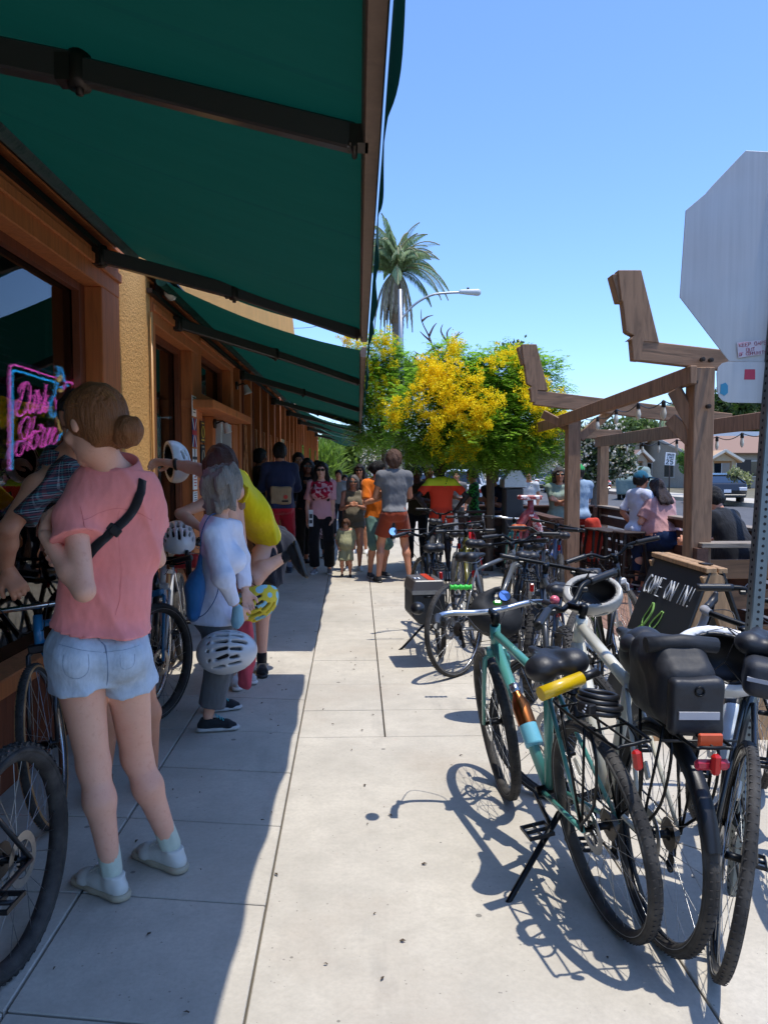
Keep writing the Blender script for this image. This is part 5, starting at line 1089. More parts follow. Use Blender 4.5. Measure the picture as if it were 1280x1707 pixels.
def bike(label, rear, front, lean=0.0, steer=0.0, col='#3c6b66', fork=None, bar='flat', barm=None, key=(.345, .019, '#3a3a3a', False, False, .006), sad=.86, barh=.96, step=.0, tubes=1.0, rack=False, kick=False, fend=False, disc=True, grip='#1a1a1a', cw=-.5, sadw=.075, sadm=None, stem=.07, cat='bicycle', group=None, basket=False, lights=True):
    rear = Vector((rear[0], rear[1], 0)); front = Vector((front[0], front[1], 0)); hd = math.atan2(front.y-rear.y, front.x-rear.x)
    e = empty('bicycle', rear, (lean, 0, hd), label, cat, group); WB = 1.05; rr = key[0]
    FM = mat('paint', col, rough=.28); FK = mat('paint', fork, rough=.3) if fork else FM
    RA, FA, BB = V(0, 0, rr), V(WB, 0, rr), V(.44, 0, .285)
    sdir = V(-.29, 0, .957); adir = V(-.32, 0, .947).normalized()          # seat tube and steering axis
    AX = FA-V(.045, 0, 0); hb = AX+adir*(rr+.07-.0); ht = AX+adir*(barh-rr-.08)
    # axis-aligned points for head tube
    if (ht-hb).length < .09: hb = ht-adir*.1
    stt = BB+sdir*(.50-step*.35); SR = V(0, 0, 1)
    T = tubes
    def tb(nm, a, b_, r1, r2=None, m=None, pts=None): b = MB(); pp = pts or [a, b_]; n = len(pp); r2 = r1 if r2 is None else r2; b.tube(pp, [r1+(r2-r1)*i/(n-1) for i in range(n)], 12); return b.build(nm, m or FM, e)
    tb('head_tube', hb-adir*.01, ht+adir*.01, .021*T**.5)
    tb('top_tube', stt-sdir*.02, ht-adir*.03, .0155*T)
    if step > .5: pass
    tb('down_tube', BB+V(.01, 0, .01), hb+adir*.02, .019*T, .021*T); tb('seat_tube', BB, stt+sdir*.03, .0165*T**.5)
    for s in (-1, 1):
        tb('chainstay', BB+V(-.02, s*.03, 0), RA+V(0, s*.062, 0), .0105, .008); tb('seatstay', stt+V(-.01, s*.015, -.02), RA+V(0, s*.062, 0), .0085, .007)
    sp0 = stt; st_top = BB+sdir*((sad-.055-BB.z)/sdir.z); tb('seatpost', stt, st_top, .0135, m=BLM if col != '#20262a' else ALM); saddle(e, st_top+V(.0, 0, .05)+V(0, 0, 0), wide=sadw, m=sadm)
    # steered parts
    S = Matrix.Translation(AX) @ Matrix.Rotation(steer, 4, adir) @ Matrix.Translation(-AX)
    def st(p): return S @ Vector(p)
    cr = hb-adir*.015
    for s in (-1, 1): tb('fork_blade', None, None, .0125, .0085, FK, [st(cr+V(0, s*.022, 0)), st(cr+V(.004, s*.05, -.03)), st(cr.lerp(FA, .5)+V(0, s*.054, 0)), st(FA+V(0, s*.055, 0))])
    b = MB(); b.box(st(cr), (.05, .09, .04), rot=Matrix.Rotation(steer, 3, adir)); b.build('fork_crown', FK, e, bevel=.008)
    fwc = st(FA); w1 = wheel(e, RA, key, spin=.3, disc=disc, cass=True); w2 = wheel(e, fwc, key, steer=steer, spin=1.1, disc=disc)
    # stem, bar
    top = ht+adir*.05; bc = top+V(stem, 0, .012); tb('stem', None, None, .017, .016, BLM, [st(ht), st(top), st(bc)])
    b = MB(); b.lathe(st(top), adir, [(.019, -.02), (.02, .015), (.012, .022), (0, .022)], 12); b.build('headset', BLM, e)
    bm_ = barm or BLM; rb = .0125
    if bar == 'flat': half = [V(0, 0, 0), V(-.005, .12, 0), V(-.03, .30, .0)]; gs = (.19, .30)
    elif bar == 'riser': half = [V(0, 0, 0), V(0, .06, 0), V(-.005, .13, .04), V(-.02, .2, .045), V(-.06, .34, .04)]; gs = None
    elif bar == 'swept': half = [V(0, 0, 0), V(.015, .07, .0), V(.02, .16, .01), V(.0, .215, .012), V(-.05, .245, .01), V(-.14, .26, .0)]; gs = None
    else: half = [V(0, 0, 0), V(.0, .16, .0), V(.03, .2, 0), V(.085, .205, -.01), V(.1, .207, -.06), V(.07, .21, -.115), V(0, .212, -.13), V(-.04, .214, -.13)]; gs = None
    for_bar = []
    fl = lambda v, s: bc+V(v.x, v.y*s, v.z)
    L_ = [fl(v, -1) for v in reversed(half)]+[fl(v, 1) for v in half[1:]]; pts = spline(L_, 5); b = MB(); b.tube([st(p) for p in pts], rb, 10); b.build('handlebar', bm_, e)
    for s in (-1, 1):
        hp = spline([fl(v, s) for v in half], 6)
        if bar == 'drop': gp = hp[int(len(hp)*.16):]; r_ = .0158
        else: gp = hp[int(len(hp)*(.68)):]; r_ = .0165
        b = MB(); b.tube([st(p) for p in gp], [r_+(.0012 if i % 2 else 0) for i in range(len(gp))], 10); b.build('grip', mat('cloth' if bar == 'drop' else 'plastic', grip), e)
        if bar != 'drop':
            g0, g1 = hp[int(len(hp)*.62)], hp[-1]; dr_ = (g1-g0).normalized()
            b = MB(); b.tube([st(g0), st(g0+V(.04, 0, -.012)), st(g0+V(.055, 0, -.02)+dr_*.05), st(g0+V(.05, 0, -.022)+dr_*.1)], [.007, .006, .005, .006], 6); b.build('brake_lever', BLM, e)
            b = MB(); b.box(st(g0-dr_*.02+V(.0, 0, -.02)), (.04, .03, .022)); b.build('shifter', BLP, e, bevel=.005)
        else:
            k_ = bc+V(.09, s*.206, .005); so_ = Solid(.006, .02); so_.cap(st(k_), st(k_+V(.05, 0, .025)), .017, .015); so_.cap(st(k_+V(.05, 0, .03)), st(k_+V(.055, 0, .055)), .013, .012); so_.build('brake_hood', BLP, e)
            b = MB(); b.tube([st(k_+V(.06, 0, .02)), st(k_+V(.085, 0, -.04)), st(k_+V(.07, 0, -.1))], [.008, .006, .005], 6); b.build('brake_lever', BLM, e)
        # cables
        q0 = hp[int(len(hp)*.55)] if bar != 'drop' else bc+V(.09, s*.2, 0); b = MB(); b.tube([st(p) for p in spline([q0+V(.02, 0, -.01), q0.lerp(bc, .35)+V(.13, 0, .02 if bar != 'drop' else 0), bc+V(.08, s*.05, -.09), cr+V(.02, s*.02, .08)], 6)], .0024, 5); b.build('cable', BLP, e)
    crank(e, BB, cw, ra=RA)
    if rack:
        rz = 2*rr+.045; rm2 = BLM; b = MB()
        x0, x1, hw = .16, -.30, .055
        b.tube(spline([(x0, -hw*.5, rz), (x0-.06, -hw, rz), (x1+.03, -hw, rz), (x1, -hw*.6, rz), (x1, hw*.6, rz), (x1+.03, hw, rz), (x0-.06, hw, rz), (x0, hw*.5, rz)], 4), .0055, 6)
        for xx in (x0-.08, x0-.2, x0-.32): b.tube([(xx, -hw, rz), (xx, hw, rz)], .004, 6)
        b.tube([(x0, 0, rz), (x1, 0, rz)], .004, 6)
        for s in (-1, 1):
            b.tube([(.0, s*.066, rr), (.06, s*(hw+.004), rz)], .005, 6); b.tube([(-.0, s*.066, rr), (-.12, s*(hw+.006), rz)], .005, 6); b.tube(spline([(-.0, s*.068, rr+.02), (-.15, s*.075, rr+.16), (-.2, s*.072, rz-.07), (-.16, s*(hw+.006), rz)], 4), .005, 6)
            b.tube([(x0, s*hw*.5, rz), stt+V(-.02, s*.02, -.03)], .004, 6)
        b.build('rear_rack', rm2, e); b = MB(); b.box((x1-.016, 0, rz-.042), (.022, .026, .058)); b.build('tail_light', mat('plastic', '#b01c18', rough=.2), e, bevel=.007)
    elif lights: b = MB(); p = st_top-sdir*.09+V(-.03, 0, 0); b.box(p, (.03, .03, .055)); b.build('tail_light', mat('plastic', '#c61f1a', rough=.12), e, bevel=.008)
    if fend:
        for c, a0, a1, nm in ((RA, 55, 162, 'mudguard'), (fwc, 35, 165, 'mudguard')):
            vs = []; n = 20; rf = key[0]+.014
            for i in range(n+1):
                a = R(a0+(a1-a0)*i/n)
                for o, dz in ((-.023, -.01), (-.016, 0), (.016, 0), (.023, -.01)): vs.append(V(c.x+(rf+dz)*math.cos(a), c.y+o, c.z+(rf+dz)*math.sin(a)))
            b = MB(); b.add(vs, [(i*4+k, i*4+k+1, i*4+k+5, i*4+k+4) for i in range(n) for k in range(3)], True); o = b.build(nm, BLP, e)
    if kick: b = MB(); b.tube([(.28, .03, .27), (.20, .30, .03-.0), (.19, .33, .008)], [.012, .010, .013], 8); b.build('kickstand', BLM, e)
    e['_x'] = 1; del e['_x']
    BIKES[label] = (e, dict(RA=RA, FA=FA, BB=BB, st=st, bc=bc, top=top, stt=stt, st_top=st_top, ht=ht, hb=hb, rr=rr)); return e
def wpt(lab, p):   # a point on a bike in place coordinates
    e = BIKES[lab][0]; M4 = Matrix.Translation(e.location) @ e.rotation_euler.to_matrix().to_4x4(); return M4 @ Vector(p), M4.to_3x3()

T1 = 'teal hybrid bicycle with a silver swept bar, standing on its kickstand nearest the camera'
bike(T1, (.835, 2.419), (.673, 3.456), lean=R(-8.7), steer=R(-6), col='#4f9288', bar='swept', barm=ALM, key=(.345, .021, '#3a3a3a', False, False, .006), sad=.845, barh=.945, rack=True, kick=True, grip='#2a2a2a', sadw=.098, cw=.35, tubes=1.15)
T2 = 'cream framed electric bicycle with a large black bag on its rack'
bike(T2, (.945, 2.345), (.905, 3.385), lean=R(1.5), steer=R(46), col='#cfcbb8', fork='#1c1c1c', bar='riser', key=(.345, .022, '#2a2a2a', False, False, .008), sad=.92, barh=.98, rack=True, cw=1.2, tubes=1.5, fend=True)
T3 = 'dark drop bar road bicycle with grey tape leaning beside the stop sign post'
bike(T3, (1.076, 2.22), (1.491, 3.184), lean=R(7.5), steer=R(-22), col='#20262a', bar='drop', key=(.345, .016, '#2b2b2b', False, False, .014), sad=.97, barh=.93, grip='#8f8d8c', cw=-1.2, sadw=.07)
# cylinder lock, cable lock, bottle on the teal bike
p, M3 = wpt(T1, (.10, 0, .80)); e = empty('pannier_lock', p, label='yellow tube shaped U-lock lying across the teal bike rack', cat='lock'); b = MB()
ax1 = M3 @ V(.25, -1, .05).normalized(); b.tube([V(0, 0, 0)-ax1*.12, ax1*.05], .024, 14); b.build('lock_body', mat('paint', '#d9b414'), e); b = MB(); b.tube([ax1*.05, ax1*.12], .015, 10); b.build('lock_end', BLP, e)
p, M3 = wpt(T1, (-.10, 0, .76)); e = empty('cable_lock', p, label='coiled black combination cable lock on the teal bike rack', cat='lock'); b = MB()
for k, (dx, dz, rr_) in enumerate(((0, 0, .058), (.006, .016, .060), (-.004, .032, .056), (.003, .047, .055))): b.ring((dx, .004*k, dz+.008), (.12, .1, 1), rr_, .009, 28, 8)
b.build('cable', BLP, e); b = MB(); b.box((-.05, -.04, .03), (.03, .055, .032), rot=(0, 0, .5)); b.build('dial_block', BLP, e, bevel=.004); b = MB()
for i in range(4):
    for j in range(3): b.box((-.063+.003*j, -.058+.011*i, .024+.009*j), (.004, .004, .004))
b.build('digits', mat('flat', '#d0d0d0'), e)
p, M3 = wpt(T1, (.60, 0, .50)); dr_ = (M3 @ V(.62, 0, .78)).normalized(); e = empty('water_bottle', p, label='copper and pale blue steel bottle in the teal bike frame', cat='bottle')
b = MB(); b.lathe(dr_*-.1, dr_, [(0, 0), (.035, 0), (.036, .01), (.036, .085)], 20); b.build('label_band', mat('plastic', '#6fb6c9', rough=.35), e)
b = MB(); b.lathe(dr_*-.1, dr_, [(.0365, .085), (.0365, .16), (.03, .19), (.018, .215), (.017, .225)], 20); b.build('bottle_body', mat('metal', '#b06a3a', rough=.3), e)
b = MB(); b.lathe(dr_*-.1, dr_, [(.018, .225), (.02, .23), (.02, .26), (0, .262)], 16); b.build('cap', ALM, e)
def bottle(lab, loc, d, label, c='#b9c2c8', cage=True, par_cap='#1b1b1c', s=1.0):
    p, M3 = wpt(lab, loc); dr_ = (M3 @ Vector(d)).normalized(); e = empty('water_bottle', p, label=label, cat='bottle')
    b = MB(); b.lathe((0, 0, 0), dr_, [(0, -.1*s), (.034*s, -.1*s), (.037*s, -.09*s), (.037*s, .02*s), (.033*s, .035*s), (.036*s, .05*s), (.036*s, .085*s), (.03*s, .1*s)], 20); b.build('bottle_body', mat('plastic', c, rough=.25), e)
    b = MB(); b.lathe((0, 0, 0), dr_, [(.032*s, .095*s), (.032*s, .115*s), (.015*s, .125*s), (.013*s, .15*s), (0, .152*s)], 16); b.build('cap', mat('plastic', par_cap), e)
bottle(T3, (.62, 0, .52), (.6, 0, .8), 'clear grey plastic bottle in the cage of the road bicycle', s=1.15)
# black pannier on the rack of the cream bike
p, M3 = wpt(T2, (-.02, 0, .835)); e = empty('rack_bag', p, label='big black roll top bag strapped on the rear rack of the cream bicycle', cat='bag'); Bx = [M3 @ V(1, 0, 0), M3 @ V(0, 1, 0), M3 @ V(0, 0, 1)]
s_ = Solid(.009, .05); s_.box((0, 0, 0), (.15, .088, .10), Bx, .05); s_.box(Bx[2]*.10+Bx[0]*.02, (.11, .08, .045), Bx, .04, k=.04); s_.noise(.009, 9, (1, 1, 1)); s_.noise(.006, 12, (1, 1, .7), seed=101); s_.build('bag_body', mat('bag', '#1e1f22', rough=.62), e)
b = MB(); b.tube([Bx[2]*.135+Bx[1]*(-.11)+Bx[0]*(-.06), Bx[2]*.145-Bx[0]*.06, Bx[2]*.135+Bx[1]*.11+Bx[0]*(-.06)], .024, 10); b.build('rolled_top', mat('bag', '#1b1c1f', rough=.62), e)
s_ = Solid(.008, .02); s_.box(Bx[0]*-.16+Bx[2]*-.02, (.028, .08, .085), Bx, .02); s_.noise(.003, 16); s_.build('end_pocket', mat('bag', '#1e1f22', rough=.5), e)
M4 = Matrix(([*Bx[0]], [*Bx[1]], [*Bx[2]])).transposed(); b = MB(); b.box(Bx[0]*-.191-Bx[2]*.04, (.006, .12, .022), rot=M4); b.build('reflective_strip', mat('flat', '#a6a6a8'), e)
b = MB(); b.ring(Bx[0]*-.190+Bx[2]*.03, Bx[0], .013, .003, 16, 6); b.build('d_ring', BLM, e)
b = MB(); b.tube([Bx[0]*-.2+Bx[1]*.11-Bx[2]*.11, Bx[0]*-.2-Bx[1]*.11-Bx[2]*.11], .004, 6); b.build('strap', BLP, e)
s_ = Solid(.008, .06); s_.ell(Bx[0]*.2+Bx[2]*.05, (.09, .085, .09), Bx); s_.noise(.006, 9); s_.build('shoulder_pouch', LEA, e)
b = MB(); b.box(Bx[0]*-.26-Bx[2]*.09, (.012, .07, .045), rot=M4); b.build('orange_tag', mat('plastic', '#c3502a', rough=.3), e, bevel=.004)
b = MB(); b.box(Bx[0]*-.275-Bx[2]*.15, (.02, .10, .03), rot=M4); b.build('rear_reflector', mat('plastic', '#a3283a', rough=.12), e, bevel=.008)
# saddle bag on the road bike
p, M3 = wpt(T3, (.10, 0, .885)); e = empty('saddle_bag', p, label='dark grey wedge saddle bag under the road bicycle saddle', cat='bag'); Bx = [M3 @ V(1, 0, 0), M3 @ V(0, 1, 0), M3 @ V(0, 0, 1)]
s_ = Solid(.007, .03); s_.box((0, 0, 0), (.09, .05, .055), Bx, .03); s_.noise(.003, 14); s_.build('bag_body', mat('bag', '#23262d', rough=.6), e); M4 = Matrix(([*Bx[0]], [*Bx[1]], [*Bx[2]])).transposed(); b = MB(); b.box(Bx[0]*-.088, (.01, .09, .012), rot=M4); b.build('reflective_strip', mat('flat', '#9b9da3'), e)

# ---------------------------------------------------------------- helmets
def helmet(p, up, fwd, col, label, s=1.0, inner='#101011', straps=True, h=.0065, group=None, paint=None):
    up, fwd = Vector(up).normalized(), Vector(fwd); fwd = (fwd-up*fwd.dot(up)).normalized(); sd_ = fwd.cross(up)
    e = empty('cycle_helmet', p, label=label, cat='helmet', group=group); c = V(0, 0, 0)
    def q(f, r_, u): return c+fwd*f*s+sd_*r_*s+up*u*s
    B = [fwd, sd_, up]; S_ = Solid(h, .012); S_.ell(q(0, 0, 0), (.148*s, .112*s, .125*s), B); S_.ell(q(-.06, 0, .02), (.10*s, .09*s, .085*s), B, k=.05)
    S_.ell(q(0, 0, -.012), (.122*s, .088*s, .103*s), B, op='s', k=.008); S_.clip(q(.02, 0, -.03), -up*.97+fwd*.1)
    def vent(f0, r0, f1, r1, wv):
        a = V(f0, r0, math.sqrt(max(.0009, 1-(f0/.148)**2-(r0/.112)**2))*.125); b = V(f1, r1, math.sqrt(max(.0009, 1-(f1/.148)**2-(r1/.112)**2))*.125)
        for sc_ in (1.0, .9, .82): S_.cap(q(*(a*sc_)), q(*(b*sc_)), wv*s, wv*.8*s, op='s', k=.004)
    for r_ in (-.07, -.036, 0, .036, .07):
        for f0, f1 in ((.112-abs(r_)*.6, .05-abs(r_)*.2), (.02, -.045), (-.072, -.115+abs(r_)*.35)): vent(f0, r_, f1, r_*1.12, .0098)
    for sg_ in (-1, 1): vent(.075, sg_*.088, .02, sg_*.1, .009); vent(-.01, sg_*.102, -.065, sg_*.094, .009)
    S_.build('shell', paint or mat('paint', col, rough=.3), e)
    I_ = Solid(h*1.3, .01); I_.ell(q(0, 0, -.006), (.128*s, .094*s, .108*s), B); I_.ell(q(0, 0, -.016), (.110*s, .078*s, .092*s), B, op='s'); I_.clip(q(.02, 0, -.028), -up*.97+fwd*.1); I_.build('liner', mat('plastic', inner), e)
    if straps:
        b = MB()
        for sg_ in (-1, 1):
            J_ = q(.0, sg_*.06, -.12); b.tube([q(.07, sg_*.085, -.02), J_], .004, 5, flat=.3); b.tube([q(-.06, sg_*.085, -.02), J_], .004, 5, flat=.3); b.tube([J_, q(.02, sg_*.01, -.17)], .004, 5, flat=.3)
        b.build('strap', mat('cloth', '#1a1a1b'), e)
    return e
helmet(P(1203, 1103, 2.5), (.25, .7, -.6), (.8, -.3, -.1), '#dfe0df', 'white helmet hanging upside down on the road bicycle bars', 1.05)
helmet(P(990, 990, 3.45), (.45, .55, -.75), (.7, -.6, .1), '#b5b2a8', 'black and cream helmet hung from the cream bicycle handlebar', .88)

# ---------------------------------------------------------------- the tangle of bikes behind
BK_ = [ # label, rear px/py, front px/py, opts
 ('black city bicycle with a grey mirror bar and a black box on its rack', (735, 1092), (700, 1010), dict(col='#1d1f20', bar='riser', rack=True, kick=True, steer=R(20), lean=R(-3), fend=True)),
 ('silver forked bicycle seen side on behind the teal one', (762, 1128), (915, 1075), dict(col='#55585a', fork='#a9aba8', bar='flat', steer=R(12), lean=R(-4), key=(.345, .019, '#b4b4b4', False, False, .006))),
 ('grey mountain bicycle between the teal and cream bicycles', (930, 1265), (870, 1130), dict(col='#3a3d40', bar='flat', steer=R(-18), lean=R(3), key=(.345, .026, '#2a2a2a', True, False, .006))),
 ('dark commuter bicycle with a torn black basket bag', (870, 1125), (840, 1020), dict(col='#24282b', bar='riser', rack=True, lean=R(3), steer=R(15))),
 ('white forked bicycle whose front wheel stands before the chalkboard', (980, 1200), (1075, 1115), dict(col='#1a1c1e', fork='#e0e0de', bar='riser', lean=R(-5), steer=R(35), key=(.345, .02, '#c0c0c0', False, False, .01))),
 ('red framed bicycle leaning in the middle of the tangle', (800, 1000), (775, 950), dict(col='#b3202a', bar='flat', lean=R(-5), steer=R(-12))),
 ('dark bicycle nearest the crowd with a rear red light', (715, 985), (745, 940), dict(col='#202325', bar='riser', lean=R(4), key=(.345, .02, '#777777', False, False, .006))),
 ('teal city bicycle with an orange saddle beside the red rack', (860, 1010), (835, 965), dict(col='#2e8a80', bar='swept', barm=ALM, lean=R(3), sadm=mat('bag', '#b4562a', rough=.5), key=(.345, .018, '#b0b0b0', False, True, .006))),
 ('black bicycle with chrome lever bar behind the city bicycle', (765, 1035), (800, 985), dict(col='#26282b', bar='drop', lean=R(-3), steer=R(10), key=(.345, .016, '#8f8f8f', False, False, .008))),
 ('blue grey bicycle parked right of the red rack', (925, 1040), (905, 985), dict(col='#39465a', bar='flat', lean=R(4), steer=R(-20))),
 ('black touring bicycle with an orange rear reflector', (890, 1085), (925, 1030), dict(col='#1b1c1f', bar='riser', lean=R(-3), rack=True, steer=R(-10))),
 ('yellow trimmed bicycle half hidden by the black box', (790, 1075), (745, 1000), dict(col='#6a6418', bar='flat', lean=R(2), steer=R(8), key=(.345, .018, '#aaaaaa', False, False, .006))),
 ('dark bicycle partly seen behind the perforated sign post at the right edge', (1330, 1500), (1262, 1300), dict(col='#30343a', bar='riser', lean=R(2))),
]
for lab, r_, f_, o in BK_:
    a, b_ = G(*r_), G(*f_); d = (b_-a).normalized(); mid = (a+b_)/2
    bike(lab, a, a+d*1.05, group='bicycles parked along the kerb', **o)
for l in (T1, T2, T3): BIKES[l][0]['group'] = 'bicycles parked along the kerb'
# black cargo box
s0 = P(708, 990, 5.85); e = empty('cargo_box', s0, (0, 0, .12), 'black hard cargo box with silver corners and an orange stripe on the lid', 'box')
wb_, hb_ = .125, .17; pr = [(-wb_, -.15), (-wb_, .06), (-wb_*.85, .12), (wb_*.85, .12), (wb_, .06), (wb_, -.15), (wb_*.55, -.21), (-wb_*.55, -.21)]
b = MB(); b.prism([(x, -.15, z) for x, z in pr], (0, .34, 0)); b.build('shell', mat('plastic', '#1f2122', rough=.5), e, bevel=.012)
b = MB(); b.prism([(x*1.02, -.155, z) for x, z in ((-wb_, .06), (-wb_*.85, .125), (wb_*.85, .125), (wb_, .06), (wb_, .02), (-wb_, .02))], (0, .35, 0)); b.build('lid', mat('plastic', '#5a5654', rough=.4), e, bevel=.008)
b = MB(); b.box((.02, .02, .128), (.05, .33, .006)); b.build('stripe', mat('paint', '#e1441a'), e); b = MB(); b.bar((-wb_*1.03, -.158, .035), (wb_*1.03, -.158, .035), .006, .03); b.build('trim', ALM, e); b = MB(); b.tube([(-.04, -.16, .0), (.04, -.16, 0)], .006, 6); b.build('handle', BLM, e)
b = MB(); [b.ring((x, -.06, .13), (0, 0, 1), .016, .005, 12, 5) for x in (-.06, -.09)]; b.build('latch', ALM, e)
# black tote bag on the bars, green grip rest
s0 = P(828, 1010, 4.5); e = empty('tote_bag', s0, label='slumped black fabric bag with a green lock inside hanging behind the teal handlebar', cat='bag'); s_ = Solid(.012, .06); s_.ell((0, 0, -.08), (.16, .12, .11)); s_.cap((-.08, 0, 0), (.0, 0, .10), .06, .02); s_.cap((.08, 0, 0), (.02, 0, .09), .06, .02); s_.ell((0, -.05, .05), (.05, .05, .05), op='s'); s_.noise(.012, 9); s_.build('bag_body', mat('bag', '#1b1c1d', rough=.75), e); b = MB(); b.box((-.01, -.07, .03), (.05, .03, .03)); b.build('green_lock', mat('paint', '#3fae3a'), e, bevel=.01)
s0 = P(768, 979, 4.9); e = empty('hand_rest', s0, label='bright green ribbed foam grip behind the black cargo box', cat='grip'); b = MB(); b.tube([(-.07+.14*i/16, 0, 0) for i in range(17)], [.016+.004*math.cos(i*1.57) for i in range(17)], 10); b.build('grip', mat('plastic', '#39c23a'), e)
# round bar mirror
p = P(655, 886, 6.6); e = empty('bar_mirror', p, label='small round mirror on the end of a handlebar', cat='mirror'); b = MB(); b.lathe((0, 0, 0), (.1, -1, .1), [(0, -.01), (.035, -.006), (.037, .0), (.034, .004)], 18); b.build('housing', BLP, e); b = MB(); b.lathe((0, 0, 0), (.1, -1, .1), [(.033, .0045), (0, .0048)], 18); b.build('glass', mat('metal', '#b5cdf0', rough=.03), e); b = MB(); b.tube([(0, .01, 0), (.08, .02, .01), (.3, .02, .02)], .008, 6); b.build('stalk', BLM, e)
p = P(772, 966, 3.05); 
p = P(924, 1000, 3.2); e = empty('bell', p, label='pink dome bell on the cream bicycle handlebar', cat='bell'); b = MB(); b.lathe((0, 0, 0), (-.5, -.6, .4), [(.02, -.008), (.02, 0), (.017, .01), (.009, .018), (0, .02)], 14); b.build('dome', mat('paint', '#d8606a'), e)
# front lamp on teal bar, computer
p, M3 = wpt(T1, (.90, -.08, .95)); e = empty('bar_mirror', p, label='oval mirror clipped to the teal bicycle bar', cat='mirror'); b = MB(); b.lathe((0, 0, 0), (.1, -.8, .6), [(0, -.012), (.028, -.008), (.03, .0), (.026, .003)], 18); b.build('housing', BLP, e); b = MB(); b.lathe((0, 0, 0), (.1, -.8, .6), [(.025, .0035), (0, .004)], 18); b.build('glass', mat('metal', '#8fb0e0', rough=.03), e)
p, M3 = wpt(T1, (.80, .33, .99)); e = empty('bar_light', p, label='black egg shaped bar light at the left end of the teal bicycle bar', cat='lamp'); s_ = Solid(.005, .01); s_.ell((0, 0, 0), (.03, .038, .027)); s_.build('housing', BLP, e)
# ---------------------------------------------------------------- bikes at the shop front
bike('mountain bicycle with a knobby black tyre at the left edge of the picture', (-1.03, 2.27), (-1.10, 1.20), lean=R(2), steer=R(3), col='#1b1c1e', fork='#191a1b', bar='flat', key=(.336, .028, '#b8babb', True, False, .006), group='bicycles leaning at the shop front', sad=.8, barh=.84)
bike('blue bicycle with tan wall tyres steadied by the man in plaid', (-1.40, 4.27), (-1.285, 3.231), lean=R(8), steer=R(4), col='#2a78a8', fork='#14161c', bar='flat', barm=CHR, key=(.345, .018, '#b8b8b8', False, True, .006), disc=False, group='bicycles leaning at the shop front')
bike('black bicycle with wide tyres behind the pink shirted woman', (-1.5, 5.57), (-1.172, 4.551), lean=R(1), steer=R(-40), col='#1c2024', fork='#2b6f9c', bar='flat', key=(.355, .03, '#202020', False, False, .008), group='bicycles leaning at the shop front')
bike('silver rimmed bicycle behind the wide black tyre', (-1.45, 6.0), (-1.32, 5.0), lean=R(-2), steer=R(-8), col='#c2c6c9', bar='drop', key=(.345, .015, '#d0d2d4', False, False, .012), disc=False, group='bicycles leaning at the shop front')
bike('dark bicycle propped against the shop past the lady in white', (-1.35, 7.1), (-1.40, 6.1), lean=R(2), steer=R(10), col='#5a1f1f', bar='riser', key=(.345, .018, '#a0a0a0', False, False, .006), group='bicycles leaning at the shop front')
helmet(P(297, 903, 5.1), (.1, -.4, 1), (.3, -1, -.2), '#e4e6e6', 'white vented helmet sitting on a handlebar behind the pink shirt')
e = empty('bar_bag', P(312, 935, 5.2), label='small red and black pouch under the white helmet', cat='bag'); s_ = Solid(.01, .03); s_.box((0, 0, 0), (.09, .05, .05), rd=.03); s_.noise(.004, 13); s_.build('bag_body', mat('bag', '#b02a2c', rough=.5), e)
# wiring of helmets used by people is placed with them
# ---------------------------------------------------------------- red arched bike rack
e = empty('bike_rack', G(885, 1000), label='peeling red and white arched pipe bike rack with a flat top plate', cat='bike rack'); O = Vector(e.location); YR = O.y
RD = NT('peeling_paint'); _c = RD.co(); _n = RD.noise(_c, 14, 5, .7); RD.set(RD.ramp(_n, [(.50, '#9c3a3c'), (.56, '#e2d6d2')]), .5); RD.bump(_n, .3, .004); RD = RD.m; RD2 = NT('faded_red_paint'); _c = RD2.co(); _n = RD2.noise(_c, 9, 5, .7); RD2.set(RD2.ramp(_n, [(.45, '#8a2f33'), (.8, '#c08a88')]), .5); RD2 = RD2.m
def rp(px, py, dy=0): return P(px, py, YR+dy)-O
b = MB(); b.tube(spline([rp(868, 1000), rp(864, 950), rp(862, 905), rp(866, 878), rp(876, 860), rp(886, 852)], 5), .052, 12); b.build('left_pipe', RD2, e)
b = MB(); b.tube(spline([rp(878, 1000, .06), rp(876, 950, .06), rp(874, 910, .06), rp(880, 880, .06), rp(890, 864, .06)], 5), .03, 10); b.build('inner_pipe', RD2, e)
b = MB(); b.tube(spline([rp(880, 858), rp(890, 864), rp(898, 885), rp(904, 920), rp(907, 960), rp(908, 1010)], 5), .05, 12); b.build('right_pipe', RD, e)
b = MB(); b.tube([rp(885, 862), rp(884, 834)], .035, 12); b.build('neck', RD2, e)
b = MB(); b.box(rp(883, 829), (.27, .14, .05)); b.build('top_plate', RD, e, bevel=.012)
b = MB(); b.box(rp(912, 925)+V(.03, -.05, 0), (.19, .01, .13), rot=(0, .06, 0)); b.build('placard', mat('paint', '#cfd9ea'), e, bevel=.002)
b = MB(); b.box(rp(912, 925)+V(.03, -.058, 0), (.14, .006, .05), rot=(0, .06, 0)); b.build('placard_print', mat('flat', '#2f62b0'), e)
# pay station
e = empty('litter_bin', P(853, 960, 11.0), label='dark grey street bin with a silver gabled hood behind the crowd', cat='bin'); c0 = Vector(e.location); c0.z = 0; e.location = c0
b = MB(); b.box((0, 0, .62), (.26, .3, 1.24)); b.build('cabinet', mat('paint', '#33373b', rough=.5), e, bevel=.02)
b = MB(); b.prism([(-.16, -.17, 1.24), (-.16, -.17, 1.36), (-.08, -.17, 1.5), (.08, -.17, 1.5), (.16, -.17, 1.36), (.16, -.17, 1.24)], (0, .34, 0)); b.build('hood', mat('metal', '#c5c8ca', rough=.4), e, bevel=.012)
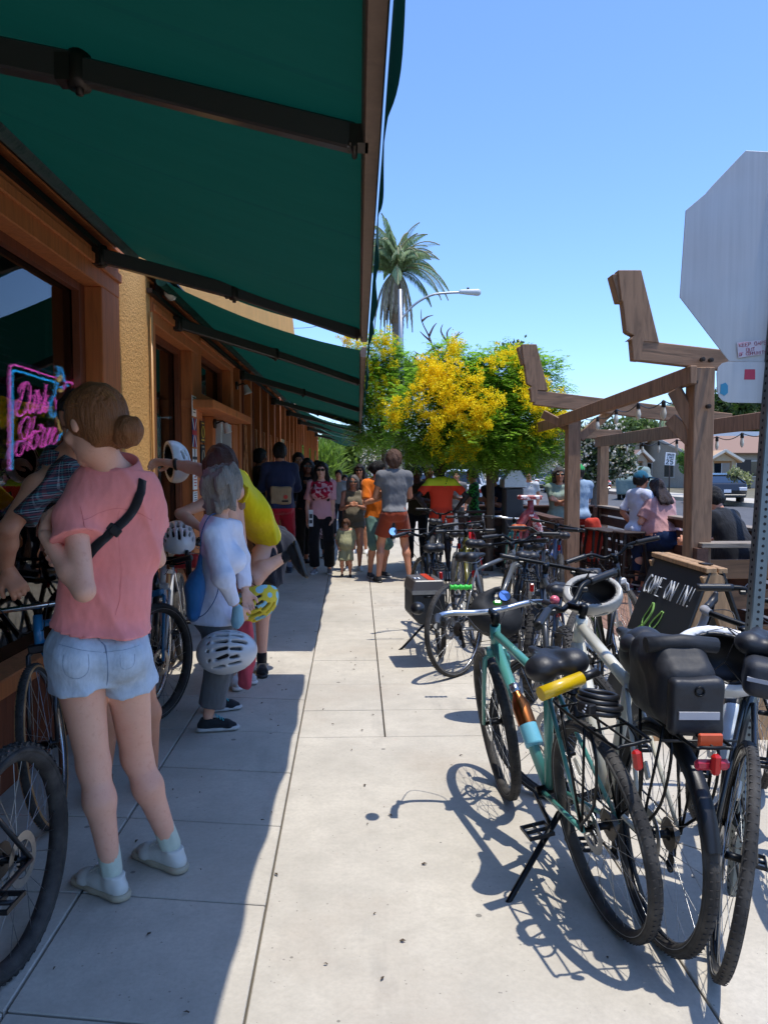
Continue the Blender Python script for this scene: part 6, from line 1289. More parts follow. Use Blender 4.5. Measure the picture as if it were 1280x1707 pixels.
# ================================================================ PEOPLE
SK = dict(light='#deb096', fair='#e2b8a0', tan='#c68f70', brown='#8a5a42', dark='#5a3c2e')
def nrm(v): return Vector(v).normalized()
def basis(u, f): u = nrm(u); f = Vector(f); f = (f-u*f.dot(u)).normalized(); return f.cross(u), f, u      # right, forward, up
def ik(a, b, l1, l2, pole):
    a, b = Vector(a), Vector(b); d = b-a; L = min(d.length, (l1+l2)*.999); d.normalize(); b = a+d*L; x = (l1*l1-l2*l2+L*L)/(2*L); h = math.sqrt(max(0, l1*l1-x*x)); p = Vector(pole); p = (p-d*p.dot(d)).normalized(); return a+d*x+p*h, b
ARMS = {'down': (.03, -.04, -.52), 'phone': (-.10, .30, -.20), 'phone2': (-.02, .30, -.22), 'hip': (.05, -.02, -.40), 'cross': (-.22, .22, -.20), 'pocket': (.03, .06, -.46), 'chest': (-.10, .24, -.10), 'reach': (.05, .45, -.12), 'head': (0.0, .12, .18)}
def pose(x, y, face, H=1.7, lean=0, side=0, arms=('down', 'down'), feet=None, z0=0.0, hp=0, hy=0, sit=None, hipshift=0, spread=.11, female=False, crouch=0):
    s = H/1.7; a = R(face); f0 = V(-math.sin(a), math.cos(a), 0); r0 = V(f0.y, -f0.x, 0); up = V(0, 0, 1); O = V(x, y, z0)
    ph = sit if sit is not None else .90*s-crouch; pel = O+V(0, 0, ph)+r0*hipshift
    u = (up*math.cos(R(lean))+f0*math.sin(R(lean))+r0*math.sin(R(side))).normalized(); rr, ff, uu = basis(u, f0)
    J = dict(s=s, pel=pel, u=uu, f=ff, r=rr, O=O); J['nb'] = pel+uu*.50*s; J['sh'] = {k: J['nb']-uu*.045*s+rr*(k*(.158 if female else .172)*s) for k in (-1, 1)}
    hd = (ff*math.cos(R(hy))+rr*math.sin(R(hy))); hu = nrm(uu*.6+up*.6+hd*math.sin(R(hp))); J['hr'], J['hf'], J['hu'] = basis(hu, hd*math.cos(R(hp))-up*math.sin(R(hp))); J['hc'] = J['nb']+nrm(uu*.7+up*.5+ff*.15)*.165*s+J['hf']*.015*s
    J['el'], J['wr'] = {}, {}
    for k, nm in ((-1, arms[0]), (1, arms[1])):
        t = ARMS[nm] if isinstance(nm, str) else nm; 
        tgt = J['sh'][k]+(r0*t[0]*k+f0*t[1]+up*t[2])*s if not isinstance(t, Vector) else t
        pole = -f0*.7+r0*k*.6-up*.3 if not (isinstance(nm, str) and nm == 'hip') else r0*k-f0*.3
        J['el'][k], J['wr'][k] = ik(J['sh'][k], tgt, .29*s, .25*s, pole)
    J['hip'] = {k: pel+rr*k*.088*s-up*.02*s for k in (-1, 1)}; J['kn'], J['an'], J['fd'] = {}, {}, {}
    feet = feet or {-1: (-spread, 0, 8), 1: (spread, 0, 8)}
    for k in (-1, 1):
        fx, fy, toe = feet[k][:3]; lift = feet[k][3] if len(feet[k]) > 3 else 0; ank = O+(r0*fx+f0*fy)*s+V(0, 0, .085*s+lift)
        J['kn'][k], J['an'][k] = ik(J['hip'][k], ank, .42*s, .41*s, f0+r0*k*.12); t = R(toe)*k; J['fd'][k] = f0*math.cos(t)+r0*math.sin(t)
    J['fu'] = {-1: up, 1: up}; J['hand'] = {-1: None, 1: None}; return J
def hand(S, w_, d, n, side, s, curl=.35, r=1.0):
    # palm from the wrist along d, palm facing n, thumb on the given side
    d = nrm(d); n = Vector(n); n = (n-d*n.dot(d)).normalized(); a = d.cross(n)*side; w_ = Vector(w_)
    p0 = w_+d*.02*s; p1 = w_+d*.085*s
    for o in (-.024, -.008, .008, .024): S.cap(p0+a*o*.75*s, p1+a*o*s, .0145*s, .0125*s, flat=n, ff=1.1, k=.014*s)
    for i, (o, L) in enumerate(((.029, .068), (.010, .078), (-.010, .072), (-.028, .056))):
        b = p1+a*o*s; c1 = R(55*curl); d1 = d*math.cos(c1)+n*math.sin(c1); m = b+(d1+a*(o*1.5))*L*.48*s; c2 = R(120*curl); d2 = d*math.cos(c2)+n*math.sin(c2); m2 = m+d2*L*.32*s; c3 = R(170*curl); e = m2+(d*math.cos(c3)+n*math.sin(c3))*L*.24*s
        S.cap(b, m, .0098*s*r, .009*s*r, k=.005*s); S.cap(m, m2, .009*s*r, .0082*s*r, k=.004*s); S.cap(m2, e, .0082*s*r, .007*s*r, k=.003*s)
    t0 = w_+d*.03*s+a*.026*s; t1 = t0+(d*.62+a*.62+n*.3).normalized()*.042*s; t2 = t1+(d*.9+a*.15+n*(.2+.4*curl)).normalized()*.032*s
    S.cap(t0, t1, .014*s*r, .011*s*r, k=.012*s); S.cap(t1, t2, .011*s*r, .009*s*r, k=.005*s)
def person(label, J, h=.014, skin='light', fem=False, top=None, bottom=None, hair=None, shoes=None, fat=1.0, face=True, glasses=None, cap=None, group=None, hcurl=(.35, .35), hh=None, socks=None, detail=False, palm=None):
    s = J['s']; O = J['O']; e = empty('person', O, label=label, cat='person', group=group); L = lambda p: Vector(p)-O
    r_, f_, u_ = J['r'], J['f'], J['u']; pel, nb = L(J['pel']), L(J['nb']); SKM = mat('skin', SK.get(skin, skin)); X = fat
    sh, el, wr, hip, kn, an = ({k: L(J[n][k]) for k in (-1, 1)} for n in ('sh', 'el', 'wr', 'hip', 'kn', 'an')); hc = L(J['hc']); hr, hf, hu = J['hr'], J['hf'], J['hu']; UP = V(0, 0, 1)
    wa, wc, wh, ws = (.112, .132, .150, .045) if fem else (.125, .148, .138, .052)
    def torso(S, off=0.0, hem=None, k=.05):
        w0, w1, w2 = pel, pel+u_*.16*s, pel+u_*.34*s
        for i in (-1, 1):
            q = r_*i*.045*s; S.cap(w0+q, w1+q*.7, (wh-.045)*s*X+off, (wa-.03)*s*X+off, flat=f_, k=k); S.cap(w1+q*.7, w2+q, (wa-.03)*s*X+off, (wc-.045)*s*X+off, flat=f_, k=k); S.cap(w2+q, nb-u_*.07*s+q*.8, (wc-.045)*s*X+off, .085*s+off, flat=f_, k=k)
            S.cap(nb-u_*.035*s, sh[i], .05*s+off, (.048 if not fem else .042)*s+off, k=k)
        if fem:
            for i in (-1, 1): S.ell(pel+u_*.315*s+r_*i*.065*s+f_*(.075*s*X), ((.062*s+off)*X, (.06*s+off)*X, (.06*s+off)*X), k=.05)
        if X > 1.15: S.ell(pel+u_*.10*s+f_*.05*X*s, (.15*s*X+off, .13*s*X+off, .15*s+off), k=.08)
        for i in (-1, 1): S.ell(pel-u_*.035*s+r_*i*.062*s-f_*.06*s, ((.080*s*X+off),)*3, k=.05)
    S = Solid(h, .035*s); torso(S)
    S.cap(nb-u_*.02*s, hc-hu*.07*s, (.050 if fem else .058)*s, (.046 if fem else .054)*s)
    aw = (.040, .033, .034, .021) if fem else (.048, .038, .038, .026)
    for i in (-1, 1):
        fo = wr[i]-el[i]; S.cap(sh[i], el[i], aw[0]*s*X, aw[1]*s*X**.5, k=.03); S.cap(el[i], el[i]+fo*.35, aw[1]*s, aw[2]*s, k=.012); S.cap(el[i]+fo*.35, wr[i], aw[2]*s, aw[3]*s, k=.02)
        th = (.085 if fem else .078)*s*X; S.cap(hip[i], kn[i], th, .053*s*X**.5, k=.04); sn = an[i]-kn[i]; bk = -basis(-sn, f_)[1]*.018*s if sn.length > .01 else V(0, 0, 0)
        S.cap(kn[i], kn[i]+sn*.32+bk, .048*s, .050*s*X**.4, k=.03); S.cap(kn[i]+sn*.32+bk, an[i], .050*s*X**.4, .030*s, k=.03)
    # head
    S.ell(hc+hu*.02*s-hf*.012*s, (.075*s, .095*s, .088*s), (hr, hf, hu), k=.02); S.ell(hc+hf*.022*s-hu*.058*s, (.055*s, .066*s, .058*s), (hr, hf, hu), k=.03)
    if face:
        S.ell(hc+hf*.074*s-hu*.095*s, (.022*s, .018*s, .018*s), (hr, hf, hu), k=.02)
        S.cap(hc+hf*.083*s-hu*.002*s, hc+hf*.102*s-hu*.036*s, .009*s, .0135*s, k=.012)
        for i in (-1, 1):
            S.ell(hc+hr*i*.030*s+hf*.088*s-hu*.002*s, (.016*s, .012*s, .010*s), (hr, hf, hu), k=.012, op='s'); S.ell(hc+hr*i*.076*s-hf*.005*s-hu*.012*s, (.009*s, .016*s, .026*s), (hr, hf, hu), k=.006); S.ell(hc+hr*i*.04*s+hf*.062*s-hu*.03*s, (.024*s, .02*s, .02*s), (hr, hf, hu), k=.02)
        S.ell(hc+hf*.086*s-hu*.063*s, (.022*s, .010*s, .009*s), (hr, hf, hu), k=.008)
    AR = [S.arrays()]; hh = hh or min(.007, h*.62)
    for i in (-1, 1):
        if J['hand'][i] == 'none': continue
        H_ = Solid(hh, .01); fo = (wr[i]-el[i]).normalized(); hd = J['hand'][i] or fo; pn = (palm[i] if palm else (-r_*i)); H_.cap(wr[i]-fo*.03*s, wr[i]+Vector(hd)*.03*s, aw[3]*s, aw[3]*s*.95, k=.01); hand(H_, wr[i], hd, pn, i, s, hcurl[0 if i < 0 else 1], 1.0 if h < .01 else 1.12); AR.append(H_.arrays())
    link_mesh('body', mesh_np(*join_arrays(AR)), SKM, e)
    if face:
        for i in (-1, 1):
            b = MB(); c = hc+hr*i*.030*s+hf*.077*s-hu*.002*s; b.lathe(c, hf, [(0, -.008*s), (.011*s, 0), (.009*s, .006*s), (0, .0085*s)], 10); b.build('eye', mat('plastic', '#d8d4cd', rough=.15), e)
            b = MB(); b.lathe(c+hf*.0075*s, hf, [(.0052*s, 0), (0, .0015*s)], 8); b.build('iris', mat('plastic', '#24170f', rough=.1), e)
            b = MB(); b.tube([hc+hr*i*.014*s+hf*.094*s+hu*.014*s, hc+hr*i*.032*s+hf*.092*s+hu*.019*s, hc+hr*i*.050*s+hf*.078*s+hu*.013*s], [.0035*s, .004*s, .002*s], 5); b.build('eyebrow', mat('hair', (hair or {}).get('c', '#2a1c14')), e)
        b = MB(); b.tube([hc+hr*.022*s+hf*.088*s-hu*.062*s, hc+hf*.097*s-hu*.063*s, hc-hr*.022*s+hf*.088*s-hu*.062*s], [.002*s, .0045*s, .002*s], 5); b.build('lips', mat('skin', '#a3554c'), e)
    # hair
    if hair:
        c = hair.get('c', '#2a1c14'); st = hair.get('st', 'short'); m = mat('hair', c); nz = hair.get('n', .004); hhh = min(h, .008 if detail else .012)
        Q = Solid(hhh, .03); B = (hr, hf, hu); g = .012 if st != 'buzz' else .006; 
        if st in ('curly', 'bob'): g = hair.get('g', .026)
        if st == 'bun': g = .008
        Q.ell(hc+hu*.024*s-hf*.014*s, ((.077+g)*s, (.097+g)*s, (.09+g)*s), B)
        if st in ('short', 'buzz', 'curly', 'bun'): Q.ell(hc-hf*.045*s-hu*.025*s, ((.066+g)*s, (.058+g)*s, (.075+g)*s), B, k=.03)
        if st == 'bob':
            for o in (-.045, 0, .045): Q.cap(hc+hr*o*s-hf*.04*s, hc+hr*o*1.2*s-hf*.045*s-hu*.10*s, .065*s, .05*s)
            for i in (-1, 1): Q.cap(hc+hr*i*.07*s+hu*.02*s, hc+hr*i*.08*s-hu*.09*s, .035*s, .03*s)
        if st in ('long',):
            ln = hair.get('len', .34)*s
            for o in (-.05, 0, .05): Q.cap(hc+hr*o*s-hf*.04*s, nb+r_*o*1.5*s-f_*.085*s*X-u_*(ln-.15*s), .055*s, .04*s, flat=f_)
            for i in (-1, 1): Q.cap(hc+hr*i*.075*s+hu*.01*s, hc+hr*i*.095*s-hu*.12*s, .03*s, .034*s); Q.cap(hc+hr*i*.095*s-hu*.12*s, nb+r_*i*.11*s+f_*.085*s*X-u_*(ln-.12*s), .034*s, .02*s)
        if st == 'pony': Q.ell(hc-hf*.045*s-hu*.025*s, ((.066+g)*s, (.058+g)*s, (.07+g)*s), B, k=.03); Q.cap(hc-hf*.12*s+hu*.02*s, hc-hf*.16*s-hu*.06*s, .028*s, .032*s); Q.cap(hc-hf*.16*s-hu*.06*s, hc-hf*.13*s-hu*.2*s, .032*s, .01*s)
        if st == 'bun':
            bo = hair.get('bun', -hf*.135-hu*.02); br_ = hair.get('bunr', .044); Q2 = Solid(.006, .01); Q2.ell(hc+bo*s, (br_*s*.85, br_*s, br_*.92*s), B); Q2.cap(hc+bo*s*.55, hc+bo*s*.8, .035*s, .03*s); Q2.noise(.003, 70, (1, 1, .5)); Q2.build('hair_bun', m, e)
        # cut out the face, ears to temples
        Q.ell(hc+hf*.088*s-hu*.045*s, (.078*s, .075*s, .098*s), B, op='s', k=.015)
        Q.ell(hc+hf*.03*s-hu*.115*s, (.10*s, .07*s, .07*s), B, op='s', k=.015) if st not in ('long', 'bob') else None
        if st in ('short', 'buzz', 'bun', 'pony'): Q.clip(hc-hf*.05*s-hu*(.088 if st != 'buzz' else .06)*s, -hu*.9-hf*.35)
        Q.noise(nz*(3 if st in ('curly',) else 1.0), 60 if st == 'curly' else 42, (1, 1, .45), seed=int(abs(O.x)*10)); Q.noise(nz*.5, 120, (1, 1, .2))
        if st in ('long', 'bob'): Q.noise(nz*1.4, 30, (1, 1, .25))
        Q.build('hair', m, e)
        if detail:     # loose strands over the head
            b = MB(); 
            for i in range(hair.get('strands', 260)):
                a = RNG.uniform(0, 6.28); t = RNG.uniform(.1, 1.25); d = hr*math.cos(a)*math.sin(t)+hf*math.sin(a)*math.sin(t)+hu*math.cos(t)
                if d.dot(hf) > .5: continue
                p = hc+hu*.02*s-hf*.012*s+V(d.dot(hr)*.088*s, 0, 0)*0+hr*d.dot(hr)*(.08+g)*s+hf*d.dot(hf)*(.1+g)*s+hu*d.dot(hu)*(.093+g)*s
                tgt = hc+(hair.get('bun', -hf*.12)*s if st == 'bun' else (hr*d.dot(hr)*.09-hu*.12-hf*.06)*s); q = p.lerp(tgt, RNG.uniform(.35, .6)); q = hc+(q-hc).normalized()*max((q-hc).length, .098*s)
                b.tube(spline([p, p.lerp(q, .5)+(p-hc).normalized()*.008*s*RNG.uniform(.2, 1.2), q+(q-hc).normalized()*RNG.uniform(-.004, .006)], 3), .0013, 3, caps=False)
            b.build('hair_strands', mat('hair', hair.get('c2', c)), e)['kind'] = 'stuff'
    if glasses: 
        b = MB()
        for i in (-1, 1): b.box(hc+hr*i*.031*s+hf*.096*s+hu*.0*s, (.05*s, .008, .036*s), rot=Matrix((hr, hf, hu)).transposed()); b.bar(hc+hr*i*.056*s+hf*.094*s+hu*.006*s, hc+hr*i*.08*s-hf*.0*s, .004, .005)
        b.bar(hc+hr*.01*s+hf*.1*s+hu*.004*s, hc-hr*.01*s+hf*.1*s+hu*.004*s, .004, .004); b.build('sunglasses', mat('plastic', '#060607', rough=.3) if glasses == 'dark' else mat('glass', '#ffffff'), e, bevel=.003)
    if cap:
        Q = Solid(min(h, .01), .02); Q.ell(hc+hu*.03*s-hf*.012*s, (.093*s, .112*s, .10*s), (hr, hf, hu)); Q.clip(hc+hu*.022*s, -hu); Q.build('cap', mat('cloth', cap), e)
        Q = Solid(min(h, .008), .01); Q.ell(hc+hf*.12*s+hu*.028*s, (.075*s, .085*s, .012), (hr, nrm(hf-hu*.15), nrm(hu+hf*.15))); Q.build('cap_brim', mat('cloth', cap), e)
    # top
    if top:
        m = top['m'] if not isinstance(top['m'], str) else mat('cloth', top['m']); off = top.get('off', .016)*s; sl = top.get('sl', .6); Q = Solid(min(h, top.get('h', h)), .03*s); torso(Q, off)
        hem = top.get('hem', -.04)
        if hem < -.02:
            for i in (-1, 1): q = r_*i*.05*s; Q.cap(pel+q, pel+u_*hem*s+q*1.1, (wh-.045)*s*X+off*1.1, (wh-.038)*s*X+off*top.get('flare', 1.4), flat=f_, k=.04)
        for i in (-1, 1):
            if sl <= 0: continue
            t = min(sl, 1.0); q = sh[i].lerp(el[i], t); r0, r1 = aw[0]*s*X+off*.6, (aw[0]+(aw[1]-aw[0])*t)*s*X+off*top.get('cuff', 1.1)
            Q.cap(sh[i], q, r0, r1, k=.03, cut1=(sl < 1))
            if sl > 1: q2 = el[i].lerp(wr[i], min(sl-1, .97)); Q.cap(el[i], q2, r1, aw[3]*s+off*.8, k=.02, cut1=True)
        Q.clip(pel+u_*hem*s, -u_+f_*top.get('tilt', 0)); nk = nb+u_*.012*s+f_*.04*s; Q.clip(nk, u_*.9+f_*top.get('nk', .55))
        if sl == 0:
            for i in (-1, 1): Q.clip(sh[i]+r_*i*-.02*s, r_*i+u_*.12)
        wn_ = top.get('w', .004)*s; Q.noise(wn_*2.2, 6.5, (1, 1, .75), seed=100+len(label)); Q.noise(wn_*.22, 24, (1, 1, .6), seed=len(label)+3)
        Q.build(top.get('name', 'shirt'), m, e)
        if top.get('collar'):
            ca = nrm(u_*.85-f_*.28+nrm(hc-nb)*.5); c0 = nb+ca*.012*s-f_*.004; b = MB(); b.lathe(c0, ca, [(.088*s, -.030*s), (.080*s, -.008*s), (.066*s, .036*s), (.061*s, .034*s), (.064*s, -.01*s)], 28); b.build('collar', m, e)
    if bottom:
        m = bottom['m'] if not isinstance(bottom['m'], str) else mat('cloth', bottom['m']); off = bottom.get('off', .014)*s; t = bottom.get('t', .45); Q = Solid(min(h, bottom.get('h', h)), .025*s)
        for i in (-1, 1):
            q = r_*i*.045*s; Q.cap(pel+q+u_*(bottom.get('up', .085)-.035)*s, pel+q-u_*.02*s, (wh-.045)*(1-2.2*max(0, bottom.get('up', .085)-.085))*s*X+min(off, .010*s)-(.012 if bottom.get('up') else 0), (wh-.045)*s*X+min(off, .014*s), flat=f_, k=.03); Q.ell(pel-u_*.035*s+r_*i*.062*s-f_*.055*s, ((.085*s*X+off*.5),)*3, k=.05)
            th = (.085 if fem else .078)*s*X; lt_ = min(t, 1.0); q = hip[i].lerp(kn[i], lt_); Q.cap(hip[i].lerp(kn[i], min(.12, lt_*.3)), q, th+off*.5, (th+(.053*s-th)*lt_)+off*bottom.get('fl', 1.5), k=.03, cut1=(t < 1))
            if t > 1: q2 = kn[i].lerp(an[i], t-1); r1 = .053*s+off*bottom.get('fl', 1.5); Q.cap(kn[i], q2, r1, .036*s+off*bottom.get('fl2', 1.6), k=.03, cut1=True)
        if bottom.get('skirt'): Q.cap(pel, (kn[-1]+kn[1])/2*lt_+pel*(1-lt_), wh*s+off, (wh+.02)*s+off, flat=f_, k=.03, cut1=True)
        Q.clip(pel+u_*bottom.get('up', .085)*s, u_); wn_ = bottom.get('w', .004)*s; Q.noise(wn_*1.8, 9, (1, 1, .5), seed=103); Q.noise(wn_*.35, 26, (1, 1, .5), seed=5); Q.build(bottom.get('name', 'trousers'), m, e)
    if socks:
        for i in (-1, 1): Q = Solid(min(h, .007), .01); sn = an[i]-kn[i]; Q.cap(an[i]-sn.normalized()*socks[1], an[i], .037*s, .036*s, cut0=True); Q.noise(.0012, 110, (1, 1, .3)); Q.build('sock', mat('cloth', socks[0]), e)
    shoes = shoes or {}
    for i in (-1, 1):
        fd = nrm(J['fd'][i]); fu = nrm(J['fu'][i]); fd = (fd-fu*fd.dot(fu)).normalized(); sd_ = fd.cross(fu); B = (fd, sd_, fu); a = an[i]; g = a-fu*.085*s; hs = min(h*.8, .010); ul = shoes.get('L', 1.0)
        Q = Solid(min(hs, .006 if detail else hs), .015*s); Q.cap(g-fd*.037*s+fu*.034*s, g+fd*.10*s+fu*.028*s, .031*s, .033*s, k=.015); Q.cap(g+fd*.02*s+fu*.058*s, g+fd*.15*s*ul+fu*.022*s, .029*s, .023*s, k=.02); Q.cap(g-fd*.012*s+fu*.05*s, a-fu*.008*s-fd*.014*s, .034*s, .036*s, k=.015, cut1=True); Q.cap(g+fd*.11*s-sd_*i*.010*s+fu*.025*s, g+fd*.12*s+sd_*i*.010*s+fu*.025*s, .031*s); Q.cap(a+fd*.03*s-fu*.0*s, a+fd*.06*s+fu*.03*s, .022*s, .02*s, op='s', k=.01)
        Q.clip(g+fu*.014*s, -fu); Q.noise(.0012, 45); so_ = Q.build('shoe', mat('plastic' if shoes.get('hard') else 'cloth', shoes.get('c', '#2a2a2c')), e)
        Q = Solid(hs, .015*s); Q.cap(g-fd*.04*s+fu*.012*s, g+fd*.06*s+fu*.012*s, .037*s, .034*s, flat=fu, ff=1.2, k=.02); Q.cap(g+fd*.06*s+fu*.012*s, g+fd*.15*s*ul+fu*.012*s, .036*s, .038*s, flat=fu, ff=1.2, k=.02); Q.clip(g+fu*.024*s, fu); Q.clip(g+fu*.001, -fu); Q.build('sole', mat('plastic', shoes.get('s', '#d8d6d0')), so_)
        if shoes.get('lace'):
            b = MB()
            for k in range(5): c = g+fd*(.046+.017*k)*s+fu*(.096-.0100*k)*s; b.tube([c-sd_*.024*s-fu*.012, c+fu*.002, c+sd_*.024*s+fd*.01-fu*.012], .0032, 5)
            b.build('laces', mat('cloth', shoes['lace']), so_)
    return e

def at(px, py_feet): return G(px, py_feet)
def HT(px, top, foot, z0=0.0):
    g = G(px, foot, z0); return g, P(px, top, g.y).z-z0
# ---------------------------------------------------------------- 1 woman in pink
Yp = 2.66
J = dict(s=1.0, O=V(G(190, 1470).x, Yp, 0), pel=P(167, 1068, 2.68), u=nrm((0.02, -.04, 1)), hand={-1: None, 1: None}, fu={-1: V(0, 0, 1), 1: V(0, 0, 1)})
J['u'] = nrm(P(196, 800, 2.62)-J['pel']); J['r'], J['f'], J['u'] = basis(J['u'], V(-.40, .90, 0)); J['s'] = 1.06; s_ = 1.06
J['nb'] = P(196, 790, 2.60); J['sh'] = {-1: P(124, 860, 2.52), 1: P(243, 848, 2.70)}
J['el'] = {-1: P(140, 985, 2.44), 1: J['sh'][1]+V(-.02, .2, -.2)}; J['wr'] = {-1: P(76, 893, 2.52), 1: P(150, 930, 2.85)}
J['hip'] = {-1: P(128, 1095, 2.63), 1: P(208, 1095, 2.72)}; J['kn'] = {-1: P(156, 1275, 2.66), 1: P(228, 1262, 2.82)}; J['an'] = {-1: P(186, 1466, 2.66), 1: P(284, 1412, 2.84)}
for i, g in ((-1, .092), (1, .092)): J['an'][i].z = g
J['fd'] = {-1: V(-.84, .55, 0), 1: V(-.82, .57, 0)}; J['hc'] = P(157, 706, 2.52); J['hr'], J['hf'], J['hu'] = basis((-.25, .2, 1), (-.82, .5, -.32)); J['hand'][-1] = nrm((-.35, .8, .35))
W_ = person('woman in a pink sleeveless shirt and pale denim shorts seen from behind', J, h=.0068, skin='#dfae94', fem=True, fat=.94, top=dict(m='#f08f87', off=.026, sl=.30, hem=.045, cuff=1.5, w=.0050, nk=.15, collar=True, h=.0068), bottom=dict(m=mat('denim', '#b3bfca'), t=.27, off=.020, fl=1.5, name='shorts', h=.0068, up=.105),
            hair=dict(c='#86532c', c2='#b9804a', st='bun', n=.003, strands=900, bun=(P(211, 719, 2.47)-P(157, 706, 2.52))/1.06, bunr=.054), shoes=dict(c='#c9c9c0', s='#a99f88', hard=True, lace='#b9b7ad'), socks=('#b9c4b4', .09), detail=True, face=True, hh=.0055, hcurl=(.6, .5))
WO = Vector(W_.location)
# cross body strap
s_pts = [P(233, 792, 2.585), P(226, 830, 2.55), P(214, 862, 2.54), P(185, 890, 2.525), P(162, 908, 2.52), P(142, 925, 2.50)]
from mathutils.bvhtree import BVHTree
def on_mesh(ob, pts, root, off=.005):     # lay a line of points on the surface that faces the street
    me = ob.data; bt_ = BVHTree.FromPolygons([v.co for v in me.vertices], [tuple(p.vertices) for p in me.polygons]); out = []
    for p in pts:
        d = (p-cam.location).normalized(); h_ = bt_.ray_cast(cam.location-root, d)
        if h_[0] is not None: out.append((h_[0]+h_[1]*off, h_[1] if h_[1].dot(d) < 0 else -h_[1]))
    return out
SH = [c for c in kids(W_) if c.name.startswith('shirt')][0]; pn_ = on_mesh(SH, spline([P(x, y, 2.5) for x, y in ((236, 800), (232, 825), (222, 848), (208, 866), (190, 882), (174, 896), (160, 910), (150, 922), (141, 935))], 6), WO)
vs = []; n_ = len(pn_)
for i in range(n_):
    p, n0 = pn_[i]; d = (pn_[min(i+2, n_-1)][0]-pn_[max(i-2, 0)][0]).normalized(); nn = sum((pn_[j][1] for j in range(max(0, i-3), min(n_, i+4))), V(0, 0, 0)).normalized(); sdv = d.cross(nn).normalized()*.0155; vs += [p+sdv, p-sdv]
b = MB(); b.add(vs, [(2*i, 2*i+1, 2*i+3, 2*i+2) for i in range(n_-1)], True); o = b.build('bag_strap', mat('cloth', '#17171a'), W_); m_ = o.modifiers.new('s', 'SOLIDIFY'); m_.thickness = .005; m_.offset = 0
b = MB(); b.box(pn_[n_//2][0]-V(0, .004, 0), (.05, .008, .03), rot=(0, .7, 0)); b.build('strap_buckle', BLP, W_, bevel=.003)
b = MB(); b.ring(L_ := (J['hc']-WO)+J['hr']*-.0+V(-.0, 0, 0), (1, 0, 0), .001, .0005, 6, 4); 
b = MB(); ec = (J['hc']-WO)+J['hr']*.085-J['hu']*.045; b.ring(ec, J['hr'], .008, .0015, 12, 5); b.build('earring', mat('metal', '#caa35a'), W_)
def seam(pts, par, tgt, m, r=.0010, off=.001, name='seam'):
    b = MB(); b.tube([p-WO for p in spline(pts, 8)], r, 5); o = b.build(name, m, par); k = o.modifiers.new('w', 'SHRINKWRAP'); k.target = [c for c in kids(par) if c.name.startswith(tgt)][0]; k.offset = off; k.wrap_method = 'TARGET_PROJECT'; return o
DS = mat('flat', '#7f90a6'); PS = mat('flat', '#d9736d')
seam([P(176, 1045, 2.55), P(178, 1085, 2.55), P(180, 1125, 2.57), P(177, 1150, 2.6)], W_, 'shorts', DS, .0014)
seam([P(88, 1068, 2.52), P(130, 1078, 2.5), P(176, 1082, 2.52)], W_, 'shorts', DS); seam([P(178, 1082, 2.52), P(215, 1078, 2.55), P(250, 1066, 2.6)], W_, 'shorts', DS)
for x0 in (102, 198): seam([P(x0, 1090, 2.5), P(x0+3, 1128, 2.5), P(x0+25, 1138, 2.5), P(x0+47, 1126, 2.52), P(x0+48, 1090, 2.52)], W_, 'shorts', DS)
seam([P(135, 868, 2.46), P(170, 858, 2.48), P(205, 856, 2.5), P(262, 868, 2.6)], W_, 'shirt', PS); seam([P(133, 842, 2.45), P(150, 880, 2.43), P(160, 925, 2.44)], W_, 'shirt', PS, .0014)
seam([P(205, 860, 2.5), P(206, 930, 2.5), P(208, 1000, 2.52), P(209, 1035, 2.52)], W_, 'shirt', PS, .0008)
# ---------------------------------------------------------------- 2 man in plaid bending over the blue bicycle
J = pose(-1.02, 3.62, 78, 1.78, lean=38, arms=('down', 'down'), feet={-1: (-.10, .0, 8), 1: (.10, -.05, 8)}, hp=35)
J['pel'] = P(155, 985, 3.5); J['nb'] = P(100, 768, 3.36); J['u'] = nrm(J['nb']-J['pel']); J['r'], J['f'], J['u'] = basis(J['u'], V(-.75, -.55, -.4)); 
J['sh'] = {-1: P(62, 812, 3.22), 1: P(150, 815, 3.52)}; J['el'][-1] = P(14, 882, 3.12); J['wr'][-1] = P(10, 950, 3.22); J['el'][1] = P(165, 900, 3.6); J['wr'][1] = P(150, 980, 3.6)
J['hc'] = P(136, 700, 3.30); J['hr'], J['hf'], J['hu'] = basis((-.2, -.1, 1), (-.6, -.7, -.7)); J['hand'][-1] = nrm((.5, -.1, -.7)); J['hip'] = {-1: P(160, 1020, 3.45), 1: P(198, 1020, 3.62)}; J['an'] = {-1: V(-1.18, 3.52, .09), 1: V(-.98, 3.58, .09)}; J['kn'] = {-1: V(-1.15, 3.45, .5), 1: V(-1.0, 3.52, .5)}; J['fd'] = {-1: V(.1, -1, 0), 1: V(.35, -.9, 0)}
person('man in a dark plaid short sleeved shirt leaning over the blue bicycle', J, h=.009, skin='tan', top=dict(m=mat('plaid'), off=.03, sl=.75, cuff=1.5, hem=-.08, w=.006, collar=True), bottom=dict(m=mat('denim', '#8b7d68'), t=.9, name='shorts'), face=False, hair=dict(c='#241a16', st='short', n=.005), shoes=dict(c='#7a6656', s='#5a4a3c', hard=True), detail=False, hcurl=(.75, .5), hh=.0065)
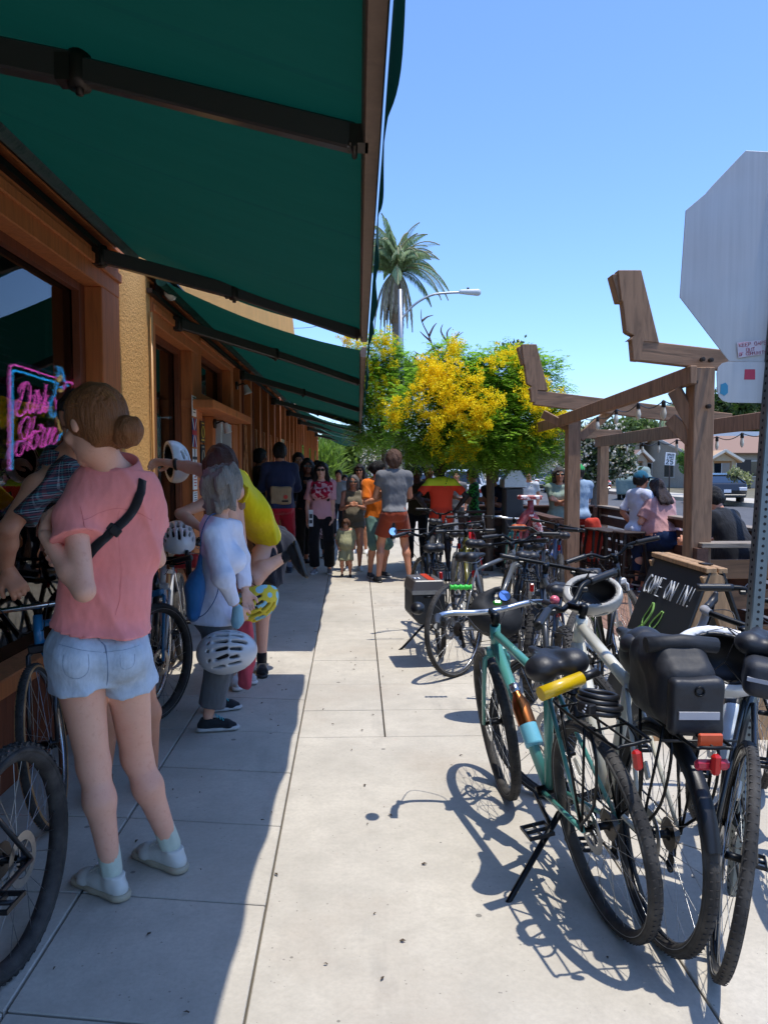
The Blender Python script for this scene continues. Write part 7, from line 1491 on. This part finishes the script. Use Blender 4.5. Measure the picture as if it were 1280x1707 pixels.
# ---------------------------------------------------------------- 3 lady in white with grey curly hair
gx = G(352, 1218); J = pose(gx.x+.10, gx.y+.12, -75, 1.60, lean=4, arms=('down', 'down'), feet={-1: (-.13, .02, 5), 1: (.10, -.06, 5)}, hp=12, hy=-20, female=True)
J['pel'] = P(362, 1015, 4.47); J['nb'] = P(362, 866, 4.47); J['u'] = nrm(J['nb']-J['pel']); J['hc'] = P(374, 815, 4.46); J['sh'] = {-1: P(388, 880, 4.62), 1: P(352, 890, 4.32)}
J['hip'] = {-1: P(368, 1030, 4.55), 1: P(360, 1030, 4.38)}; J['wr'] = {1: P(394, 1012, 4.26), -1: P(410, 985, 4.7)}; J['el'] = {1: P(372, 962, 4.20), -1: P(402, 930, 4.75)}; J['an'] = {1: V(G(350, 1215).x, 4.36, .085), -1: V(G(358, 1185).x, 4.72, .085)}; J['kn'] = {1: P(366, 1110, 4.36), -1: P(372, 1105, 4.62)}
J['hr'], J['hf'], J['hu'] = basis((.1, 0, 1), (.75, .62, -.25))
person('grey haired lady in a white long sleeved top and grey trousers', J, h=.009, skin='light', fem=True, fat=1.12, top=dict(m='#dcdeea', off=.024, sl=1.9, hem=-.07, w=.0065, flare=1.9, nk=.2), bottom=dict(m='#5b5e60', t=1.78, off=.022, fl=1.3, fl2=2.1, w=.005), hair=dict(c='#8e857b', c2='#b0a89c', st='bob', n=.009, g=.034, strands=300), shoes=dict(c='#24282b', s='#b9bab6', lace='#4fb9c4'), detail=True, hh=.0065, hcurl=(.5, .8))
e = empty('drawstring_bag', P(328, 985, 4.35), label='blue drawstring bag hanging on the back of the lady in white', cat='bag'); O = Vector(e.location); s_ = Solid(.008, .05)
s_.cap(P(334, 930, 4.36)-O, P(326, 985, 4.34)-O, .02, .075, flat=(1, .1, 0), ff=1.5); s_.cap(P(326, 985, 4.34)-O, P(322, 1022, 4.32)-O, .078, .06, flat=(1, .1, 0), ff=1.5); s_.noise(.006, 26, (1, 1, .5)); s_.build('bag_body', mat('cloth', '#2b679c', rough=.5), e)
b = MB(); b.tube(spline([P(334, 930, 4.3)-O, P(336, 890, 4.26)-O, P(348, 862, 4.3)-O, P(362, 855, 4.4)-O], 5), .0035, 5); b.tube(spline([P(330, 1030, 4.3)-O, P(345, 1020, 4.2)-O, P(362, 990, 4.18)-O, P(366, 950, 4.2)-O], 5), .0028, 5); b.build('cord', mat('cloth', '#2b4f80'), e)
e = empty('glove', P(396, 1028, 4.25), label='pale blue cycling glove in the hand of the lady in white', cat='glove'); s_ = Solid(.006, .02); s_.cap((0, 0, .04), (0, 0, -.02), .03, .036, flat=(0, 1, 0)); s_.cap((.01, 0, -.02), (.0, 0, -.06), .013, .01); s_.cap((-.015, 0, -.02), (-.02, 0, -.05), .012, .01); s_.build('glove', mat('cloth', '#8fb4bc'), e)
helmet(P(382, 1088, 4.15), (-.15, -.75, .65), (1, -.05, .1), '#c3c6c8', 'silver white vented helmet dangling from the hand of the lady in white', 1.05)
HP = mat('pattern', '#8fc3cf', ink='#d9c23a', scale=16)
helmet(P(425, 1000, 5.0), (.3, -.6, -.75), (.9, -.1, .5), '#8fc3cf', 'pale blue helmet with yellow and orange cartoon stickers held upside down', 1.1, paint=HP)
e = empty('jacket', P(409, 1090, 4.95), label='salmon pink cloth trailing down to the pavement beside the white lady', cat='cloth'); s_ = Solid(.009, .04); s_.cap((0, 0, .25), (.01, 0, -.02), .045, .055, flat=(0, 1, 0)); s_.cap((.01, 0, -.02), (-.01, 0, -.19), .055, .05, flat=(0, 1, 0)); s_.noise(.009, 30, (1, 1, .3)); s_.build('jacket_cloth', mat('cloth', '#c84f5a'), e)
# ---------------------------------------------------------------- 4 brown haired person reaching left
J = pose(P(372, 900, 5.2).x, 5.25, 160, 1.68, lean=20, arms=('down', 'down'), female=True)
J['pel'] = P(395, 960, 5.35); J['nb'] = P(372, 822, 5.1); J['u'] = nrm(J['nb']-J['pel']); J['r'], J['f'], J['u'] = basis(J['u'], V(-.9, -.35, 0)); J['hc'] = P(366, 775, 5.0); J['hr'], J['hf'], J['hu'] = basis((.1, 0, 1), (-.5, .8, -.4))
J['sh'] = {-1: P(345, 838, 5.05), 1: P(395, 838, 5.2)}; J['el'] = {-1: P(300, 856, 4.95), 1: P(403, 905, 5.15)}; J['wr'] = {-1: P(342, 885, 4.85), 1: P(408, 962, 5.0)}; J['hip'] = {-1: P(385, 975, 5.3), 1: P(405, 975, 5.45)}; J['an'] = {-1: V(P(385, 900, 5.3).x, 5.3, .09), 1: V(P(408, 900, 5.45).x, 5.45, .09)}; J['kn'] = {-1: P(380, 1060, 5.2), 1: P(400, 1060, 5.35)}; J['fd'] = {-1: V(.4, -1, 0), 1: V(.5, -1, 0)}
person('brown haired person in a tan vest between the lady in white and the yellow shirt', J, h=.011, skin='light', fem=True, top=dict(m='#8d6a5a', off=.014, sl=0, hem=-.05), bottom=dict(m='#a8544f', t=.6, name='shorts'), hair=dict(c='#4b2f22', st='bob', n=.005, g=.02), shoes=dict(c='#b9b9b5'))
# ---------------------------------------------------------------- 5 man in yellow bending, one leg swung back
J = pose(P(436, 1060, 5.6).x, 5.6, 20, 1.8, lean=50, arms=('down', 'down'))
J['pel'] = P(448, 905, 5.65); J['nb'] = P(385, 800, 5.25); J['u'] = nrm(J['nb']-J['pel']); J['r'], J['f'], J['u'] = basis(J['u'], V(-.6, -.3, -.6)); J['hc'] = P(362, 790, 5.35); J['hr'], J['hf'], J['hu'] = basis((-.3, 0, 1), (-.8, -.3, -.5))
J['sh'] = {-1: P(392, 820, 5.05), 1: P(398, 800, 5.6)}; J['el'] = {-1: P(330, 782, 5.1), 1: P(385, 850, 5.8)}; J['wr'] = {-1: P(285, 772, 5.15), 1: P(372, 880, 5.75)}; J['hand'][-1] = nrm((-1, .25, .1))
J['hip'] = {-1: P(440, 925, 5.5), 1: P(462, 912, 5.75)}; J['kn'] = {-1: P(424, 965, 5.25), 1: P(432, 985, 5.65)}; J['an'] = {-1: P(480, 925, 5.35), 1: V(P(436, 1050, 5.65).x, 5.65, .09)}; J['fd'] = {-1: V(.25, 0, -.95), 1: V(.15, -1, 0)}; J['fu'] = {-1: V(-.9, .1, -.3), 1: V(0, 0, 1)}
YM_ = person('man in a bright yellow tee and black shorts bending with one leg swung back', J, h=.0105, skin='light', fat=1.1, top=dict(m='#e0c814', off=.026, sl=.75, hem=.10, w=.007), bottom=dict(m='#20222c', t=.88, off=.035, fl=1.8, w=.01, name='shorts'), hair=dict(c='#4b2f22', st='short'), shoes=dict(c='#17181a', s='#20201f'), socks=('#1b1b1d', .06), palm={-1: V(0, -.6, -1), 1: V(0, 0, -1)}, hcurl=(.45, .4), hh=.0065, face=False)
b = MB(); o_ = YM_; OO = Vector(o_.location); b.ring(P(293, 774, 5.14)-OO, (1, 0, .1), .034, .008, 16, 6, flat=1.6); b.build('wrist_watch', BLP, o_)
helmet(P(288, 768, 5.32), (.8, .5, .2), (0, -.2, 1), '#e6e7e7', 'white and black helmet held up at the end of an outstretched arm', .95)
# ---------------------------------------------------------------- the queue and the crowd
def crowd(label, px, ty, foot, face, skin='tan', z0=0.0, h=.0125, Hk=None, **k):
    pk = {q: k.pop(q) for q in ('lean', 'side', 'arms', 'feet', 'hp', 'hy', 'sit', 'spread', 'hipshift', 'crouch') if q in k}; g, H = HT(px, ty, foot, z0); H = Hk or H
    J = pose(g.x, g.y, face, H/ (1.0 if pk.get('lean', 0) < 10 else .96), z0=z0, female=k.get('fem', False), **pk); return person(label, J, h=h, skin=skin, **k), J
c_ = crowd
e5, J5 = c_('man in a navy long sleeved top and red shorts with a tan satchel', 468, 735, 955, 10, 'tan', fat=1.12, arms=('chest', 'chest'), top=dict(m='#2b3350', sl=1.9, off=.022, hem=-.06), bottom=dict(m='#b0212e', t=1.0, off=.025, name='shorts'), hair=dict(c='#15110f'), shoes=dict(c='#3c4048', s='#50545a'), socks=('#8f93a0', .12), h=.0115)
e = empty('satchel', J5['pel']-J5['f']*.17+V(.0, 0, .12), label='tan canvas satchel on the back of the man in navy', cat='bag'); s_ = Solid(.012, .02); s_.box((0, 0, 0), (.15, .035, .13), rd=.03); s_.noise(.005, 15); s_.build('bag_body', mat('cloth', '#a28b6c'), e); b = MB(); b.lathe((.07, -.045, -.02), (0, -1, 0), [(.03, 0), (0, .002)], 16); b.build('badge', mat('flat', '#c0463c'), e); b = MB(); b.box((.06, -.045, -.08), (.09, .004, .025)); b.build('label', mat('flat', '#26221f'), e)
c_('person in dark clothes half hidden behind the man in navy', 432, 745, 945, -60, 'brown', top=dict(m='#1c2028', sl=.8), bottom=dict(m='#1b1d20', t=1.8), hair=dict(c='#0f0c0b', st='short'), arms=('phone', 'phone'))
c_('man facing the camera between the navy shirt and the long haired woman', 498, 752, 940, 190, 'tan', top=dict(m='#3a4048'), bottom=dict(m='#22252a', t=1.8), hair=dict(c='#1a1411'), arms=('down', 'down'))
c_('woman with dark hair and sunglasses in a black top in the queue', 513, 762, 944, 185, 'brown', fem=True, top=dict(m='#1a1c22', sl=1.5), bottom=dict(m='#2a2320', t=1.8), hair=dict(c='#120d0b', st='long'), glasses='dark', arms=('chest', 'down'))
c_('person with dark hair just showing behind the woman in the pink tee', 530, 766, 930, 175, 'tan', fem=True, top=dict(m='#4b3f38'), bottom=dict(m='#30343a', t=1.8), hair=dict(c='#1a1210', st='long'))
PT = mat('print', '#cf9aa0', at=(.0, -.12, 1.25), r=.17, ink='#a11f3a', th=.47)
e9, J9 = c_('long haired woman in a pink printed tee and black trousers', 537, 768, 956, 176, 'fair', fem=True, fat=1.12, top=dict(m=PT, sl=.85, off=.026, hem=-.07), bottom=dict(m='#15161a', t=1.9, off=.018, fl2=2.5), hair=dict(c='#1d1310', st='long', len=.4), glasses='dark', arms=((.0, .06, -.54), (.06, .02, -.53)), shoes=dict(c='#8f8f90', s='#d5d5d0'), h=.011)
e = empty('paper_tag', J9['wr'][1]+V(.06, -.12, .02), label='white printed card held beside the pink printed tee', cat='card'); b = MB(); b.box((0, 0, 0), (.06, .006, .24)); b.build('card', mat('flat', '#c9ced2'), e); b = MB(); b.box((0, -.005, .03), (.04, .003, .06)); b.box((0, -.005, -.05), (.04, .003, .05)); b.build('print', mat('flat', '#33383e'), e)
e = empty('tote_bag', J9['wr'][-1]+V(-.02, -.02, -.2), label='pale patterned shopping bag held low by the long haired woman', cat='bag'); s_ = Solid(.012, .02); s_.box((-.1, .05, .08), (.12, .04, .15), rd=.02); s_.noise(.006, 14); s_.build('bag_body', mat('pattern', '#b8a0a4', ink='#6a545a', scale=40), e)
c_('woman in an olive dress and glasses holding a phone and a pink pouch', 589, 790, 950, 182, 'tan', fem=True, fat=1.18, top=dict(m='#6e6656', sl=0, off=.014, hem=-.06), bottom=dict(m='#6e6656', t=.35, off=.02, skirt=True, name='skirt'), hair=dict(c='#6b6460', st='bob', g=.012), glasses='dark', arms=('phone', 'phone'), shoes=dict(c='#d5d5d2'), h=.0115)
c_('bearded person in a black tee walking behind the olive dress', 600, 772, 922, 172, 'tan', top=dict(m='#17181b'), bottom=dict(m='#3a3f48', t=.9, name='shorts'), hair=dict(c='#15100e', st='long', len=.15), glasses='dark', shoes=dict(c='#dddddb'))
c_('toddler with curly hair in a sandy top and shorts on the pavement', 577, 866, 962, 178, 'tan', h=.0075, arms=((.04, .04, -.50), (.05, .10, -.46)), spread=.12, fat=1.25, top=dict(m='#9c9a78', sl=.9, off=.03, hem=-.1, h=.0075), bottom=dict(m='#9c9a78', t=.95, off=.04, name='shorts', h=.0075), hair=dict(c='#5a3a26', st='curly', n=.002, g=.05), shoes=dict(c='#2a2624', s='#3a3532'))
c_('cyclist in an orange tee and sage shorts looking at a phone', 628, 766, 962, 205, 'tan', arms=('phone', 'phone'), top=dict(m='#d06a14', sl=.85, off=.024), bottom=dict(m='#5f7d74', t=1.02, off=.02, name='shorts'), hair=dict(c='#120f0e', st='pony'), cap=None, shoes=dict(c='#3a3d42'), hy=-60, hp=20)
c_('man in a grey tee and rust red shorts standing with his back to us', 657, 748, 970, 8, 'tan', spread=.20, arms=('phone', 'phone'), top=dict(m='#6f6f70', sl=.45, off=.024, hem=-.0), bottom=dict(m='#8a3a22', t=.72, off=.03, name='shorts'), hair=dict(c='#5b4030', st='curly', n=.0025, g=.024), shoes=dict(c='#23262b', s='#2d3034'), h=.011, hp=15)
c_('person in a dark olive tee beyond the man in grey', 695, 775, 945, 170, 'dark', top=dict(m='#3a3322'), bottom=dict(m='#17181a', t=1.8), hair=dict(c='#0e0b0a', st='short'), arms=('phone', 'phone'))
c_('man with a beard facing the group under the tree', 714, 772, 938, 185, 'brown', top=dict(m='#4a4430'), bottom=dict(m='#1c1d20', t=.9, name='shorts'), hair=dict(c='#120d0b', st='short'), arms=('cross', 'cross'))
RY = NT('red_yellow_jersey'); _tc = RY.n('ShaderNodeTexCoord'); _sx = RY.n('ShaderNodeSeparateXYZ'); RY.l(_tc.outputs['Object'], _sx.inputs[0]); RY.set(RY.mix(RY.math('GREATER_THAN', _sx.outputs[2], 1.27), '#d93a18', '#c9d42a'), .85); RY.bump(RY.noise(RY.co((1, 1, .5)), 14, 3), .5, .02); RY = RY.m
c_('cyclist in a red and yellow jersey with hands on hips and dark arm sleeves', 735, 766, 955, 5, '#2a221f', arms=('hip', 'hip'), fat=1.08, top=dict(m=RY, sl=.75, off=.02, hem=-.14), bottom=dict(m='#17181a', t=.95, name='shorts'), hair=dict(c='#3b2d20', st='buzz'), h=.011)
e, Jg = c_('man in a green patterned tee and grey trousers under the tree', 789, 778, 940, 85, 'tan', arms=('phone', 'phone'), top=dict(m=mat('pattern', '#3aa53a', ink='#123a18', scale=30), sl=.7), bottom=dict(m='#4b4d50', t=1.85), hair=dict(c='#18120f'), hp=20)
c_('man in a navy tee with crossed arms beside the street bin', 822, 782, 945, 150, 'brown', arms=('cross', 'cross'), top=dict(m='#151b2c', sl=.8), bottom=dict(m='#3f3a36', t=1.85), hair=dict(c='#18120f', st='short'))
c_('person at the back of the group by the white van', 760, 782, 912, 175, 'tan', top=dict(m='#6b6a68'), bottom=dict(m='#2a2c30', t=1.85), hair=dict(c='#1a1411'))
for px_, top_, ft_, cc, lab in ((565, 782, 900, '#8c8f92', 'far person in a grey top behind the toddler'), (608, 786, 890, '#b9bcc0', 'distant person in white seen past the olive dress'), (575, 790, 895, '#b7a04c', 'distant person in a mustard top behind the queue'), (648, 788, 900, '#3c4a6a', 'distant person in blue behind the orange tee'), (880, 782, 905, '#c9c9c6', 'distant person in a pale shirt by the parked cars')):
    c_(lab, px_, top_, ft_, 170+px_ % 20, 'tan', h=.018, top=dict(m=cc), bottom=dict(m='#2b2d33', t=1.8), hair=dict(c='#1c1512', st='short'))
# parklet people
c_('woman in sunglasses and a mint shirt with crossed hands inside the parklet', 930, 776, 955, 172, 'tan', z0=ZD, fem=True, top=dict(m='#93a396', sl=1.2, off=.022), bottom=dict(m='#1c2130', t=.95, name='shorts'), hair=dict(c='#4a4340', st='bob', g=.008), glasses='dark', arms=('cross', 'cross'))
c_('man in a pale blue tee, green cap and red shorts behind the pergola post', 963, 772, 950, 12, 'tan', z0=ZD, fat=1.05, top=dict(m='#8ea3b8', sl=.8, off=.026, hem=-.08), bottom=dict(m='#b93022', t=.85, off=.03, name='shorts'), hair=dict(c='#2a1d16'), cap='#2c9a56', arms=('phone', 'phone'))
e, Jc = c_('man in a white tee and blue cap standing beside the seated woman', 1062, 783, 985, -75, 'tan', z0=ZD, spread=.12, top=dict(m='#c6cbdd', sl=.85, off=.028, hem=-.06, w=.006), bottom=dict(m='#24262a', t=1.85, off=.028), hair=dict(c='#18120f'), cap='#1c5a72', glasses='dark', arms=('pocket', 'chest'), h=.0105, shoes=dict(c='#8a5a5c', s='#c9d5da'))
g = P(1106, 895, 9.75); J = pose(g.x, 9.85, 20, 1.66, lean=14, sit=.90+.0, z0=ZD, arms=((-.02, .28, -.30), (-.02, .30, -.28)), feet={-1: (-.14, .36, 5, .2), 1: (.14, .36, 5, .2)}, female=True, hp=10, hy=-10); J['pel'] = P(1108, 893, 9.85); d = J['pel']-V(g.x, 9.85, .90+ZD)
for k_ in ('nb', 'hc'): J[k_] = J[k_]+d
for k_ in ('sh', 'el', 'wr', 'hip', 'kn', 'an'):
    for i in (-1, 1): J[k_][i] = J[k_][i]+d
person('broad woman in a dusty pink tee and jeans seated on a stool', J, h=.0115, skin='light', fem=True, fat=1.62, top=dict(m='#b98d8c', sl=.8, off=.024, hem=.03, w=.007), bottom=dict(m=mat('denim', '#1f3050'), t=1.7, off=.02), hair=dict(c='#2b1c16', st='long', len=.22), face=False)
g = P(1252, 905, 7.4); J = pose(g.x, 7.5, 35, 1.8, lean=32, sit=.72, z0=ZD, arms=((0, .3, -.25), (0, .3, -.25)), feet={-1: (-.14, .3, 5), 1: (.14, .3, 5)}, hp=25)
person('man in a black tee hunched over at the right edge of the parklet', J, h=.012, skin='tan', fat=1.35, top=dict(m='#17191d', sl=.9, off=.028), bottom=dict(m='#24262c', t=1.7), hair=dict(c='#14100e', st='short'), cap='#1a1c20', face=False)
e = empty('jacket', P(988, 900, 11.2), label='orange red jacket draped over a stool beside the red shorts', cat='jacket'); s_ = Solid(.014, .06); s_.cap((0, 0, .25), (.03, 0, 0), .10, .13, flat=(0, 1, 0)); s_.cap((.03, 0, 0), (.05, 0, -.3), .12, .05, flat=(0, 1, 0)); s_.cap((-.05, 0, 0), (-.06, 0, -.38), .07, .03, flat=(0, 1, 0)); s_.noise(.016, 14, (1, 1, .4)); s_.build('jacket_cloth', mat('cloth', '#c4402f'), e)
stool(P(990, 900, 11.4).x, 11.45, 'stool under the draped orange red jacket')
# tidy: nothing may be left inside the scene without a mesh
